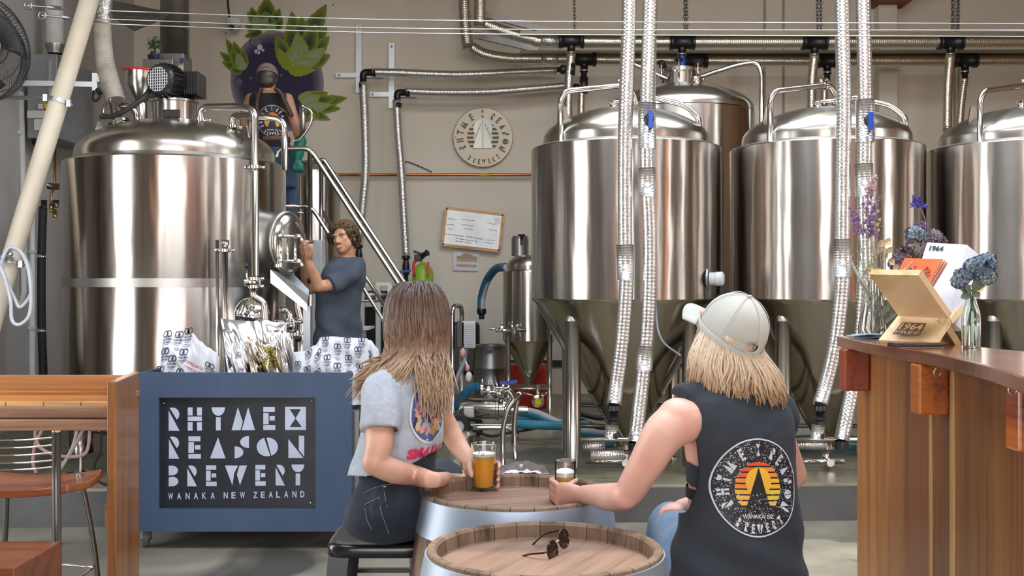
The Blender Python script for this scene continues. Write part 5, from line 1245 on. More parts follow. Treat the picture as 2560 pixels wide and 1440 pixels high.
for lab, ol, d_, dp, sd_, mt in (
   ('tall open silver foil bag in the middle of the blue cart', ([(552, 796), (590, 800), (630, 803), (660, 797), (690, 806), (718, 806)], (570, 700, 1010)), 6.95, .07, 3, MYL),
   ('crumpled silver foil bag with a pale fold, left of the clear one', ([(556, 822), (580, 828), (598, 850), (625, 880), (640, 900)], (575, 640, 1000)), 6.82, .05, 7, MYL),
   ('silver foil bag leaning behind the clear one in the blue cart', ([(672, 826), (700, 824), (722, 832), (735, 868)], (668, 742, 1010)), 6.9, .06, 4, MYL),
   ('small see-through brown foil bag of hops in the cart', ([(618, 842), (635, 850), (660, 855), (690, 862), (702, 880)], (632, 712, 1000)), 6.78, .04, 5, MYLD)):
    f_ = bag(ol, d_, dp, sd_, .022); t = thing('foil_bag', lab, 'bag', P(ol[0][0][0], 940, d_), 'hop bags standing in the blue cart'); bag_mesh(f_).build('pouch', mt, t)
    if mt is MYLD:
        m = MB(); rs = random.Random(2)
        for i in range(40): c = f_(rs.uniform(.35, .85), rs.uniform(.55, .9), -1); m.sph(c+V(0, -.004, 0), (.008, .005, .008), 6)
        m.build('hop_crumbs', mat('hop_yellow', (.3, .28, .03), .7), t)
# ---------------------------------------------------------------- floor gear between the tanks
D = 12.6
kg = thing('beer_keg', 'grey steel beer keg standing against the back wall', 'keg', V(P(1227, 0, D).x, D, ZP)); c = V(P(1227, 0, D).x, D, ZP)
pr_ = [(.0, 0), (.17, 0), (.19, .0), (.195, .03), (.19, .09), (.197, .1), (.197, .18), (.204, .195), (.204, .21), (.197, .225), (.197, .36), (.204, .375), (.204, .39), (.197, .405), (.195, .48), (.19, .5), (.19, .62), (.197, .635), (.19, .645), (.18, .635), (.178, .52), (.1, .5), (0, .5)]
MB().lathe(pr_, c, 56).build('barrel', steel('keg_steel', (.36, .38, .4), .38), kg)
m = MB(); m.poly(arc(-.035, 0, .02, 90, 270, 8)+arc(.035, 0, .02, -90, 90, 8), Matrix.Translation(c+V(-.03, -.192, .575)) @ Matrix.Rotation(PI/2, 4, 'X'), .004); m.build('hand_hole', mat('hole_dark', (.1, .09, .08), .6), kg, 'oval hand hole')
# trolley pump frame
tp = thing('pump_trolley', 'stainless pump on a tube-frame trolley with a grey control box, behind the seated women', 'pump', P(1200, 1060, 9.4))
d = 9.3
for x_, dd in ((1132, 9.3), (1158, 9.6)):
    pass
MB().tube(fillet([P(1131, 1035, 9.3), P(1131, 764, 9.3), P(1155, 764, 9.6), P(1152, 1030, 9.6)], .1, 6), .02, 16).build('push_handle', STEEL, tp)
MB().tube(fillet([P(1136, 1030, 9.3), P(1150, 1075, 9.3), P(1180, 1069, 9.2), P(1284, 1069, 9.2), P(1284, 1120, 9.2)], .09, 6), .02, 14).build('base_tube', STEEL, tp)
MB().tube(fillet([P(1156, 1030, 9.6), P(1165, 1064, 9.6), P(1292, 1064, 9.6), P(1292, 1110, 9.6)], .09, 6), .02, 14).build('base_tube', STEEL, tp)
for x_, dd in ((1144, 9.15), (1178, 9.7)):
    w = MB(); w.lathe([(.05, -.025), (.095, -.025), (.11, -.012), (.11, .012), (.095, .025), (.05, .025)], P(x_, 1066, dd), 32, (.25, -.97, 0)); ww = w.build('wheel', BRUB, tp)
    w = MB(); w.lathe([(0, -.02), (.08, -.018), (.08, .0), (0, .01)], P(x_, 1066, dd)+V(.0, -.015, 0), 32, (.25, -.97, 0))
    w.build('wheel_hub', LGREY, ww)
m = MB(); m.lathe([(0, -.17), (.08, -.17), (.088, -.15), (.088, .14), (.095, .145), (.095, .165), (.08, .17), (.08, .2), (.1, .205), (.1, .24), (.06, .25), (.0, .25)], P(1200, 1022, 9.4), 36, (1, -.1, 0)); m.build('pump_motor', STEEL, tp)
m = MB(); m.box(P(1172, 1030, 9.27), (.1, .03, .1)); m.build('terminal_box', SATIN, tp, bevel=.01)
m = MB(); m.lathe([(0, 0), (.1, 0), (.11, .02), (.11, .05), (.04, .06), (.03, .2), (0, .2)], P(1262, 1025, 9.38), 32, (1, -.1, 0)); clamp(m, P(1252, 1000, 9.35), (0, 0, 1), .04); m.build('pump_head', POL, tp)
m = MB(); m.tube(fillet([P(1225, 973, 9.35), P(1270, 974, 9.35), P(1283, 990, 9.35), P(1280, 1015, 9.35)], .08), .026, 14); clamp(m, P(1205, 972, 9.35), (1, 0, 0), .045); clamp(m, P(1222, 975, 9.35), (1, 0, 0), .04); m.cyl(P(1200, 970, 9.35), P(1240, 985, 9.35), .024)
m.bar(P(1228, 950, 9.3), P(1246, 990, 9.3), .03, .008); m.cyl(P(1236, 940, 9.3), P(1243, 965, 9.3), .006); clamp(m, P(1265, 965, 9.3), (.2, -1, 0), .03); m.sph(P(1250, 985, 9.32), .04, 12)
v_ = m.build('valve_tubes', POL, tp)
MB().bar(P(1250, 958, 9.28), P(1293, 954, 9.28), .012, .03).build('blue_lever', BLUEP, v_)
m = MB(); q = P(1148, 836, 9.35); m.box(q+V(.015, 0, .0), (.07, .16, .22)); m.build('control_box_back', BLACK, tp, bevel=.006)
m = MB(); q = P(1172, 836, 9.35); m.box(q, (.115, .16, .225)); cb = m.build('control_box', mat('control_grey', (.5, .52, .54), .5), tp, 'pale ribbed control box', bevel=.006)
m = MB()
for i in range(11): m.box(q+V(.0, -.082, .09-i*.018), (.085, .006, .007))
m.build('cooling_rib', MATS['control_grey'], cb)
MB().tube([P(1166, 870, 9.3), P(1160, 905, 9.3), P(1145, 940, 9.25), P(1138, 965, 9.25), P(1125, 975, 9.25), P(1122, 990, 9.25)], [.018, .02, .02, .014, .01, .01], 10, k=5).build('power_cable', mat('cable_grey', (.25, .26, .28), .5), tp)
# tall bent steel frame in the foreground of the pump
fr_ = thing('bent_tube_stand', 'bent stainless tube stand rising behind the pint glass', 'stand', P(1270, 1170, 8.3))
for pts in ([P(1258, 1185, 8.2), P(1256, 1075, 8.2), P(1270, 1020, 8.2), P(1300, 984, 8.2)], [P(1290, 1175, 8.5), P(1285, 1060, 8.5), P(1290, 1020, 8.5), P(1298, 985, 8.5)]):
    MB().tube(fillet(pts, .15, 6)+[], .019, 14).build('bent_tube', STEEL, fr_)
MB().tube([P(1297, 986, 8.2), P(1298, 985, 8.5)], .019, 12).build('top_tube', STEEL, fr_)
# hoses
def hose(lab, pts, r, m, k=6, cat='hose', nm='blue_hose', grp=None, stripe=None):
    t = MB().tube(pts, r, 14, k=k)
    if stripe is None: t.build(nm, m, None, lab, cat, grp); return
    th_ = thing(nm, lab, cat, pts[0], grp); t.build('hose_body', m, th_)
    MB().tube([p+stripe for p in pts], r*.72, 10, k=k).build('hose_stripe', mat('hose_stripe', (.5, .5, .52), .5), th_, 'pale printed stripe')
    return th_
ho = hose('dark blue hose with a pale stripe arching down the back wall beside the small tank', [P(1262, 668, 11.6), P(1240, 672, 11.9), P(1218, 700, 12.1), P(1205, 740, 12.2), P(1203, 772, 12.2)], .045, BHOSE, stripe=V(.012, -.018, 0))
m = MB(); m.lathe([(.05, .03), (.055, 0), (.05, -.03), (.03, -.04), (.03, -.09), (0, -.09)], P(1204, 778, 12.2), 20); m.build('hose_coupling', BLACK, ho)
ho2 = hose('blue hose curving up from the floor into the left end of the pump', [P(1110, 1010, 9.5), P(1135, 1018, 9.5), P(1152, 1000, 9.45), P(1170, 975, 9.4), P(1196, 966, 9.35)], .036, BHOSE)
bh = [([P(1292, 1030, 9.4), P(1340, 1036, 9.4), P(1395, 1060, 9.3), P(1450, 1080, 9.2), P(1520, 1090, 9.2)], 'top'), ([P(1290, 1048, 9.5), P(1350, 1046, 9.5), P(1400, 1060, 9.5), P(1460, 1060, 9.6)], 'second'), ([P(1285, 1060, 9.3), P(1340, 1062, 9.2), P(1400, 1064, 9.2), P(1470, 1062, 9.3)], 'third'), ([P(1470, 1098, 8.8), P(1510, 1110, 8.8), P(1560, 1106, 8.8)], 'low right')]
for i, (pts, l) in enumerate(bh):
    hose('blue hose lying on the plinth behind the first fermenter leg, %s one' % l, pts, .038 if i < 3 else .03, mat('hose_light_blue', (.05, .26, .38), .45), 6, grp='blue hoses by the pump', stripe=V(0, -.01, .018) if i == 0 else None)
for x0, x1, yy in ((1950, 2200, 1100), (1990, 2140, 1118)):
    hose('blue-grey hose low behind the %s of the middle fermenter' % ('legs' if yy == 1100 else 'rail'), [P(x0, yy, 8.9), P((x0+x1)/2, yy-6, 9.0), P(x1, yy+4, 8.9)], .03, MATS['hose_light_blue'])
hose('black cable snaking on the plinth under the pump', [P(1180, 1075, 9.4), P(1225, 1090, 9.1), P(1260, 1084, 9.1), P(1310, 1076, 9.2), P(1380, 1062, 9.5), P(1450, 1040, 9.7)], .012, BRUB, nm='power_cord', cat='cable')
for i, (pts) in enumerate(([P(1450, 1035, 9.6), P(1500, 1045, 9.6), P(1560, 1040, 9.6)], [P(1450, 1050, 9.4), P(1490, 1066, 9.4), P(1530, 1080, 9.4)])):
    hose('black hose lying behind the %s rail of the first fermenter' % ('upper', 'lower')[i], pts, .022, BRUB, nm='black_hose')
rd_ = thing('red_drum', 'red plastic drum standing behind the small conical tank', 'drum', P(1318, 1010, 11.9)-V(0, 0, 0))
c = V(P(1318, 0, 12).x, 12, ZP); MB().lathe([(0, 0), (.24, 0), (.25, .02), (.25, .42), (.22, .46), (.2, .47), (0, .47)], c, 36).build('shell', REDP, rd_)
bi = thing('black_bin_lid_case', 'black rounded case standing against the wall behind the control box', 'case', V(P(1155, 0, 12.8).x, 12.9, ZP))
q = P(1150, 850, 12.9); MB().box(V(q.x, 12.95, q.z-.1), (.46, .3, .62)).build('case_body', BLACK, bi, bevel=.06, seg=5)
m = MB()
# steel bucket keg by the woman
bk = thing('steel_bucket', 'round stainless tub standing on the plinth behind the women\'s arms', 'tub', V(P(1135, 0, 7.9).x, 7.9, ZP))
c = V(P(1135, 0, 7.9).x, 7.9, ZP)
MB().lathe([(0, 0), (.12, 0), (.125, .01), (.15, .26), (.16, .262), (.16, .272), (.146, .272), (.12, .02), (0, .02)], c, 40).build('tub', STEEL, bk)
fb_ = thing('crumpled_foil_sack', 'crumpled shiny foil sack on the floor behind the far barrel rim', 'bag', P(1305, 1190, 7.9))
m = MB(); rs = random.Random(9)
m.grid(lambda u, v: P(1250+120*u, 1183, 7.8)+V(0, (v-.5)*.3, .03+.05*math.sin(u*PI)*math.sin(v*PI)+.02*noise.noise(Vector((u*8, v*7, 2)))), 30, 14); m.build('sack', mat('foil_pinkish', (.62, .55, .56), .25, .7, bump=.5, bsc=20), fb_, solid=.006)
MB().sph(P(1150, 1176, 7.7)+V(0, 0, -.03), (.07, .07, .03), 16).build('pale_cap', mat('pale_plastic', (.5, .5, .38), .5), None, 'pale round plastic cap on the plinth behind the seated woman\'s hand', 'cap')
ex = thing('gas_bottle', 'lime green gas cylinder with a black valve and red hose at the wall', 'bottle', P(1057, 700, 12.6))
q = P(1057, 0, 12.6)
hh_ = zz(655, 12.6)-ZP; MB().lathe([(0, 0), (.12, 0), (.12, hh_-.13), (.11, hh_-.08), (.06, hh_-.03), (.03, hh_-.02), (.03, hh_), (0, hh_)], V(q.x, 12.6, ZP), 32).build('cylinder', mat('lime_paint', (.3, .5, .04), .4), ex)
m = MB(); m.box(P(1046, 645, 12.6), (.09, .08, .08)); m.bar(P(1034, 628, 12.6), P(1066, 640, 12.6), .04, .03); m.cyl(P(1055, 640, 12.55), P(1068, 632, 12.5), .03); m.build('valve_head', BLACK, ex, bevel=.008)
MB().tube([P(1042, 648, 12.5), P(1034, 662, 12.5), P(1036, 690, 12.45)], .016, 8, k=4).build('red_hose', REDP, ex); MB().bar(P(1070, 655, 12.45), P(1070, 690, 12.45), .03, .01).build('red_stripe', REDP, ex)
bs = thing('bench_shelving', 'dark workbench shelving with a white top seen under the stair rails', 'shelving', P(930, 800, 11.5)-V(0, 0, .5))
y = 11.4; x0, x1 = P(880, 0, y).x, P(978, 0, y).x
MB().bx(x0-.05, x1, y, y+.6, zz(714, y), zz(706, y)).build('bench_top', WHITE, bs)
m = MB(); m.cyl(P(885, 738, y+.1), P(985, 738, y+.1), .045); m.cyl(P(885, 752, y), P(985, 752, y), .014); m.build('roller', SATIN, bs)
for px in (905, 945, 975): MB().bx(P(px-6, 0, y).x, P(px+6, 0, y).x, y+.0, y+.06, ZP, zz(714, y)).build('leg', ZINC, bs)
MB().bx(x0, x1, y+.55, y+.6, ZP, zz(770, y)).build('back_board', BLACK, bs)
MB().bx(P(925, 0, y-.1).x, P(938, 0, y-.1).x, y-.1, y-.05, zz(712, y), zz(706, y)).build('yellow_sticker', mat('sticker_yellow', (.6, .42, .03), .5), bs)
pl_ = thing('wooden_pallet_block', 'pale timber block on a plank behind the man', 'block', P(897, 830, 9.0)); MB().bx(P(888, 0, 9).x, P(900, 0, 9).x, 8.95, 9.1, zz(832, 9), zz(800, 9)).build('block', WP, pl_); MB().bx(P(895, 0, 9).x, P(925, 0, 9).x, 8.9, 9.3, zz(824, 9), zz(818, 9)).build('plank', LGREY, pl_)
MB().bx(P(898, 0, 9).x, P(912, 0, 9).x, 9.0, 9.1, ZP, zz(824, 9)).build('stand_leg', ZINC, pl_)
m = MB(); q = P(1218, 900, 10); m.sph(q, .01)
tg = thing('pink_tag', 'crumpled pink and clear plastic ties hanging from the trolley handle', 'tag', P(1160, 880, 9.2))
m = MB(); m.sph(P(1157, 882, 9.2), (.025, .02, .04), 10); m.sph(P(1169, 920, 9.2), (.02, .02, .03), 10); m.build('pink_tie', mat('pink_plastic', (.75, .35, .38), .4), tg); m = MB(); m.sph(P(1172, 942, 9.2), (.03, .02, .045), 10); m.tube([P(1160, 892, 9.2), P(1168, 915, 9.2)], .008, 6); m.build('clear_wrap', mat('clear_wrap', (.7, .7, .72), .3), tg)
# ---------------------------------------------------------------- barrels
def staves(name):
    if name in MATS: return MATS[name]
    m, t, b = _new(name)
    v = coord(t); sp = _n(t, 'SeparateXYZ'); t.links.new(v, sp.inputs[0])
    at = _n(t, 'Math', operation='ARCTAN2'); t.links.new(sp.outputs[1], at.inputs[0]); t.links.new(sp.outputs[0], at.inputs[1])
    mu_ = _n(t, 'Math', operation='MULTIPLY'); t.links.new(at.outputs[0], mu_.inputs[0]); mu_.inputs[1].default_value = 26/(2*PI)
    fr = _n(t, 'Math', operation='FRACT'); t.links.new(mu_.outputs[0], fr.inputs[0]); fl = _n(t, 'Math', operation='FLOOR'); t.links.new(mu_.outputs[0], fl.inputs[0])
    lt_ = _n(t, 'Math', operation='LESS_THAN'); t.links.new(fr.outputs[0], lt_.inputs[0]); lt_.inputs[1].default_value = .035
    wn = _n(t, 'TexWhiteNoise'); wn.noise_dimensions = '1D'; t.links.new(fl.outputs[0], wn.inputs['W'])
    no = _n(t, 'TexNoise', Scale=1, Detail=7, Roughness=.65); t.links.new(coord(t, (22, 22, 5)), no.inputs['Vector'])
    ad = _n(t, 'Math', operation='MULTIPLY_ADD'); t.links.new(wn.outputs[0], ad.inputs[0]); ad.inputs[1].default_value = .3; t.links.new(no.outputs[0], ad.inputs[2])
    r = _n(t, 'ValToRGB'); t.links.new(ad.outputs[0], r.inputs[0]); e = r.color_ramp.elements
    e[0].position = .38; e[0].color = c4(hexc('3a2a20')); e[1].position = .95; e[1].color = c4(hexc('8d7864')); x = e.new(.55); x.color = c4(hexc('6f5744')); x = e.new(.72); x.color = c4(hexc('7a6451'))
    mx = _n(t, 'Mix', data_type='RGBA'); t.links.new(lt_.outputs[0], mx.inputs['Factor']); t.links.new(r.outputs[0], mx.inputs['A']); mx.inputs['B'].default_value = c4(hexc('2a1c14'))
    t.links.new(mx.outputs['Result'], b.inputs['Base Color']); b.inputs['Roughness'].default_value = .75
    bp = _n(t, 'Bump', Strength=.5, Distance=.01); t.links.new(no.outputs[0], bp.inputs['Height']); t.links.new(bp.outputs[0], b.inputs['Normal'])
    return m
STV = staves('barrel_staves')
STVB = mat('bleached_staves', (.42, .38, .34), .85, col2=(.2, .16, .13), sc=3, stretch=(9, 9, 1.2), bump=.6, bsc=10)
HOOP = mat('galvanised_hoop', (.40, .46, .54), .45, .55, col2=(.33, .39, .48), sc=2.5, stretch=(1, 1, 4), rvar=.1, lo=.3, hi=.7)
def barrel(x, y, lab, rot, headrot):
    t = thing('wine_barrel', lab, 'barrel', (0, 0, 0)); H = .95; R1 = .292
    def bw(z): s = 1-((z-H/2)/(H/2))**2; return R1+.052*s
    prof = [(0, .04), (R1-.03, .04), (R1-.03, 0)]+[(bw(z), z) for z in [H*i/24 for i in range(25)]]+[(bw(H)-.004, H+.003), (bw(H)-.018, H+.003), (bw(H)-.024, H-.004), (bw(H)-.026, H-.036), (bw(H)-.038, H-.05)]
    MB().lathe(prof, (0, 0, 0), 96).build('staves', STV, t)
    MB().lathe([(0, H-.039), (R1-.027, H-.039), (R1-.027, H-.06), (0, H-.06)], (0, 0, 0), 72).build('head', wood('barrel_head_%d' % headrot, '8c6d58', '715342', 0, 1.9, .6, '452f23', 0, .3, (0, 0, math.radians(headrot)), 7), t, 'round timber head')
    for z0_, z1_ in ((H-.115, H-.008), (H-.30, H-.25), (.26, .31), (.01, .1)):
        zs = [z0_+(z1_-z0_)*i/4 for i in range(5)]
        MB().lathe([(bw(z0_)-.001, z0_)]+[(bw(z)+.0035, z) for z in zs]+[(bw(z1_)-.001, z1_)], (0, 0, 0), 96).build('hoop', HOOP, t)
    t.location = (x, y, 0); t.rotation_euler = (0, 0, rot); return t
barrel(.012, 3.49, 'weathered wine barrel used as a table, the far one with both beer glasses on it', .3, 12)
barrel(.081, 2.74, 'weathered wine barrel used as a table, the near one with sunglasses on it', 1.1, -60)
HZ = .911
# ---- glasses of beer
BEER = mat('amber_beer', (.75, .30, .02), .12, 0, col2=(.72, .27, .015), Emission_Strength=0.0)
BEER.node_tree.nodes['Principled BSDF'].inputs['Transmission Weight'].default_value = .62
BEER.node_tree.nodes['Principled BSDF'].inputs['IOR'].default_value = 1.2
BEER.node_tree.nodes['Principled BSDF'].inputs['Subsurface Weight'].default_value = .0
def hz(name, col):
    m, t, b = _new(name); b.inputs['Base Color'].default_value = c4(col); b.inputs['Roughness'].default_value = .25
    b.inputs['Subsurface Weight'].default_value = .9; b.inputs['Subsurface Radius'].default_value = (1, .4, .08); b.inputs['Subsurface Scale'].default_value = .05
    return m
BEER1 = hz('clear_amber_beer', (.95, .40, .015)); BEER2 = hz('hazy_beer', (.85, .42, .06)); FOAM = mat('beer_foam', (.85, .8, .72), .7, bump=.4, bsc=300)
def beer_glass(loc, rb, rt, h, fill, foam, bm_, lab, thk=.0025):
    t = thing('beer_glass', lab, 'glass', loc); o = Vector(loc); base = h*.07
    n = 48
    MB().lathe([(0, 0), (rb, 0), (rb+.001, .004), (rt, h-.001), (rt-.001, h+.0005), (rt-thk, h), (rb+(rt-rb)*.15-thk, base+.004), (rb-thk, base), (0, base)], o, n).build('glass_wall', GLASS, t)
    ri = lambda z: rb+(rt-rb)*(z/h)-thk-.0006
    MB().lathe([(0, base+.001), (ri(base)-.001, base+.001), (ri(base+.004), base+.004), (ri(fill*h), fill*h), (0, fill*h)], o, n).build('beer', bm_, t)
    MB().lathe([(0, fill*h+.0005), (ri(fill*h), fill*h+.0005), (ri(fill*h+foam), fill*h+foam), (ri(fill*h+foam)*.6, fill*h+foam-.002), (0, fill*h+foam-.003)], o, n).build('foam', FOAM, t)
    return t
G1 = P(1210, 1215, 3.70); G1.z = HZ+.001
gp = beer_glass(G1, .034, .0445, .158, .72, .010, BEER1, 'tall pint glass of amber beer held by the long-haired woman')
m = MB(); f_g = lambda u, v: G1+V(math.sin(u)*.0448, -math.cos(u)*.0448, v)
put_text(m, '7', f_g, -.42, .125, -.2, .145, .02); put_text(m, 'abv', f_g, -.2, .12, .05, .133, .02); m.build('printed_mark', mat('white_enamel', (.3, .3, .3), .5), gp)
G2 = P(1413, 1250, 3.52); G2.z = HZ+.001
beer_glass(G2, .030, .0345, .128, .60, .014, BEER2, 'small glass of hazy beer held by the woman in the cap')
# ---- sunglasses
sgx = thing('sunglasses', 'round dark sunglasses lying on the near barrel', 'glasses', (0, 0, 0))
LENS = mat('dark_lens', (.035, .014, .009), .08, spec=.9); FRM = mat('tortoise_frame', (.02, .01, .008), .15)
for s in (-1, 1):
    m = MB(); oval(m, [(0, .003), (.5, .0025), (.9, .0005), (1, -.001), (.9, -.002), (0, .0)], V(s*.034, 0, .025), V(0, -1, .1), .026, .024); m.build('lens', LENS, sgx)
    m = MB(); m.tube([V(s*.034+math.cos(a)*.026, -.0005, .025+math.sin(a)*.024) for a in [i*PI/16 for i in range(32)]], .0022, 8, closed=True); m.build('rim', FRM, sgx)
    m = MB(); m.tube([V(s*.058, 0, .034), V(s*.066, .008, .034), V(s*.062, .07, .03), V(s*.055, .115, .005), V(s*.05, .13, .003)], .0025, 8, k=4); m.build('temple_arm', FRM, sgx)
MB().tube([V(-.009, 0, .03), V(0, -.003, .034), V(.009, 0, .03)], .003, 8, k=4).build('bridge', POL, sgx)
for c in sgx.children: pass
sgx.location = P(1402, 1368, 2.83); sgx.location.z = HZ+.002; sgx.rotation_euler = (math.radians(-12), math.radians(-14), math.radians(62))
# ---------------------------------------------------------------- black metal stool under the left woman
ms = thing('black_metal_stool', 'square black metal stool the long-haired woman sits on', 'stool', V(-.42, 3.62, 0))
sc_ = V(-.42, 3.62, .79); BM = mat('black_enamel', (.012, .012, .014), .22)
SQ = lambda r_, z_, n_=40, e_=5: [V(sc_.x+r_*math.copysign(abs(math.cos(a))**(2/e_), math.cos(a)), sc_.y+r_*math.copysign(abs(math.sin(a))**(2/e_), math.sin(a)), z_) for a in [2*PI*i/n_ for i in range(n_)]]
m = MB(); rings = [SQ(.10, .775), SQ(.15, .782), SQ(.162, .785), SQ(.17, .775), SQ(.172, .745), SQ(.165, .745)]
m.add([p for r_ in rings for p in r_], [(i*40+j, i*40+(j+1) % 40, (i+1)*40+(j+1) % 40, (i+1)*40+j) for i in range(5) for j in range(40)]+[list(range(40))[::-1]], True); m.build('seat', BM, ms)
for sx_ in (-1, 1):
    for sy_ in (-1, 1):
        a = sc_+V(sx_*.145, sy_*.145, -.04); b = V(sc_.x+sx_*.2, sc_.y+sy_*.2, 0); m = MB()
        m.add([a+V(-sx_*.05, 0, 0), a+V(sx_*.015, 0, 0), b+V(sx_*.012, 0, 0), b+V(-sx_*.025, 0, 0)], [(0, 1, 2, 3)], False); m.add([a+V(sx_*.015, 0, 0), a+V(sx_*.015, -sy_*.06, 0), b+V(sx_*.012, -sy_*.03, 0), b+V(sx_*.012, 0, 0)], [(0, 1, 2, 3)], False)
        m.build('leg', BM, ms, solid=.006)
for z_, k_ in ((.62, .165), (.25, .19)):
    for (a, b) in (((-1, -1), (1, -1)), ((1, -1), (1, 1)), ((1, 1), (-1, 1)), ((-1, 1), (-1, -1))):
        MB().bar(V(sc_.x+a[0]*k_, sc_.y+a[1]*k_, z_), V(sc_.x+b[0]*k_, sc_.y+b[1]*k_, z_), .018, .014).build('stretcher', BM, ms)
MB().box(V(sc_.x+.02, sc_.y-.165, .62), (.03, .026, .026)).build('blue_clip', mat('blue_clip', (.06, .12, .2), .4), ms)
# second stool (of the woman in the cap), mostly below the frame
ms2 = dup(ms, V(.60, 3.12, -.09), 'square black metal stool hidden under the woman in the cap')
# ---------------------------------------------------------------- bar counter at right
CZ = 1.41
ctr = thing('bar_counter', 'red-brown timber bar counter with an upright board front, at right', 'counter', V(1.4, 3, 0))
top = [(1.205, 4.09), (1.172, 3.52), (1.185, 3.12), (1.155, 2.75), (1.09, 2.37), (.98, 1.9), (1.5, 1.9), (1.5, 2.6), (1.49, 3.1), (1.42, 3.5), (1.27, 4.08)]
front = catmull([V(*p, 0) for p in top[:6]], 6); tp_ = [(p.x, p.y) for p in front]+top[6:]
MB().poly(tp_, Matrix.Translation((0, 0, CZ)), .038).build('worktop', wood('counter_top_timber', '8a5537', '6f3d24', 1, 1.7, .22, '45200f', .6), ctr, bevel=.004)
m = MB(); bt_ = [wood('board_timber_a', '96602f', '7c4a20', 2, 1.3, .4, '4e2d13', .2), wood('board_timber_b', 'a86e34', '8a5222', 2, 1.1, .4, '5a3316', .2), wood('board_timber_c', '86502c', '6c3c20', 2, 1.5, .4, '43230f', .2), wood('board_timber_d', 'c59b60', 'a87c42', 2, 1.0, .4, '8a5c2c', .2)]
y = 3.97; rs = random.Random(4); i = 0
edges = [2143, 2172, 2224, 2272, 2326, 2333, 2378, 2389, 2448, 2466, 2540, 2552, 2640, 2700, 2800]
kinds = [1, 1, 0, 2, 3, 2, 3, 0, 0, 1, 2, 1, 2, 0]
XP = 1.268
for a, b, k_ in zip(edges[:-1], edges[1:], kinds):
    ya, yb2 = XP*FPX/(a-1280), XP*FPX/(b-1280)
    mm = MB().bx(XP-(.006 if k_ == 3 else rs.uniform(0, .003)), XP+.02, yb2+.0012, ya-.0012, 0, CZ-.038)
    mm.build('front_board', bt_[k_], ctr, bevel=.002)
MB().bx(XP+.02, XP+.05, 1.9, 3.99, 0, CZ-.04).build('backing', bt_[2], ctr)
MB().bx(XP+.02, 1.45, 3.93, 3.99, 0, CZ-.04).build('end_board', bt_[2], ctr)
CB = wood('corbel_timber', 'b8661f', '9c4c14', 1, 2.2, .3, '6a220a', .4); CBR = wood('corbel_red_timber', '94401f', '7a2c16', 1, 2.2, .3, '4a140a', .4)
for (a, b, y0_, y1_, mt) in ((2112, 2183, 872, 978, CBR), (2298, 2366, 917, 1038, CB), (2548, 2640, 978, 1132, CB)):
    d_ = (XP-.09)*FPX/(a-1280); MB().bx(XP-.09, XP-.001, d_, d_+.075, zz(y1_, d_), CZ-.039).build('corbel', mt, ctr, bevel=.006)
for (px, py, d_) in ((2343, 932, 3.09), (2531, 975, 2.52)):
    c = P(px, py, d_); m = MB(); m.tube([c+V(math.cos(a)*.0095, 0, math.sin(a)*.0105) for a in [math.radians(q) for q in range(110, 380, 15)]], .0012, 6); m.tube([c+V(math.cos(math.radians(110))*.0095, 0, .0098), V(c.x-.003, d_, CZ-.038)], .0012, 6); m.build('cup_hook', POL, ctr)
# menu stand (crossed plywood)
PLY = wood('plywood', 'e3c69a', 'cda873', 1, 1.2, .5, 'b08350', 0, .1); PLE = mat('ply_edge', (.5, .36, .22), .6, col2=(.62, .48, .32), sc=2, stretch=(200, 3, 3))
mst = thing('menu_stand', 'crossed plywood menu stand with papers, on the counter', 'stand', V(1.30, 3.55, CZ))
d1, d2 = 3.55, 3.85
def slab(nm, c, th, mt, par=mst, **k):
    """c: four corners; thickness away from viewer"""
    n = (c[1]-c[0]).cross(c[3]-c[0]).normalized()
    if n.y < 0: n = -n
    vs = c+[p+n*th for p in c]
    m = MB(); m.add(vs, [(0, 1, 2, 3), (7, 6, 5, 4), (0, 4, 5, 1), (1, 5, 6, 2), (2, 6, 7, 3), (3, 7, 4, 0)], False); return m.build(nm, mt, par, **k)
# lower front leg panel: from counter up to the crossing, leaning back to upper right
A = [P(2196, 850, 3.60), P(2330, 858, 3.40), P(2372, 795, 3.46), P(2246, 788, 3.66)]
slab('leg_panel', A, .022, PLY)
B = [P(2246, 790, 3.64), P(2372, 797, 3.44), P(2296, 688, 3.30), P(2172, 686, 3.50)]
slab('front_panel', B, .02, PLY)
C_ = [P(2372, 797, 3.48), P(2404, 862, 3.60), P(2404, 832, 3.62), P(2300, 692, 3.33)]
slab('rear_leg', [P(2362, 790, 3.44), P(2405, 860, 3.50), P(2350, 860, 3.75), P(2310, 800, 3.7)], .02, PLY)
slab('back_panel', [P(2260, 790, 3.70), P(2374, 796, 3.46), P(2462, 700, 3.62), P(2350, 690, 3.86)], .02, PLY)
# brand mark
g = quadfn([P(2257, 808, 3.585), P(2318, 811, 3.47), P(2300, 842, 3.435), P(2232, 838, 3.55)], .004)
m = MB(); put_poly(m, rect(0, 0, 1, 1), g); m.build('burnt_mark', mat('burnt_brown', (.14, .075, .04), .7), mst, 'dark burnt mark')
g2 = lambda u, v: g(u, v)+V(-.001, -.004, .001)
m = MB(); put_text(m, '1964', g2, .06, .4, .94, .92, .03); put_text(m, 'FREE', g2, .05, .08, .95, .3, .0); m.build('mark_figures', mat('mark_pale', (.62, .45, .26), .6), mst)
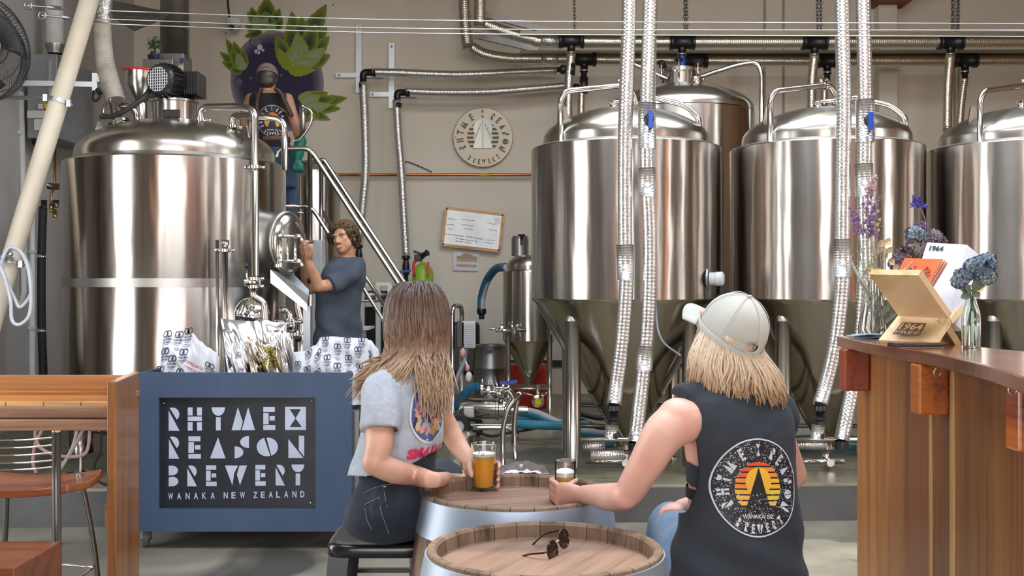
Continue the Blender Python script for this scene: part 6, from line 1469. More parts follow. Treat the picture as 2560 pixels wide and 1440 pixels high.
# paper stack leaning in the stand
PAP = mat('paper_stack', (.72, .72, .8), .7); 
rs = random.Random(11)
for i in range(16):
    t_ = i/15; o = V(.0026*i, -.0022*i, -.003*i)
    c = [P(2260, 790, 3.66)+o*.9, P(2370, 795, 3.50)+o*.9, P(2418, 612, 3.62)+o, P(2318, 606, 3.78)+o]
    m = slab('menu_sheet', c, .0022, PAP, None, label='white menu sheet in the plywood stand, part of the thick leaning stack', cat='menu', group='white menu sheets in the plywood stand')
m = MB(); c = [P(2260, 790, 3.66), P(2370, 795, 3.50), P(2418, 612, 3.62), P(2318, 606, 3.78)]; g = quadfn([c[3], c[2], c[1], c[0]], .003)
o_ = [x for x in COL.objects if x.name == 'menu_sheet'][0]
put_text(m, '1964', g, .12, .88, .47, .955, .04); m.build('heading', mat('ink_black', (.03, .03, .04), .6), o_)
OR = mat('orange_cover', (.82, .13, .02), .5, col2=(.78, .11, .015))
for i in range(6):
    o = V(.006*i, -.003*i, -.004*i) if i else V(0, 0, 0); o = V(.005*(5-i), .004*(5-i), -.002*(5-i))
    c = [P(2226, 716, 3.58)+o, P(2312, 722, 3.46)+o, P(2357, 648, 3.48)+o, P(2262, 645, 3.60)+o]
    q = slab('booklet', c, .0022, OR if i == 5 else (OR if i % 2 else PAP), None, label='orange booklet in the plywood stand, frontmost of its stack' if i == 5 else 'thin booklet in the stack behind the front orange one', cat='booklet', group='booklets in the plywood stand')
g = quadfn([c[3], c[2], c[1], c[0]], .001)
m = MB()
def arcword(w_, a0, a1, r_, cx_, cy_, h_, sx_=.07):
    for i, chh in enumerate(w_):
        a = math.radians(a0+(a1-a0)*i/(len(w_)-1)); u0, v0 = cx_+math.cos(a)*r_*.8, cy_+math.sin(a)*r_
        def gg(x_, y_, a=a, u0=u0, v0=v0): return g(u0+math.sin(a)*x_+math.cos(a)*y_*.8, v0-math.cos(a)*x_+math.sin(a)*y_)
        put_text(m, chh, gg, -sx_/2, 0, sx_/2, h_, .03)
arcword('HOPPY', 185, 110, .3, .52, .30, .17); arcword('PURSUIT', 62, -25, .3, .58, .30, .17)
m.build('title_lettering', MATS['ink_black'], q, 'dark title lettering')
m = MB(); put_poly(m, arc(.55, .42, .17, 0, 360, 20)[:-1], g); m.build('printed_disc', mat('cream_print', (.75, .62, .45), .6), q)
m = MB(); put_poly(m, [(.42, .3), (.7, .3), (.66, .42), (.5, .4)], lambda u, v: g(u, v)+V(0, -.001, 0)); put_poly(m, [(.1, .55), (.25, .9), (.28, .86), (.14, .52)], lambda u, v: g(u, v)); m.build('printed_art', mat('teal_print', (.3, .38, .36), .6), q)
# phone
t = thing('phone', 'dark phone in a brown case lying on the counter edge', 'phone', P(2300, 866, 3.36)); c0 = V(P(2300, 0, 3.36).x, 3.375, CZ)
MB().box(c0+V(0, .03, .0055), (.146, .075, .011)).build('body', BLACK, t, bevel=.004, seg=3); MB().box(c0+V(.002, .032, .0125), (.148, .076, .002)).build('case_back', wood('leather_brown', '9a6a48', '7d5036', 0, 4, .6), t, bevel=.001)
MB().box(c0+V(.002, .03, -.0003+.0012), (.146, .078, .0022)).build('case_lip', MATS['leather_brown'], t)
# business cards
for i in range(6):
    c = P(2168, 843, 3.9)+V(rs.uniform(-.02, .02), rs.uniform(-.03, .03), 0); c.z = CZ+.002+i*.003; a = rs.uniform(-.5, .5)
    MB().box(c, (.085, .055, .0012), Matrix.Rotation(a, 3, 'Z') @ Matrix.Rotation(rs.uniform(-.04, .04), 3, 'Y')).build('business_card', mat('card_blue', (.42, .55, .68), .5), None, 'pale blue card in the small loose pile at the counter corner', 'card', 'pale blue cards at the counter corner')
# bottle with hydrangeas
bo = thing('glass_bottle', 'small clear glass bottle with water on the counter, holding hydrangea heads', 'bottle', P(2428, 868, 3.33)); c = P(2428, 868, 3.33); c.z = CZ+.0008
BG = glass('green_glass', (.86, .95, .9))
pf_ = [(0, 0), (.026, 0), (.0285, .004), (.0285, .085), (.027, .105), (.018, .135), (.0125, .155), (.0115, .178), (.0135, .179), (.0135, .186), (.0115, .188)]
inn = [(.0095, .186), (.0095, .155), (.0155, .133), (.0248, .105), (.0262, .085), (.0262, .008), (0, .007)]
MB().lathe([tuple(p) for p in pf_+inn], c, 40).build('bottle_glass', BG, bo)
MB().lathe([(0, .0075), (.0258, .0085), (.0258, .068), (0, .068)], c, 40).build('water', glass('water', (.93, .97, .98), 0, 1.33), bo)
m = MB()
for a_, b_ in (((0, .01), (.004, .19)), ((.008, .01), (-.004, .19))): m.tube([c+V(a_[0], 0, a_[1]), c+V(b_[0], 0, b_[1])], .0022, 6)
m.build('stem', mat('stem_green', (.12, .18, .07), .6), bo)
def flowerhead(m, c, r_, n, sz, cols, rs, flat=1.0):
    for i in range(n):
        u = V(rs.gauss(0, 1), rs.gauss(0, 1), rs.gauss(0, 1)).normalized(); p = c+V(u.x*r_, u.y*r_, u.z*r_*flat)*rs.uniform(.85, 1.05)
        x = u.orthogonal().normalized(); y = u.cross(x); a0 = rs.uniform(0, 6); m.col = rs.choice(cols)
        for k_ in range(4):
            a = a0+k_*PI/2; d_ = x*math.cos(a)+y*math.sin(a); e = x*math.cos(a+PI/2)+y*math.sin(a+PI/2)
            m.add([p, p+d_*sz*.6+e*sz*.42+u*sz*.15, p+d_*sz+u*sz*rs.uniform(-.1, .5), p+d_*sz*.6-e*sz*.42+u*sz*.15], [(0, 1, 2, 3)], False)
    m.col = None
FL = vpaint('petal_paint', .75)
BLU = [(.16, .22, .3), (.11, .16, .24), (.25, .32, .36), (.2, .2, .34), (.1, .14, .16), (.3, .36, .34)]
PUR = [(.14, .08, .13), (.2, .12, .2), (.1, .05, .09), (.28, .22, .3), (.3, .3, .22)]
rs = random.Random(21)
hy = thing('hydrangea_stem', 'dried blue-green hydrangea heads with leaves standing in the small bottle', 'flower', c+V(0, 0, .19))
for (px, py, r_) in ((2455, 665, .036), (2462, 690, .03), (2435, 668, .028), (2408, 690, .026), (2398, 705, .02), (2470, 650, .022)):
    m = MB(); flowerhead(m, P(px, py, 3.32+rs.uniform(-.02, .02)), r_, 70, .013, BLU, rs, .85); m.build('flower_head', FL, hy)
LEAF = mat('dry_leaf', (.16, .2, .12), .7, col2=(.1, .14, .09), sc=30)
def leaf(m, a, b, w, curl=.2):
    a, b = Vector(a), Vector(b); d_ = b-a; s_ = d_.cross(V(0, -1, .3)).normalized()*w; n_ = V(0, -1, .2)
    def f(u, v): k_ = math.sin(PI*min(1, v*.95+.03))**.8; return a+d_*v+s_*(2*u-1)*k_+n_*(curl*w*(abs(2*u-1)*.6+math.sin(v*PI)*.5))
    m.grid(f, 5, 9)
m = MB()
for a_, b_, w in (((2425, 735), (2402, 745), .012), ((2430, 730), (2448, 742), .013), ((2428, 728), (2412, 715), .012), ((2432, 728), (2452, 700), .016), ((2420, 732), (2400, 722), .008)): leaf(m, P(*a_, 3.31), P(*b_, 3.29), w)
m.build('leaf', LEAF, hy); m = MB(); leaf(m, P(2440, 722, 3.33), P(2462, 697, 3.3), .014); m.build('brown_leaf', mat('brown_leaf', (.4, .2, .08), .6), hy)
m = MB(); m.tube([c+V(0, 0, .17), P(2432, 720, 3.33), P(2455, 680, 3.33)], .002, 6, k=4); m.tube([c+V(0, 0, .17), P(2425, 725, 3.33), P(2408, 700, 3.33)], .002, 6, k=4); m.build('stalk', MATS['stem_green'], hy)
# glass vase with dried bouquet
vd = 3.92; va = thing('glass_vase', 'large clear glass vase at the far end of the counter', 'vase', P(2180, 842, vd)); c = P(2182, 842, vd); c.z = CZ+.0008
op = [(0, 0), (.045, 0), (.05, .006), (.052, .03), (.046, .08), (.036, .13), (.032, .17), (.034, .205)]; ip = [(r_-.003, z_) for r_, z_ in op[::-1][:-3]]+[(.045, .012), (0, .011)]
MB().lathe([tuple(p) for p in op+ip], c, 40).build('vase_glass', GLASS, va)
dbq = thing('dried_bouquet', 'dried flower bouquet of larkspur, honesty and purple hydrangea in the glass vase', 'flowers', c+V(0, 0, .02))
STK = mat('dry_stem', (.36, .36, .26), .7, col2=(.22, .26, .18), sc=20); rs = random.Random(33)
base = [c+V(rs.uniform(-.02, .02), rs.uniform(-.02, .02), .02) for _ in range(8)]
LARK = [(.12, .1, .32), (.2, .14, .4), (.42, .2, .26), (.5, .3, .34), (.3, .2, .36)]; PINK = [(.5, .3, .32), (.55, .38, .38), (.6, .42, .42)]
def spike(tip, bot, n, cols, wid, nm='flower_spike'):
    a, b = Vector(bot), Vector(tip); m = MB()
    for i in range(n):
        t_ = i/n; p = a.lerp(b, t_)+V(rs.gauss(0, wid), rs.gauss(0, wid), rs.gauss(0, .004)); flowerhead(m, p, .004, 3, .0085*(1.2-.5*t_), cols, rs)
    m.build(nm, FL, dbq)
spike(P(2190, 440, vd), P(2172, 480, vd), 24, PINK, .006); spike(P(2178, 480, vd), P(2178, 590, vd), 70, LARK, .013); spike(P(2137, 520, vd), P(2143, 580, vd), 34, LARK, .009)
spike(P(2288, 492, vd), P(2300, 515, vd), 26, [(.08, .06, .3), (.12, .09, .4)], .009)
m = MB()
for (px, py) in ((2190, 450), (2178, 560), (2140, 560), (2165, 600), (2150, 640), (2200, 600), (2185, 640), (2215, 620)): b_ = rs.choice(base); m.tube([b_, b_.lerp(P(px, py, vd), .45)+V(.01, 0, 0), P(px, py, vd)], .0015, 5, k=4)
m.tube([P(2240, 760, vd), P(2300, 640, vd), P(2314, 560, vd), P(2298, 515, vd)], .0015, 5, k=5)
m.build('stems', STK, dbq)
m = MB()
for (px, py, r_) in ((2198, 625, 11), (2205, 608, 11), (2220, 605, 12), (2224, 625, 10), (2190, 640, 9), (2232, 655, 10), (2215, 640, 8), (2240, 668, 9), (2178, 665, 9), (2165, 680, 10), (2196, 675, 8), (2195, 560, 6), (2200, 548, 5), (2196, 575, 5)):
    p = P(px, py, vd+rs.uniform(-.02, .02)); u = V(rs.uniform(-.5, .5), -1, rs.uniform(-.3, .3)).normalized(); x = u.orthogonal().normalized(); y = u.cross(x); R_ = r_/FPX*vd
    m.add([p+x*math.cos(a)*R_+y*math.sin(a)*R_*.75+u*.004*math.sin(a*2) for a in [i*PI/8 for i in range(16)]], [list(range(16))], False)
m.build('honesty_pods', mat('honesty_cream', (.62, .5, .3), .5, col2=(.5, .38, .2), sc=40), dbq)
for (px, py, r_, cl) in ((2262, 640, .038, PUR), (2245, 660, .03, PUR), (2290, 620, .035, PUR), (2285, 585, .03, BLU), (2310, 600, .028, BLU), (2335, 592, .026, PUR), (2300, 568, .018, PUR), (2280, 645, .022, [(.3, .32, .2), (.24, .2, .18)]), (2350, 605, .02, PUR)):
    m = MB(); flowerhead(m, P(px, py, vd+rs.uniform(-.02, .04)), r_, 60, .014, cl, rs, .85); m.build('hydrangea_head', FL, dbq)
# grass spikes: pale wheat-like stalks leaning left, and grey-green leaves below
m = MB()
for i in range(13):
    a = P(2126+i*4.5+rs.uniform(-4, 4), 650+i*11+rs.uniform(-6, 6), vd-.03); b = c+V(rs.uniform(.0, .03), rs.uniform(-.03, .0), rs.uniform(.06, .13)); k_ = a.lerp(b, .4)
    m.tube([a, k_, b], [.0012, .003, .0018], 5, k=3)
    for j in range(9):
        q = a.lerp(b, j/22); m.tube([q, q+V(rs.choice((-1, 1))*.01, 0, .012)], [.0016, .0004], 4)
m.build('pale_grass', mat('pale_grass', (.48, .5, .4), .7), dbq)
m = MB()
for i in range(26):
    a = c+V(rs.uniform(-.01, .04), rs.uniform(-.04, 0), rs.uniform(.02, .07)); b = a+V(rs.uniform(.0, .09), rs.uniform(-.02, .02), rs.uniform(.03, .12)); leaf(m, a, b, rs.uniform(.004, .01))
m.build('grey_leaf', mat('grey_leaf', (.25, .28, .2), .8, col2=(.14, .17, .12), sc=40), dbq)
m = MB()
rs2 = random.Random(8)
for i in range(160):
    p = P(rs2.gauss(2172, 20), rs2.gauss(655, 45), vd+rs2.uniform(-.03, .03)); m.tube([p, p+V(rs2.uniform(-.015, .015), rs2.uniform(-.01, .01), rs2.uniform(.004, .02))], .0008, 3)
m.build('feathery_sprig', mat('sprig_green', (.3, .32, .18), .8), dbq)
# ---------------------------------------------------------------- people
def skin(name, col, col2, sc=9):
    if name in MATS: return MATS[name]
    m = mat(name, col, .5, col2=col2, sc=sc, bump=.08, bsc=300, lo=.3, hi=.7); b = m.node_tree.nodes['Principled BSDF']
    b.inputs['Subsurface Weight'].default_value = .12; b.inputs['Subsurface Radius'].default_value = (1, .35, .2); b.inputs['Subsurface Scale'].default_value = .012
    return m
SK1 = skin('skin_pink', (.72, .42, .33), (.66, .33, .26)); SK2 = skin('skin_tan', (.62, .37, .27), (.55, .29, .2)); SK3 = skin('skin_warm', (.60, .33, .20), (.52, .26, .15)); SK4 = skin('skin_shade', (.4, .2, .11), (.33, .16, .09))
def cloth(name, col, col2, sc=6, bump=.5, weave=900):
    if name in MATS: return MATS[name]
    m = mat(name, col, .9, col2=col2, sc=sc, lo=.3, hi=.7); t = m.node_tree; b = t.nodes['Principled BSDF']
    n1 = _n(t, 'TexNoise', Scale=7, Detail=3, Distortion=.8); t.links.new(coord(t, (1, 1, .8)), n1.inputs['Vector']); b1 = _n(t, 'Bump', Strength=bump, Distance=.03); t.links.new(n1.outputs[0], b1.inputs['Height'])
    n2 = _n(t, 'TexNoise', Scale=weave, Detail=1); t.links.new(coord(t), n2.inputs['Vector']); b2 = _n(t, 'Bump', Strength=.15, Distance=.002); t.links.new(n2.outputs[0], b2.inputs['Height'])
    t.links.new(b1.outputs[0], b2.inputs['Normal']); t.links.new(b2.outputs[0], b.inputs['Normal']); b.inputs['Sheen Weight'].default_value = .04
    return m
CHAR = cloth('charcoal_cotton', (.030, .036, .048), (.022, .027, .037)); MARL = cloth('grey_marl', (.40, .43, .48), (.33, .36, .41), 60); DEN = cloth('dark_denim', (.016, .024, .038), (.009, .014, .024), 25); DENB = cloth('light_denim', (.19, .27, .37), (.14, .2, .29), 20); NAVYT = cloth('slate_cotton', (.06, .08, .108), (.045, .06, .085)); BLKC = cloth('black_cotton', (.012, .012, .014), (.009, .009, .01)); CAPC = cloth('stone_cotton', (.5, .5, .46), (.45, .45, .41), 8, .15)
DENM = cloth('mid_denim', (.05, .085, .15), (.035, .06, .11), 20)
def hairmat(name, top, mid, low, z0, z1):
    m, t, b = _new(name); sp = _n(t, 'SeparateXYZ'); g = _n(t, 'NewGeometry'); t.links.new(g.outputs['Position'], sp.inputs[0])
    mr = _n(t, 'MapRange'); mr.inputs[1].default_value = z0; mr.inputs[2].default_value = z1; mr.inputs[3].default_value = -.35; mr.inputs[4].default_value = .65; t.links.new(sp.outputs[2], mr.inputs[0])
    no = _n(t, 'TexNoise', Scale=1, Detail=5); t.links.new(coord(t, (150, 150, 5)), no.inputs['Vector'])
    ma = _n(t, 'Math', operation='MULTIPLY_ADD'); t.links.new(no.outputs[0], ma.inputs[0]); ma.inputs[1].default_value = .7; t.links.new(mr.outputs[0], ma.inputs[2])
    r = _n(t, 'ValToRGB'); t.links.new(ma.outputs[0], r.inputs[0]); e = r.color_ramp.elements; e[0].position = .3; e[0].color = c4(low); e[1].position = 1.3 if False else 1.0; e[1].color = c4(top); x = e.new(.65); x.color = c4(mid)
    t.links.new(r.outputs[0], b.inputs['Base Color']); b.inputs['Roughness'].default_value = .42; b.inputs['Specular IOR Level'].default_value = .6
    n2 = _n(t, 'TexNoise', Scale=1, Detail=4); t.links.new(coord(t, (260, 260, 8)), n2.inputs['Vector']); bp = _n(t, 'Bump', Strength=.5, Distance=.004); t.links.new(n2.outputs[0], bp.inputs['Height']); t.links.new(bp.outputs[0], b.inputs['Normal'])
    return m
def rot_z(v, a): return V(v.x*math.cos(a)-v.y*math.sin(a), v.x*math.sin(a)+v.y*math.cos(a), v.z)
def frame(fwd, tilt=0.0, pitch=0.0):
    """axes of a head: right, forward, up"""
    f = Vector(fwd).normalized(); r_ = f.cross(V(0, 0, 1)).normalized(); u = r_.cross(f)
    M = Matrix((r_, f, u)).transposed()
    return M @ Matrix.Rotation(pitch, 3, 'X') @ Matrix.Rotation(tilt, 3, 'Y')
def head_prims(mb, c, M, s=1.0):
    """skull, jaw, nose, ears: c = centre of the skull, adult head about .23 tall"""
    g = lambda x, y, z: c+M @ V(x*s, y*s, z*s)
    def el(x, y, z, rx, ry, rz): mb.sph(g(x, y, z), (rx*s, ry*s, rz*s), 24, M)
    el(0, -.012, .03, .076, .095, .088); el(0, .03, -.02, .062, .068, .085); el(0, .045, -.075, .044, .046, .042); el(0, .065, -.093, .026, .026, .022)
    for q in (-1, 1): el(q*.035, .035, -.045, .034, .04, .05); el(q*.035, .062, -.012, .026, .024, .022); el(q*.077, -.005, -.012, .01, .02, .032); el(q*.034, .078, .026, .028, .016, .012)
    mb.tube([g(0, .083, .022), g(0, .101, -.006), g(0, .112, -.028)], [.009*s, .011*s, .013*s], 12); mb.sph(g(0, .108, -.03), .0135*s, 12)
    for q in (-1, 1): mb.sph(g(q*.012, .098, -.033), .009*s, 10)
    el(0, .088, -.058, .024, .012, .007); el(0, .086, -.068, .021, .012, .008)
def neck(mb, c, M, base, r=.055): mb.tube([c+M @ V(0, -.02, -.03), c+M @ V(0, -.015, -.09), base], [r, r*.95, r*1.25], 20)
def limb(mb, pts, rad, k=5, n=18):
    mb.tube(pts, rad, n, k=k); mb.sph(pts[0], rad[0] if not isinstance(rad[0], tuple) else min(rad[0]), 14); mb.sph(pts[-1], rad[-1] if not isinstance(rad[-1], tuple) else min(rad[-1]), 14)
def finger(mb, pts, r0=.0085, r1=.0068): limb(mb, pts, [r0, (r0+r1)/2+.0003, r1], 3, 10)
def locks(m, n, root, tipf, rad, k=5, seg=5, rs=random):
    for i in range(n):
        pts = root(i, rs); m.tube(pts, [rad*.6, rad, rad*.9, rad*.15], 5, k=k)
def project(bvh, p, d, off=.0018):
    h = bvh.ray_cast(Vector(p), Vector(d))
    if h[0] is None: return None
    return h[0]-Vector(d).normalized()*off
def decal(target, origin, ux, uy, d, polys, name, mats, parent, off=.002, tri=.006, **kw):
    """flat artwork (list of (mi, pts)) pushed onto a surface"""
    me = target.data; bvh = BVHTree.FromPolygons([v.co for v in me.vertices], [list(p.vertices) for p in me.polygons])
    mb = MB(); last = [Vector(origin)]
    def fn(u, v, o=off):
        for k_ in (1, .97, .94, .91, .87, .82, .75, .6, .4):
            p = Vector(origin)+(Vector(ux)*u+Vector(uy)*v)*k_; q = project(bvh, p-Vector(d)*.6, d, o)
            if q is not None: break
        if q is None: return last[0]
        last[0] = q; return q
    for it in polys:
        mb.cm = it[0]
        if it[0] is None: continue
        o = off+(it[2] if len(it) > 2 else 0); put_poly(mb, it[1], lambda u, v: fn(u, v, o), tri)
    return mb.build(name, mats, parent, **kw), fn
def brewery_logo(target, c, ux, uy, d, R, parent, speck=True, tri=.008, lay=1):
    ORG = [mat('print_red_orange', (.85, .1, .02), .6), mat('print_orange', (.9, .28, .03), .6), mat('print_amber', (.9, .48, .04), .6), mat('print_yellow', (.85, .6, .05), .6)]
    WHT = mat('print_white', (.62, .64, .7), .6); BK = mat('print_black', (.012, .01, .016), .6)
    mats_ = ORG+[WHT, BK]; P_ = []
    ring = arc(0, 0, R, 0, 360, 72)[:-1]; P_.append((4, ring, 0)); P_.append((5, arc(0, 0, R*.968, 0, 360, 72)[:-1], .0006))
    rs = random.Random(5)
    if speck:
        for i in range(1500):
            a = rs.uniform(0, 2*PI); r_ = R*.95*math.sqrt(rs.uniform(.0, 1)); x, y = r_*math.cos(a), r_*math.sin(a)
            if r_ < R*.52 and y > -R*.12: continue
            z = R*rs.choice((.005, .007, .009, .013)); P_.append((4, [(x-z, y), (x+z*.3, y-z), (x+z, y+z*.4), (x-z*.2, y+z)], .0011))
    gap = lambda y: R*max(.0, .40-(y/R+.42)*.50)*.72 if y < R*.45 else 0
    n = 8
    for i in range(n):
        y1 = R*.53-i*R*.115; y0 = y1-R*.085
        for s in (-1, 1):
            ro = R*.53; xo = lambda y: math.sqrt(max(ro*ro-y*y, 0)); hole = R*.30
            xi = lambda y: max(gap(y), math.sqrt(max(hole**2-(y-R*.12)**2, 0)) if y > -R*.18 else 0)
            if i == 0: xi = lambda y: 0
            pts = [(s*xi(y1), y1)]+[(s*xo(y1+(y0-y1)*k/4), y1+(y0-y1)*k/4) for k in range(5)]+[(s*xi(y0), y0)]
            if xo(y0)-xi(y0) < .02*R: continue
            ci = min(3, max(0, int(i*.42)+(1 if s > 0 and i > 0 else 0)))
            P_.append((ci, pts, .0011))
    for s in (-1, 1): P_.append((2, [(0, R*.42)]+[(s*math.cos(math.radians(a))*R*.30, R*.12+math.sin(math.radians(a))*R*.30) for a in range(85, -50, -15)]+[(s*gap(-R*.12), -R*.12)], .0013))
    P_ = [(a_, b_, c_*lay) for a_, b_, c_ in P_]
    logo, fn = decal(target, c, ux, uy, d, P_, 'round_logo', mats_, parent, .0022, R*.07, label='round sunset tent logo print')
    mb = MB(); mb.cm = 0; f2 = lambda u, v: fn(u, v, .0022+.0014*lay)
    for chh, a in RING_TOP: ring_glyph(mb, chh, f2, a, R*.64, R*.25, .8, False, R*.08)
    for chh, a in RING_BOT: ring_glyph(mb, chh, f2, a, R*.93, R*.19, .8, True, R*.08)
    put_text(mb, 'WANAKA, NZ', f2, -R*.36, -R*.64, R*.36, -R*.54, .02)
    mb.build('logo_lettering', WHT, logo); return logo
# ================================================================ woman in the cap (front right, back view)
w2 = thing('person', 'woman in a pale grey cap and charcoal sleeveless top, seen from behind at the barrels', 'person', V(.62, 3.12, .0), )
D2 = 3.06; q = lambda x, y, d=D2: P(x, y, d)
yaw = math.radians(16)      # shoulder axis: her left shoulder (screen left) comes nearer
HC = q(1822, 836, 3.12); HM = frame((-.64, .77, 0), .0, .52)
sL = q(1678, 1045, 2.98); sR = q(1925, 1010, 3.22)
TC_ = [  # torso sections: px centre, py, half width px, depth m, d
 (1838, 1560, 172, .145), (1842, 1440, 160, .135), (1846, 1360, 150, .128), (1848, 1280, 140, .118), (1846, 1200, 136, .115), (1840, 1120, 140, .118), (1832, 1050, 146, .112), (1822, 1000, 132, .098), (1815, 965, 84, .078), (1815, 945, 52, .06)]
def torso(mb, secs, d, yw, grow=0.0, e=2.3, k=4):
    S = []
    for (cx_, py, hw, dep) in secs:
        p = P(cx_, py, d); a = hw/FPX*d; S.append((p.x, p.y, p.z, a+grow, dep+grow, yw))
    mb.loft(S, 36, k, e)
bm_ = MB(); torso(bm_, [(c_, y_, h_*.93, dp*.93) for c_, y_, h_, dp in TC_], D2+.02, yaw)
el_, wr_ = q(1563, 1240, 3.06), q(1452, 1236, 3.30)
limb(bm_, [sL+V(.035, .02, -.01), q(1662, 1082, 2.98), q(1618, 1155, 3.0), el_+V(.012, 0, .012)], [.062, .058, .049, .041]); bm_.sph(sL+V(.02, .01, -.005), (.060, .056, .060), 18)
limb(bm_, [el_, q(1528, 1243, 3.14), q(1490, 1238, 3.22), wr_], [.039, .041, .033, (.026, .021)])
# right arm hidden in front: upper arm down, forearm to the knee
rs_, re_, rw_ = sR+V(.0, .02, -.03), V(.86, 3.36, 1.02), q(1702, 1268, 3.36)
limb(bm_, [rs_, (rs_+re_)/2, re_], [.055, .047, .04]); limb(bm_, [re_, (re_+rw_)/2, rw_], [.04, .034, .024])
bm_.sph(rw_+V(-.02, .0, -.005), (.034, .04, .018), 14)
for i in range(4): a = rw_+V(-.02, -.02+i*.016, -.003); finger(bm_, [a, a+V(-.035, -.004, -.004), a+V(-.05, -.008, -.03)])
# left hand: palm back towards the camera, fingers curled round the far side of the glass
hw = wr_; kn = q(1398, 1216, 3.44); ctr_p = (hw+kn)/2
palm_u = (kn-hw).normalized()
gx, gy = G2.x, G2.y; gr = .0345
bm_.tube([hw, q(1432, 1234, 3.35), q(1412, 1234, 3.40), q(1400, 1236, 3.42)], [(.024, .022), (.031, .019), (.037, .018), (.036, .016)], 16, k=3, up=(0, 0, 1))
def around(zh, a0, a1, r_, n=4): return [V(gx+math.cos(math.radians(a0+(a1-a0)*i/(n-1)))*r_, gy+math.sin(math.radians(a0+(a1-a0)*i/(n-1)))*r_, zh) for i in range(n)]
zb = q(0, 1236, 3.44).z
for i, dz in enumerate((.030, .010, -.010, -.027)):
    r_ = gr+.0095; st = V(q(1400-i*2, 0, 3.42).x, q(0, 0, 3.42).y-.004, zb+dz*.9)
    pts = [st]+around(zb+dz, 205, 110, r_, 4)
    limb(bm_, pts, [.0100, .0098, .0092, .0086, .0076] if i < 3 else [.009, .0088, .008, .0075, .0065], 3, 12)
limb(bm_, [q(1428, 1222, 3.37), V(gx+.012, gy-gr-.011, zb+.022), V(gx+.034, gy-gr+.008, zb+.034)], [.013, .0115, .009], 3, 12)
# neck, head, pelvis, thighs
head_prims(bm_, HC+HM @ V(0, 0, -.0), HM, .98); neck(bm_, HC, HM, q(1815, 965, D2+.02), .054)
hipL, hipR = q(1740, 1490, 3.10), q(1900, 1490, 3.16)
bm_.sph((hipL+hipR)/2+V(0, .02, 0), (.17, .14, .1), 20)
b2 = fuse(bm_, 'body', SK1, w2, .0052, 5)
cutmesh(b2, lambda c_: (lambda l: l.length < .15 and l.y < .03 and l.z > -.02)(HM.transposed() @ (c_-HC)))
m = MB()   # bra band
# jeans
kneeL, kneeR = q(1672, 1300, 3.42), V(.66, 3.62, .83)
jm = MB(); limb(jm, [hipL+V(0, .03, -.01), hipL.lerp(kneeL, .5), kneeL+V(.0, 0, -.02), V(.45, 3.40, .55), V(.46, 3.30, .32)], [.098, .088, .068, .058, .052]); limb(jm, [hipR+V(0, .03, -.01), hipR.lerp(kneeR, .5), kneeR, V(.66, 3.60, .5), V(.66, 3.5, .3)], [.098, .088, .066, .058, .052]); jm.sph((hipL+hipR)/2+V(0, .02, -.01), (.185, .15, .115), 20)
fuse(jm, 'jeans', DENB, w2, .009, 5, label='light blue jeans')
sh_ = MB()
for kx in (kneeL, kneeR): sh_.tube([V(kx.x, 3.42, .26), V(kx.x, 3.5, .24), V(kx.x, 3.6, .22)], [.045, .05, .035], 14, k=3)
for kx in (): pass
fuse(sh_, 'shoes', BLKC, w2, .009, 3)
# crop-top band under the open armhole
bra = MB(); torso(bra, [(c_, y_, h_*.955, dp*.955) for c_, y_, h_, dp in TC_ if 1040 < y_ < 1290], D2+.02, yaw, .0015)
bo_ = fuse(bra, 'bra_top', mat('bra_slate', (.028, .036, .05), .8), w2, .006, 2)
cutmesh(bo_, lambda c_: not (zz(1215, D2) < c_.z-(.0 if c_.x > q(1730, 0, D2).x else .0)+(.26*(q(1745, 0, D2).x-c_.x) if c_.x < q(1745, 0, D2).x else 0)*-1 < zz(1160, D2)))
bn_ = MB(); torso(bn_, [(c_, y_, h_*.965, dp*.965) for c_, y_, h_, dp in TC_ if 1040 < y_ < 1290], D2+.02, yaw, .002)
b3 = fuse(bn_, 'bra_band', mat('bra_black', (.008, .009, .014), .7), w2, .006, 2)
cutmesh(b3, lambda c_: not zz(1246, D2) < c_.z < zz(1217, D2))
# sleeveless top
tm = MB(); torso(tm, [(c_, y_, h_*(1.0 if y_ > 1010 else 1.0)+(5 if y_ > 1250 else 0), dp*1.0) for c_, y_, h_, dp in TC_], D2+.02, yaw, .009, 2.4)
tm.tube([q(1700, 1003, 3.02), q(1760, 978, 3.06), q(1815, 968, 3.09), q(1880, 980, 3.15), q(1935, 1004, 3.2)], [.045, .05, .058, .052, .048], 18, k=3); tm.sph(q(1945, 1045, 3.2), (.062, .066, .08), 18)
top2 = fuse(tm, 'sleeveless_top', CHAR, w2, .0062, 9, .6)
def in_hole(c_):     # open armhole on her left side
    px = 1280+c_.x/c_.y*FPX; py = 705-(c_.z-CAMZ)/c_.y*FPX
    L = [(985, 1690), (1020, 1706), (1060, 1726), (1110, 1742), (1160, 1747), (1190, 1747), (1230, 1740), (1260, 1728), (1282, 1716)]
    if py < 985 or py > 1282: return py > 1450+200
    for (a, xa), (b, xb) in zip(L, L[1:]):
        if a <= py <= b: lim = xa+(xb-xa)*(py-a)/(b-a); break
    return px < lim
cutmesh(top2, in_hole); cutmesh(top2, lambda c_: c_.z > zz(956, c_.y))
md = top2.modifiers.new('thickness', 'SOLIDIFY'); md.thickness = .0025; md.offset = -1
def folds(c_):       # soft hanging folds
    t_ = max(0, min(1, (zz(1180, D2)-c_.z)/.25)); w = .007*t_*math.sin((c_.x*.8+c_.z*.9)*34+math.sin(c_.z*15)*1.3); n = V(c_.x-.62, c_.y-3.12, 0).normalized()
    return c_+n*(w+.0025*noise.noise(c_*22))
warp(top2, folds)
LR = 120/FPX*2.95
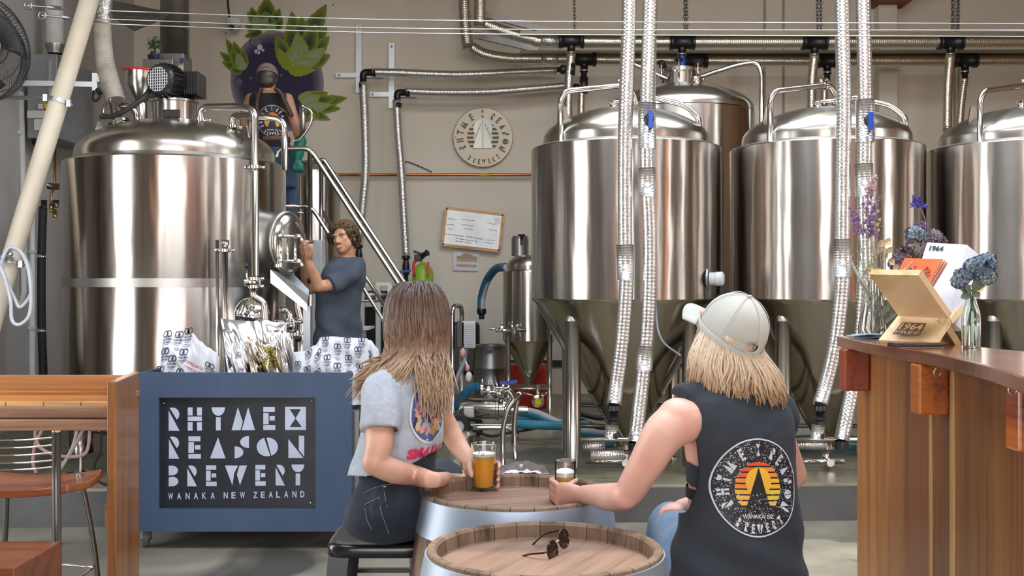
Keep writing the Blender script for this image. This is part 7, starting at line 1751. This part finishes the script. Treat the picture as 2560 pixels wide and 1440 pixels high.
brewery_logo(top2, q(1876, 1212, 3.0), V(math.cos(yaw)*.98, math.sin(yaw)*.98, -.05), V(.0, 0, 1.03), V(-.27, .96, 0), LR, w2, tri=.01)
m = MB().tube([wr_+V(.027*0, 0, 0)+(HM.col[0]*0)+V(math.cos(a)*.0-.0*math.sin(a)+.008, math.cos(a)*.024, math.sin(a)*.028) for a in [i*PI/12 for i in range(24)]], .0026, 8, closed=True); m.build('hair_tie', BLKC, w2, 'black hair tie on the wrist')
# cap
cp_ = MB(); CR = .098
def capf(u, v):
    a = 2*PI*u; t = v*PI/2*1.02; x = math.cos(a)*math.sin(t)*.086; y = math.sin(a)*math.sin(t)*.102-.008; z = math.cos(t)*.105+.022
    if v > .9: z -= (v-.9)*.5
    return HC+HM @ V(x, y, z)
cp_.grid(capf, 48, 20, closed_u=True)
cpo = cp_.build('cap_crown', CAPC, w2, 'pale grey cap crown')
for p in list(cpo.data.vertices):
    pass
def backgap(c_):
    l = HM.transposed() @ (c_-HC); return l.y < -.03 and l.z > .0 and ((l.x+.022)/.038)**2+((l.z-.004)/.026)**2 < 1
cutmesh(cpo, backgap); md = cpo.modifiers.new('thickness', 'SOLIDIFY'); md.thickness = .003; md.offset = 1
m = MB()
bandp = [HC+HM @ V(math.cos(a)*.0885, math.sin(a)*.1045-.008, .004-.018*(math.sin(a) < -.3)*(-math.sin(a))*.6) for a in [i*PI/24 for i in range(48)]]
m.tube(bandp, [(.011, .0028)]*48, 10, closed=True, up=HM @ V(0, 0, 1)); m.build('sweat_band', CAPC, w2)
m = MB(); m.box(HC+HM @ V(-.012, -.112, -.008), (.018, .008, .028), HM); m.build('strap_buckle', CAPC, w2)
for s_ in range(6):
    a = s_*PI/3+.3; MB().tube([HC+HM @ V(math.cos(a)*math.sin(t)*.0885, math.sin(a)*math.sin(t)*.1045-.008, math.cos(t)*.1085+.022) for t in [i*PI/2/12 for i in range(13)]], .0011, 6).build('cap_seam', CAPC, w2)
MB().sph(HC+HM @ V(0, -.008, .130), (.008, .008, .004), 10).build('cap_button', CAPC, w2)
bmesh_ = MB()
def brim(u, v): a = (u-.5)*2; x = a*(.08-.006*v); y = .085*(1-.25*a*a)+v*.082*(1-.35*a*a); return HC+HM @ V(x, y, .018-.012*a*a*1.6-.014*v)
bmesh_.grid(brim, 20, 10); bmesh_.build('cap_brim', CAPC, w2, solid=.004)
# blonde hair
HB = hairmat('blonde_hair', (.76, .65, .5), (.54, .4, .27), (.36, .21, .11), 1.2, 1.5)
hm_ = MB(); hm_.sph(HC+HM @ V(0, -.014, .004), (.076, .087, .08), 24); hm_.sph(HC+HM @ V(-.015, -.03, .012), (.058, .079, .032), 20)
torso(hm_, [(1838, 985, 78, .045), (1835, 960, 92, .07), (1822, 920, 90, .08), (1815, 890, 78, .078), (1818, 865, 62, .07), (1822, 850, 40, .05)], 3.10, .3, 0, 2.0)
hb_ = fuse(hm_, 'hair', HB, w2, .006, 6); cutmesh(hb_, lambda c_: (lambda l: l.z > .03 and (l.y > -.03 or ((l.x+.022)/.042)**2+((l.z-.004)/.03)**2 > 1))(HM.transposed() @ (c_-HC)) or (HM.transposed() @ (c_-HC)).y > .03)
rs = random.Random(12); hl_ = MB()
for i in range(1150):
    t_ = rs.uniform(0, 1); a = PI*(.86+t_*1.22)                       # around the back of the head
    r0 = HC+HM @ V(math.cos(a)*.086, math.sin(a)*.104-.008, rs.uniform(-.02, .0))
    px = 1716+(1905-1716)*((1280+r0.x/r0.y*FPX)-1745)/(1895-1745)
    tx = 1712+(px-1716)*1.12+rs.gauss(0, 6); ty = 990-60*max(0, min(1, (1775-px)/60))+rs.gauss(0, 12)+(10 if px > 1850 else 0)
    if px > 1860: tx += 22
    tip = P(tx, ty, r0.y-.045+rs.uniform(-.01, .03)); mid = r0.lerp(tip, .45)+V(rs.gauss(0, .003)-.0, -.012, 0); mid.x += (.006 if px > 1800 else -.012)
    low = r0.lerp(tip, .8)+V(rs.gauss(0, .004), -.012, 0)
    hl_.tube([r0, mid, low, tip], [.0026, .0036, .003, .0006], 5, k=4)
hl_.build('hair_locks', HB, hb_)
MB().tube([HC+HM @ V(-.078, -.005, .0), HC+HM @ V(-.082, .0, -.03), HC+HM @ V(-.076, .005, -.05)], [.012, .011, .008], 10).build('ear', skin('skin_ear', (.8, .3, .25), (.75, .28, .22)), w2)
# ================================================================ long-haired woman (left)
w1 = thing('person', 'woman with long brown hair, grey cropped T-shirt and dark jeans, seated at the far barrel', 'person', V(-.42, 3.6, 0))
D1 = 3.56; q = lambda x, y, d=D1: P(x, y, d)
fw_ = V(.87, -.50, 0).normalized(); lf_ = V(.50, .87, 0)         # facing, her left
yw1 = math.atan2(lf_.y, lf_.x)
TS = [(982, 1325, 60, .10), (985, 1265, 84, .12), (990, 1215, 80, .118), (1000, 1160, 74, .10), (1006, 1110, 74, .105), (1010, 1050, 78, .112), (1012, 1000, 82, .105), (1018, 950, 70, .085), (1030, 920, 44, .06)]
def torso1(mb, secs, grow=0.0, a_len=None):
    S = []
    for (cx_, py, hw, dep) in secs:
        p = P(cx_, py, D1); S.append((p.x, p.y, p.z, (hw/FPX*D1)*1.42+grow, dep*.86+grow, yw1))
    mb.loft(S, 36, 4, 2.2)
b = MB(); torso1(b, TS, -.006)
HC1 = q(1042, 800, 3.6); HM1 = frame((.45, .9, .0), 0, .02)
head_prims(b, HC1, HM1, 1.0); neck(b, HC1, HM1, q(1030, 930, 3.58), .05)
sN = q(952, 985, 3.44); sF = q(1080, 975, 3.72)
eN = q(936, 1158, 3.33); wN = q(1085, 1200, 3.36)
limb(b, [sN, q(948, 1050, 3.40), q(948, 1110, 3.35), eN], [.052, .047, .042, .037]); limb(b, [eN, q(985, 1178, 3.37), q(1040, 1190, 3.47), wN, q(1118, 1195, 3.72)], [.038, .038, .033, .025, (.022, .016)])
hp_ = q(1150, 1192, 3.48)
b.tube([q(1110, 1195, 3.74), q(1130, 1194, 3.80), q(1145, 1194, 3.85)], [(.02, .016), (.016, .036), (.014, .034)], 14, k=3, up=(0, 0, 1))
for i in range(4): a = q(1143, 1194, 3.85)+V(.0, .018-i*.0145, 0); finger(b, [a, a+V(.028, .012, .003), a+V(.048, .018, -.006)], .008, .0065)
eF = q(1128, 1085, 3.80); wF = q(1172, 1148, 3.74)
limb(b, [sF, q(1096, 1030, 3.78), q(1115, 1065, 3.80), eF], [.05, .045, .041, .037]); limb(b, [eF, q(1148, 1118, 3.78), wF, q(1180, 1160, 3.73)], [.038, .034, .026, .023])
# hand round the pint: thumb on the near-left side, fingers behind and showing on the right
g1x, g1y = G1.x, G1.y
def ar1(zh, a0, a1, r_, n=5): return [V(g1x+math.cos(math.radians(a0+(a1-a0)*i/(n-1)))*r_, g1y+math.sin(math.radians(a0+(a1-a0)*i/(n-1)))*r_, zh-.006*i) for i in range(n)]
zp = q(0, 1175, 3.7).z
b.tube([wF, q(1180, 1165, 3.745), q(1186, 1178, 3.76)], [(.024, .018), (.036, .018), (.038, .015)], 16, k=3, up=(0, 0, 1))
for i, dz in enumerate((.030, .008, -.014, -.036)):
    r_ = .0365+(dz+.03)*.07+.0125
    limb(b, [q(1186, 1175, 3.755)+V(0, 0, dz*.8)]+ar1(zp+dz+.006, 150, -22, r_), [.010, .0098, .0094, .009, .0084, .0072], 3, 12)
limb(b, [q(1178, 1150, 3.715), V(g1x-.048, g1y-.022, zp+.012), V(g1x-.040, g1y-.036, zp-.014)], [.0125, .0115, .0085], 3, 12)
body1 = fuse(b, 'body', SK2, w1, .0052, 5)
# T-shirt
t_ = MB(); TS2 = [(c_-3*(y_ > 1100)-8*(y_ > 1150), y_ if y_ < 1200 else y_, h_+(10 if y_ > 1100 else 3)+(8 if y_ > 1150 else 0), dp+(.018 if y_ > 1100 else .006)) for c_, y_, h_, dp in TS if y_ < 1220]
torso1(t_, TS2, .008)
t_.tube([sN+V(.015, .02, .03), sN+V(-.0, -.0, .0), q(952, 1030, 3.40), q(950, 1078, 3.375)], [.058, .064, .063, .064], 20, k=3)
t_.tube([sF+V(-.01, -.01, .02), sF, q(1094, 1015, 3.77)], [.055, .058, .058], 20, k=3); t_.tube([sN+V(.0, .01, .02), q(1020, 945, 3.58), sF+V(0, 0, .015)], [.05, .07, .05], 18, k=3)
ts = fuse(t_, 'cropped_tshirt', MARL, w1, .0062, 8, .6, label='grey marl cropped T-shirt')
def fold1(c_):
    h_ = max(0, min(1, (zz(1000, D1)-c_.z)/.25)); n = V(c_.x-q(1000, 0).x, c_.y-D1, 0).normalized()
    w = .007*h_*math.sin(math.atan2(n.y, n.x)*9+c_.z*18)+.004*noise.noise(c_*16)
    return c_+n*w
warp(ts, fold1)
zs_ = lambda c_: 705-(c_.z-CAMZ)/c_.y*FPX; xs_ = lambda c_: 1280+c_.x/c_.y*FPX
def cut1(c_):
    px, py = xs_(c_), zs_(c_)
    if px < 995 and c_.y < 3.47: return py > 1190 if px < 925 else (py > 1066 and py < 1150 and c_.y < 3.40 and px > 918) or py > 1188
    return py > 1186-46*max(0, (px-985)/80)
cutmesh(ts, cut1); cutmesh(ts, lambda c_: zs_(c_) < 922)
md = ts.modifiers.new('thickness', 'SOLIDIFY'); md.thickness = .0025; md.offset = -1
# chest print
pr_c = q(1066, 1030, 3.50)
ov = lambda r_, rz: [(math.cos(a)*r_, math.sin(a)*rz) for a in [i*PI/24 for i in range(48)]]
pol = [(0, ov(.085, .098), .001), (1, ov(.079, .092), .0022)]; rs = random.Random(14)
for i in range(120):
    a = rs.uniform(0, 2*PI); r_ = math.sqrt(rs.random())*.85; x, y = math.cos(a)*.078*r_, math.sin(a)*.088*r_; s1, s2 = rs.uniform(.003, .012), rs.uniform(.008, .022); an = rs.uniform(-.9, .9)
    pts = [(x+math.cos(t)*s1*math.cos(an)-math.sin(t)*s2*math.sin(an), y+math.cos(t)*s1*math.sin(an)+math.sin(t)*s2*math.cos(an)) for t in (0, 1.2, 2.3, 3.3, 4.4, 5.4)]
    pol.append((2+rs.randrange(6), pts, .003+.00001*i))
tee_mats = [mat('tee_white', (.7, .7, .7), .6), mat('tee_blue', (.07, .12, .26), .6), mat('tee_coral', (.72, .27, .2), .6), mat('tee_sand', (.62, .42, .28), .6), mat('tee_purple', (.22, .14, .34), .6), mat('tee_ochre', (.55, .33, .08), .6), mat('tee_dark', (.03, .035, .06), .6), mat('tee_sky', (.3, .42, .55), .6)]
pd, pfn = decal(ts, pr_c, V(-lf_.x, -lf_.y, 0)*-1, V(0, 0, 1), -fw_, pol, 'chest_print', tee_mats, w1, .002, .02, label='colourful oval chest print')
m = MB(); put_text(m, 'SMASH', lambda u, v: pfn(u, v, .004), -.095, -.142, .075, -.108, .06); m.build('print_lettering', mat('tee_red', (.62, .02, .1), .6), pd, 'red lettering')
# jeans
j = MB(); TJ = [(982, 1342, 56, .10), (978, 1325, 78, .135), (976, 1295, 90, .15), (982, 1255, 88, .138), (992, 1210, 80, .12), (1002, 1160, 72, .105), (1010, 1128, 68, .1)]
torso1(j, TJ, .004)
kN, kF = V(-.22, 3.86, .86), V(-.24, 4.12, .85)
hN, hF = q(985, 1262, 3.46), q(1000, 1262, 3.68)
limb(j, [hN, V(-.33, 3.64, .89), kN, V(-.24, 3.9, .5), V(-.26, 3.86, .3)], [.092, .085, .068, .055, .05])
limb(j, [hF, V(-.30, 3.93, .88), kF, V(-.24, 4.12, .5), V(-.27, 4.06, .3)], [.092, .085, .068, .056, .05])
jn = fuse(j, 'jeans', DEN, w1, .008, 5, label='dark denim jeans')
bvj = BVHTree.FromPolygons([v.co for v in jn.data.vertices], [list(p.vertices) for p in jn.data.polygons])
def onj(px, py):
    o = V(0, 0, CAMZ); d_ = (P(px, py, 3.5)-o).normalized(); h = bvj.ray_cast(o, d_); return (h[0]-d_*.001) if h[0] else P(px, py, 3.45)
m = MB()
for ln in ([(912, 1232), (930, 1222), (960, 1213), (990, 1209)], [(958, 1215), (962, 1240), (968, 1270)], [(912, 1262), (930, 1252), (948, 1243)], [(948, 1243), (952, 1275), (960, 1300), (972, 1335)], [(912, 1268), (918, 1300), (930, 1325)], [(968, 1213), (990, 1203), (1010, 1196)], [(1016, 1140), (1026, 1165), (1034, 1190)]):
    m.tube([onj(*p) for p in ln], .0011, 5, k=4)
m.build('seam_stitching', mat('stitch_grey', (.22, .24, .26), .7), jn); MB().sph(onj(963, 1217), .004, 8).build('rivet', POL, jn)
m = MB(); m.tube([q(1050, 1130, 3.48), q(1058, 1140, 3.45), q(1066, 1152, 3.45), q(1060, 1160, 3.45), q(1055, 1148, 3.46)], .0022, 6, k=4); m.build('tied_lace', DEN, jn)
sh = MB(); sh.tube([V(-.28, 3.86, .27), V(-.24, 3.93, .24), V(-.2, 4.0, .22)], [.045, .048, .035], 14, k=3); sh.tube([V(-.29, 4.06, .27), V(-.24, 4.13, .24), V(-.2, 4.2, .22)], [.045, .048, .035], 14, k=3); fuse(sh, 'shoes', BLKC, w1, .009, 3)
# hair
HA = hairmat('ombre_hair', (.055, .03, .02), (.15, .08, .047), (.42, .28, .17), 1.17, 1.6)
hm = MB(); hm.sph(HC1+V(0, -.004, .016), (.093, .106, .112), 24)
torso(hm, [(1015, 975, 30, .03), (1025, 950, 55, .045), (1032, 915, 62, .06), (1038, 880, 64, .07), (1040, 820, 62, .082), (1042, 770, 58, .085)], 3.6, 0, 0, 2.0)
hh1 = fuse(hm, 'hair', HA, w1, .006, 6)
rs = random.Random(31); hl = MB()
for i in range(1300):
    u = rs.random(); a = PI*(1.0+u); top_ = HC1+V(rs.gauss(0, .006)+.012, rs.uniform(-.04, .03), .127)
    kk = 1+abs(rs.gauss(0, .03)); side = HC1+V(math.cos(a)*.1*kk, math.sin(a)*.112*kk, rs.uniform(-.03, .03)); tx_ = (math.cos(a)+1)/2
    r = rs.random()
    if tx_ < .5: px, py = 895+150*tx_*1.3+rs.gauss(0, 12), 985+rs.gauss(0, 18)-40*abs(tx_-.3) if r < .65 else 950
    else: px, py = 1040+75*(tx_-.4)/.6+rs.gauss(0, 9), 975+rs.gauss(0, 28)+20*(tx_ > .8)
    dd = 3.43+.12*abs(tx_-.5)+rs.uniform(-.01, .02); tip = P(px, py, dd)
    midp = P(970+145*tx_+rs.gauss(0, 3), 880+rs.gauss(0, 6), 3.49+.1*(2*tx_-1)**2)
    wv = V(rs.gauss(0, .006), 0, 0); low = midp.lerp(tip, .55)+V(0, -.01, 0)+wv
    hl.tube([top_, HC1+V(math.cos(a)*.07*kk, math.sin(a)*.08*kk, .098*kk), side, midp, low, tip], [.002, .0035, .004, .004, .0032, .0007], 5, k=4)
hl.build('hair_locks', HA, hh1)
# ================================================================ man at the kettle door
w3 = thing('person', 'smiling man with curly brown hair and a slate blue T-shirt opening the kettle door', 'person', V(-1.30, 8.45, ZP))
D3 = 8.45; q = lambda x, y, d=D3: P(x, y, d)
HC3 = q(862, 596, 8.42); HM3 = frame((-.42, -.9, .02), math.radians(10), -.03)
TM = [(852, 1010, 54, .13), (848, 900, 50, .12), (846, 840, 49, .115), (846, 780, 48, .115), (852, 720, 50, .12), (860, 680, 46, .115), (868, 655, 34, .09), (868, 642, 22, .065)]
yw3 = math.radians(58)
def torso3(mb, secs, grow=0.0, wf=1.25):
    mb.loft([(P(c_, y_, D3).x, D3, P(c_, y_, D3).z, h_/FPX*D3*wf+grow, dp+grow, yw3) for c_, y_, h_, dp in secs], 32, 4, 2.2)
b = MB(); torso3(b, TM, -.01)
head_prims(b, HC3, HM3, 1.02); neck(b, HC3, HM3, q(868, 648, 8.46), .056)
sn, sf_ = q(882, 678, 8.28), q(838, 668, 8.62)
en, wn_ = q(796, 716, 8.12), q(770, 652, 8.0)
limb(b, [sn, q(850, 700, 8.2), q(822, 712, 8.15), en], [.058, .053, .046, .04]); limb(b, [en, q(786, 690, 8.08), q(777, 670, 8.03), wn_], [.042, .042, .034, .027])
ef, wf_ = q(775, 724, 8.35), q(757, 660, 8.12)
limb(b, [sf_, q(810, 705, 8.5), ef], [.055, .047, .04]); limb(b, [ef, q(765, 695, 8.25), wf_], [.041, .038, .027])
b.tube([wn_, q(768, 640, 7.97), q(766, 630, 7.95)], [(.026, .02), (.04, .02), (.042, .018)], 14, k=3, up=(1, 0, 0))
for i, (dx, dy) in enumerate(((-8, -26), (-2, -31), (5, -30), (11, -24))):
    a = q(760+i*5.5, 630, 7.95); finger(b, [a, q(760+i*5.5+dx*.35, 630+dy*.55, 7.92), q(760+i*5+dx*.3-3, 630+dy*.95, 7.95)], .011, .009)
finger(b, [q(776, 640, 7.95), q(781, 626, 7.93), q(778, 612, 7.93)], .013, .010)
b.tube([wf_, q(756, 646, 8.08), q(755, 636, 8.05)], [(.025, .02), (.038, .02), (.038, .017)], 14, k=3, up=(1, 0, 0))
for i in range(3): a = q(750+i*5, 636, 8.05); finger(b, [a, a+V(-.012, -.02, .035), a+V(-.03, -.03, .045)], .011, .009)
body3 = fuse(b, 'body', SK3, w3, .0075, 3)
t_ = MB(); torso3(t_, [(c_, y_, h_+2+(4 if y_ > 800 else 0), dp+.008) for c_, y_, h_, dp in TM if y_ < 960], .012)
t_.tube([sn+V(-.0, .05, .02), sn, q(852, 700, 8.2), q(826, 712, 8.15)], [.07, .078, .074, .077], 18, k=3); t_.tube([sf_, q(818, 695, 8.53)], [.07, .068], 18)
ts3 = fuse(t_, 'tshirt', NAVYT, w3, .01, 6); warp(ts3, lambda c_: c_+V(c_.x-P(850, 0, D3).x, c_.y-D3, 0).normalized()*.010*math.sin(c_.x*30+c_.z*14+math.sin(c_.z*20)))
md = ts3.modifiers.new('thickness', 'SOLIDIFY'); md.thickness = .003
cutmesh(ts3, lambda c_: zs_(c_) < 643)
j = MB(); torso3(j, [(852, 1010, 50, .12), (850, 930, 50, .125), (848, 880, 46, .115)], 0)
for s_ in (-1, 1): limb(j, [V(-1.33+s_*.08, 8.45+s_*.06, 1.05), V(-1.33+s_*.09, 8.42+s_*.07, .72), V(-1.33+s_*.09, 8.47+s_*.08, .36)], [.095, .07, .055])
fuse(j, 'trousers', BLKC, w3, .012, 3)
s_ = MB()
for k_ in (-1, 1): s_.tube([V(-1.30+k_*.09, 8.47+k_*.08, ZP+.05), V(-1.40+k_*.09, 8.44+k_*.08, ZP+.045), V(-1.50+k_*.09, 8.41+k_*.08, ZP+.035)], [.05, .048, .034], 14, k=3)
fuse(s_, 'boots', BLKC, w3, .012, 2)
g3 = lambda x, y, z: HC3+HM3 @ V(x*1.02, y*1.02, z*1.02)
for s_ in (-1, 1):
    e = MB().sph(g3(s_*.033, .082, .004), (.0125, .0075, .0052), 14, HM3).build('eye', mat('eye_white', (.6, .55, .5), .2), w3)
    MB().sph(g3(s_*.033-.001, .0895, .004), (.0056, .0026, .0048), 12, HM3).build('iris', mat('iris_brown', (.04, .025, .015), .15), e)
    MB().tube([g3(s_*.018, .095, .018), g3(s_*.034, .0965, .024), g3(s_*.053, .084, .019)], [.004, .005, .002], 8, k=3).build('eyebrow', mat('brow_brown', (.1, .05, .025), .8), w3)
MB().tube([g3(-.028, .092, -.046), g3(-.014, .103, -.041), g3(0, .106, -.040), g3(.014, .103, -.041), g3(.028, .092, -.046)], [.002, .0055, .005, .0055, .002], 8, k=3).build('moustache', mat('moustache_brown', (.16, .08, .04), .8), w3)
MB().tube([g3(-.024, .092, -.056), g3(-.012, .1, -.063), g3(0, .102, -.066), g3(.012, .1, -.063), g3(.024, .092, -.056)], [(.001, .0015), (.0025, .004), (.0025, .005), (.0025, .004), (.001, .0015)], 10, k=3, up=HM3 @ V(0, 1, 0)).build('teeth', mat('teeth', (.6, .55, .48), .3), w3)
MB().tube([g3(-.026, .091, -.055), g3(-.013, .099, -.072), g3(0, .101, -.077), g3(.013, .099, -.072), g3(.026, .091, -.055)], [.002, .0045, .005, .0045, .002], 8, k=3).build('lip', mat('lip_rose', (.5, .2, .15), .5), w3)
HD = hairmat('curly_brown_hair', (.30, .16, .055), (.14, .07, .026), (.045, .022, .01), 1.85, 2.2)
hm = MB(); hm.sph(g3(0, -.035, .05), (.098, .092, .094), 20, HM3); hm.sph(g3(.04, -.055, -.02), (.07, .062, .088), 16, HM3); hm.sph(g3(-.035, -.06, -.01), (.065, .055, .07), 16, HM3)
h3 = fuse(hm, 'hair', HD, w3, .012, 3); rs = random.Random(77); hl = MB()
for i in range(520):
    u = V(rs.gauss(0, 1), rs.gauss(-.35, .9), rs.gauss(.25, .9)).normalized()
    if u.y > .45 and u.z < .45: continue
    if u.z < -.75: continue
    p = g3(u.x*.094, u.y*.093-.022, u.z*.1+.042-(.02 if u.y < 0 else 0)); x = HM3 @ u; a = x.orthogonal().normalized(); bb_ = x.cross(a); ph = rs.uniform(0, 6); R_ = rs.uniform(.01, .022)
    hl.tube([p+x*(.004+.003*k_)+(a*math.cos(ph+k_*.95)+bb_*math.sin(ph+k_*.95))*R_+V(0, 0, -.0045*k_) for k_ in range(6)], [.002, .004, .0046, .004, .003, .001], 6, k=3)
for i in range(110):   # fringe and the curls over the ears
    s_ = rs.uniform(-1, 1); p = g3(s_*.085, .062-.04*abs(s_), .092-.022*abs(s_)); e = g3(s_*.102+.02+rs.uniform(-.01, .02), .052-.04*abs(s_)+rs.uniform(0, .016), .02-rs.uniform(0, .06)*abs(s_)+(.045+rs.uniform(-.012, .014) if abs(s_) < .6 else 0)); mdp = p.lerp(e, .5)+HM3 @ V(s_*.014, .018, .01)
    hl.tube([p, mdp, e, e+V(rs.uniform(-.01, .012), -.004, rs.uniform(-.004, .01))], [.003, .005, .004, .001], 6, k=4)
hl.build('curls', HD, h3)
bv = BVHTree.FromPolygons([v.co for v in body3.data.vertices], [list(p.vertices) for p in body3.data.polygons])
def onb(px, py):
    o = V(0, 0, CAMZ); d_ = (P(px, py, 8)-o).normalized(); h = bv.ray_cast(o, d_); return (h[0]-d_*.002) if h[0] else None
m = MB()
for cx_, cy_, w_, h_ in ((817, 700, 6, 8), (772, 703, 5, 8)):
    pts = [onb(cx_+math.cos(a)*w_, cy_+math.sin(a)*h_) for a in [i*PI/5 for i in range(10)]]
    if all(p is not None for p in pts): m.add(pts, [list(range(10))], False)
if m.v: m.build('arm_tattoo', mat('tattoo_ink', (.1, .07, .06), .6), w3, 'small dark arm tattoos')
# ================================================================ woman on the landing
w4 = thing('person', 'woman with a cap, two braids and a black brewery singlet working up on the landing', 'person', V(-2.1, 9.55, 1.86))
D4 = 9.55; q = lambda x, y, d=D4: P(x, y, d)
HC4 = q(668, 196, 9.6); HM4 = frame((-.1, 1, 0), 0, -.3)
TW = [(688, 420, 50, .13), (684, 372, 44, .12), (676, 345, 42, .105), (672, 300, 42, .105), (672, 262, 48, .11), (673, 238, 46, .10), (670, 228, 24, .07)]
def torso4(mb, secs, grow=0.0): mb.loft([(P(c_, y_, D4).x, D4, P(c_, y_, D4).z, h_/FPX*D4+grow, dp+grow, -.1) for c_, y_, h_, dp in secs], 32, 4, 2.3)
b = MB(); torso4(b, TW, -.012); head_prims(b, HC4, HM4, 1.0); neck(b, HC4, HM4, q(671, 232, 9.6), .05)
limb(b, [q(628, 248, 9.6), q(614, 285, 9.6), q(612, 322, 9.5), q(628, 352, 9.3)], [.055, .045, .036, .026])
limb(b, [q(718, 248, 9.55), q(732, 290, 9.5), q(742, 325, 9.45), q(748, 362, 9.4)], [.055, .046, .04, .03])
fuse(b, 'body', SK4, w4, .01, 4)
t_ = MB(); torso4(t_, [(c_, y_, h_, dp) for c_, y_, h_, dp in TW if y_ < 400], .004); s4 = fuse(t_, 'singlet', BLKC, w4, .01, 5)
cutmesh(s4, lambda c_: zs_(c_) > 366 or zs_(c_) < 232)
md = s4.modifiers.new('thickness', 'SOLIDIFY'); md.thickness = .003
brewery_logo(s4, q(678, 300, 9.4), V(.96, 0, 0), V(0, 0, 1), V(0, 1, 0), 39/FPX*9.45, w4, False, lay=4)
j = MB(); torso4(j, [(692, 470, 50, .13), (690, 420, 52, .135), (686, 380, 46, .12), (680, 350, 41, .105)], .002)
for s_ in (-1, 1): limb(j, [q(692+s_*22, 440), q(702+s_*24, 500, 9.6), q(700+s_*22, 610, 9.6)], [.09, .07, .05])
fuse(j, 'jeans', DENM, w4, .012, 3)
MB().tube([P(683, 349, D4)+V(math.cos(a)*.146, math.sin(a)*.112, 0) for a in [i*PI/16 for i in range(32)]], [(.022, .005)]*32, 8, closed=True).build('belt', mat('belt_brown', (.14, .05, .025), .5), w4)
s_ = MB()
for k_ in (-1, 1): s_.tube([q(700+k_*22, 0, 9.6)*V(1, 0, 0)[0]*0+V(P(700+k_*22, 0, 9.6).x, 9.55, 1.915), V(P(700+k_*22, 0, 9.6).x, 9.72, 1.905)], [.048, .038], 12)
fuse(s_, 'boots', BLKC, w4, .012, 2)
gl = MB(); limb(gl, [q(752, 352, 9.4), q(745, 385, 9.38), q(742, 405, 9.36)], [.052, .05, .035]); gl.sph(q(748, 415, 9.35), (.04, .03, .045), 12)
for i in range(4): a = q(736+i*6, 410, 9.34); limb(gl, [a, a+V(.004*(i-1), -.01, -.04), a+V(.006*(i-1), 0, -.07)], [.013, .012, .01], 3, 8)
fuse(gl, 'rubber_glove', mat('green_rubber', (.0, .16, .11), .4), w4, .009, 3, label='long green rubber glove')
CAP4 = cloth('mauve_cotton', (.2, .14, .13), (.16, .11, .1), 8, .15)
m = MB()
m.grid(lambda u, v: HC4+HM4 @ V(math.cos(2*PI*u)*math.sin(v*PI/2)*.09, math.sin(2*PI*u)*math.sin(v*PI/2)*.106-.008, math.cos(v*PI/2)*.1+.03), 32, 12, closed_u=True); c4_ = m.build('cap_crown', CAP4, w4, 'dusty brown cap crown')
cutmesh(c4_, lambda c_: (lambda l: l.y < -.05 and (l.x/.034)**2+((l.z-.035)/.03)**2 < 1)(HM4.transposed() @ (c_-HC4)))
md = c4_.modifiers.new('thickness', 'SOLIDIFY'); md.thickness = .003
MB().tube([HC4+HM4 @ V(math.cos(a)*.092, math.sin(a)*.108-.008, .028) for a in [i*PI/16 for i in range(32)]], [(.012, .004)]*32, 8, closed=True, up=HM4 @ V(0, 0, 1)).build('sweat_band', CAP4, w4)
m = MB(); m.grid(lambda u, v: HC4+HM4 @ V((u-.5)*2*.07, .09+v*.07*(1-.5*(2*u-1)**2), .03-.02*(2*u-1)**2), 12, 6); m.build('cap_brim', CAP4, w4, solid=.004)
HK = hairmat('dark_brown_hair', (.035, .018, .01), (.025, .012, .007), (.05, .022, .012), 2.6, 3.6)
hm = MB(); hm.sph(HC4+HM4 @ V(0, -.02, 0), (.088, .1, .095), 20); hm.sph(HC4+HM4 @ V(0, -.05, -.06), (.075, .05, .06), 16); h4 = fuse(hm, 'hair', HK, w4, .01, 4)
for pts in ([(652, 222), (645, 240), (642, 262), (643, 290)], [(690, 222), (703, 236), (712, 256), (722, 276), (728, 290)]):
    pp_ = catmull([q(x, y, 9.42) for x, y in pts], 6); m = MB()
    for s_ in (0, 2.1, 4.2):
        m.tube([p+V(math.cos(i*1.1+s_)*.012, math.sin(i*1.1+s_)*.010, 0) for i, p in enumerate(pp_)], [.013]*(len(pp_)-1)+[.005], 8, k=2)
    m.build('braid', HK, h4)
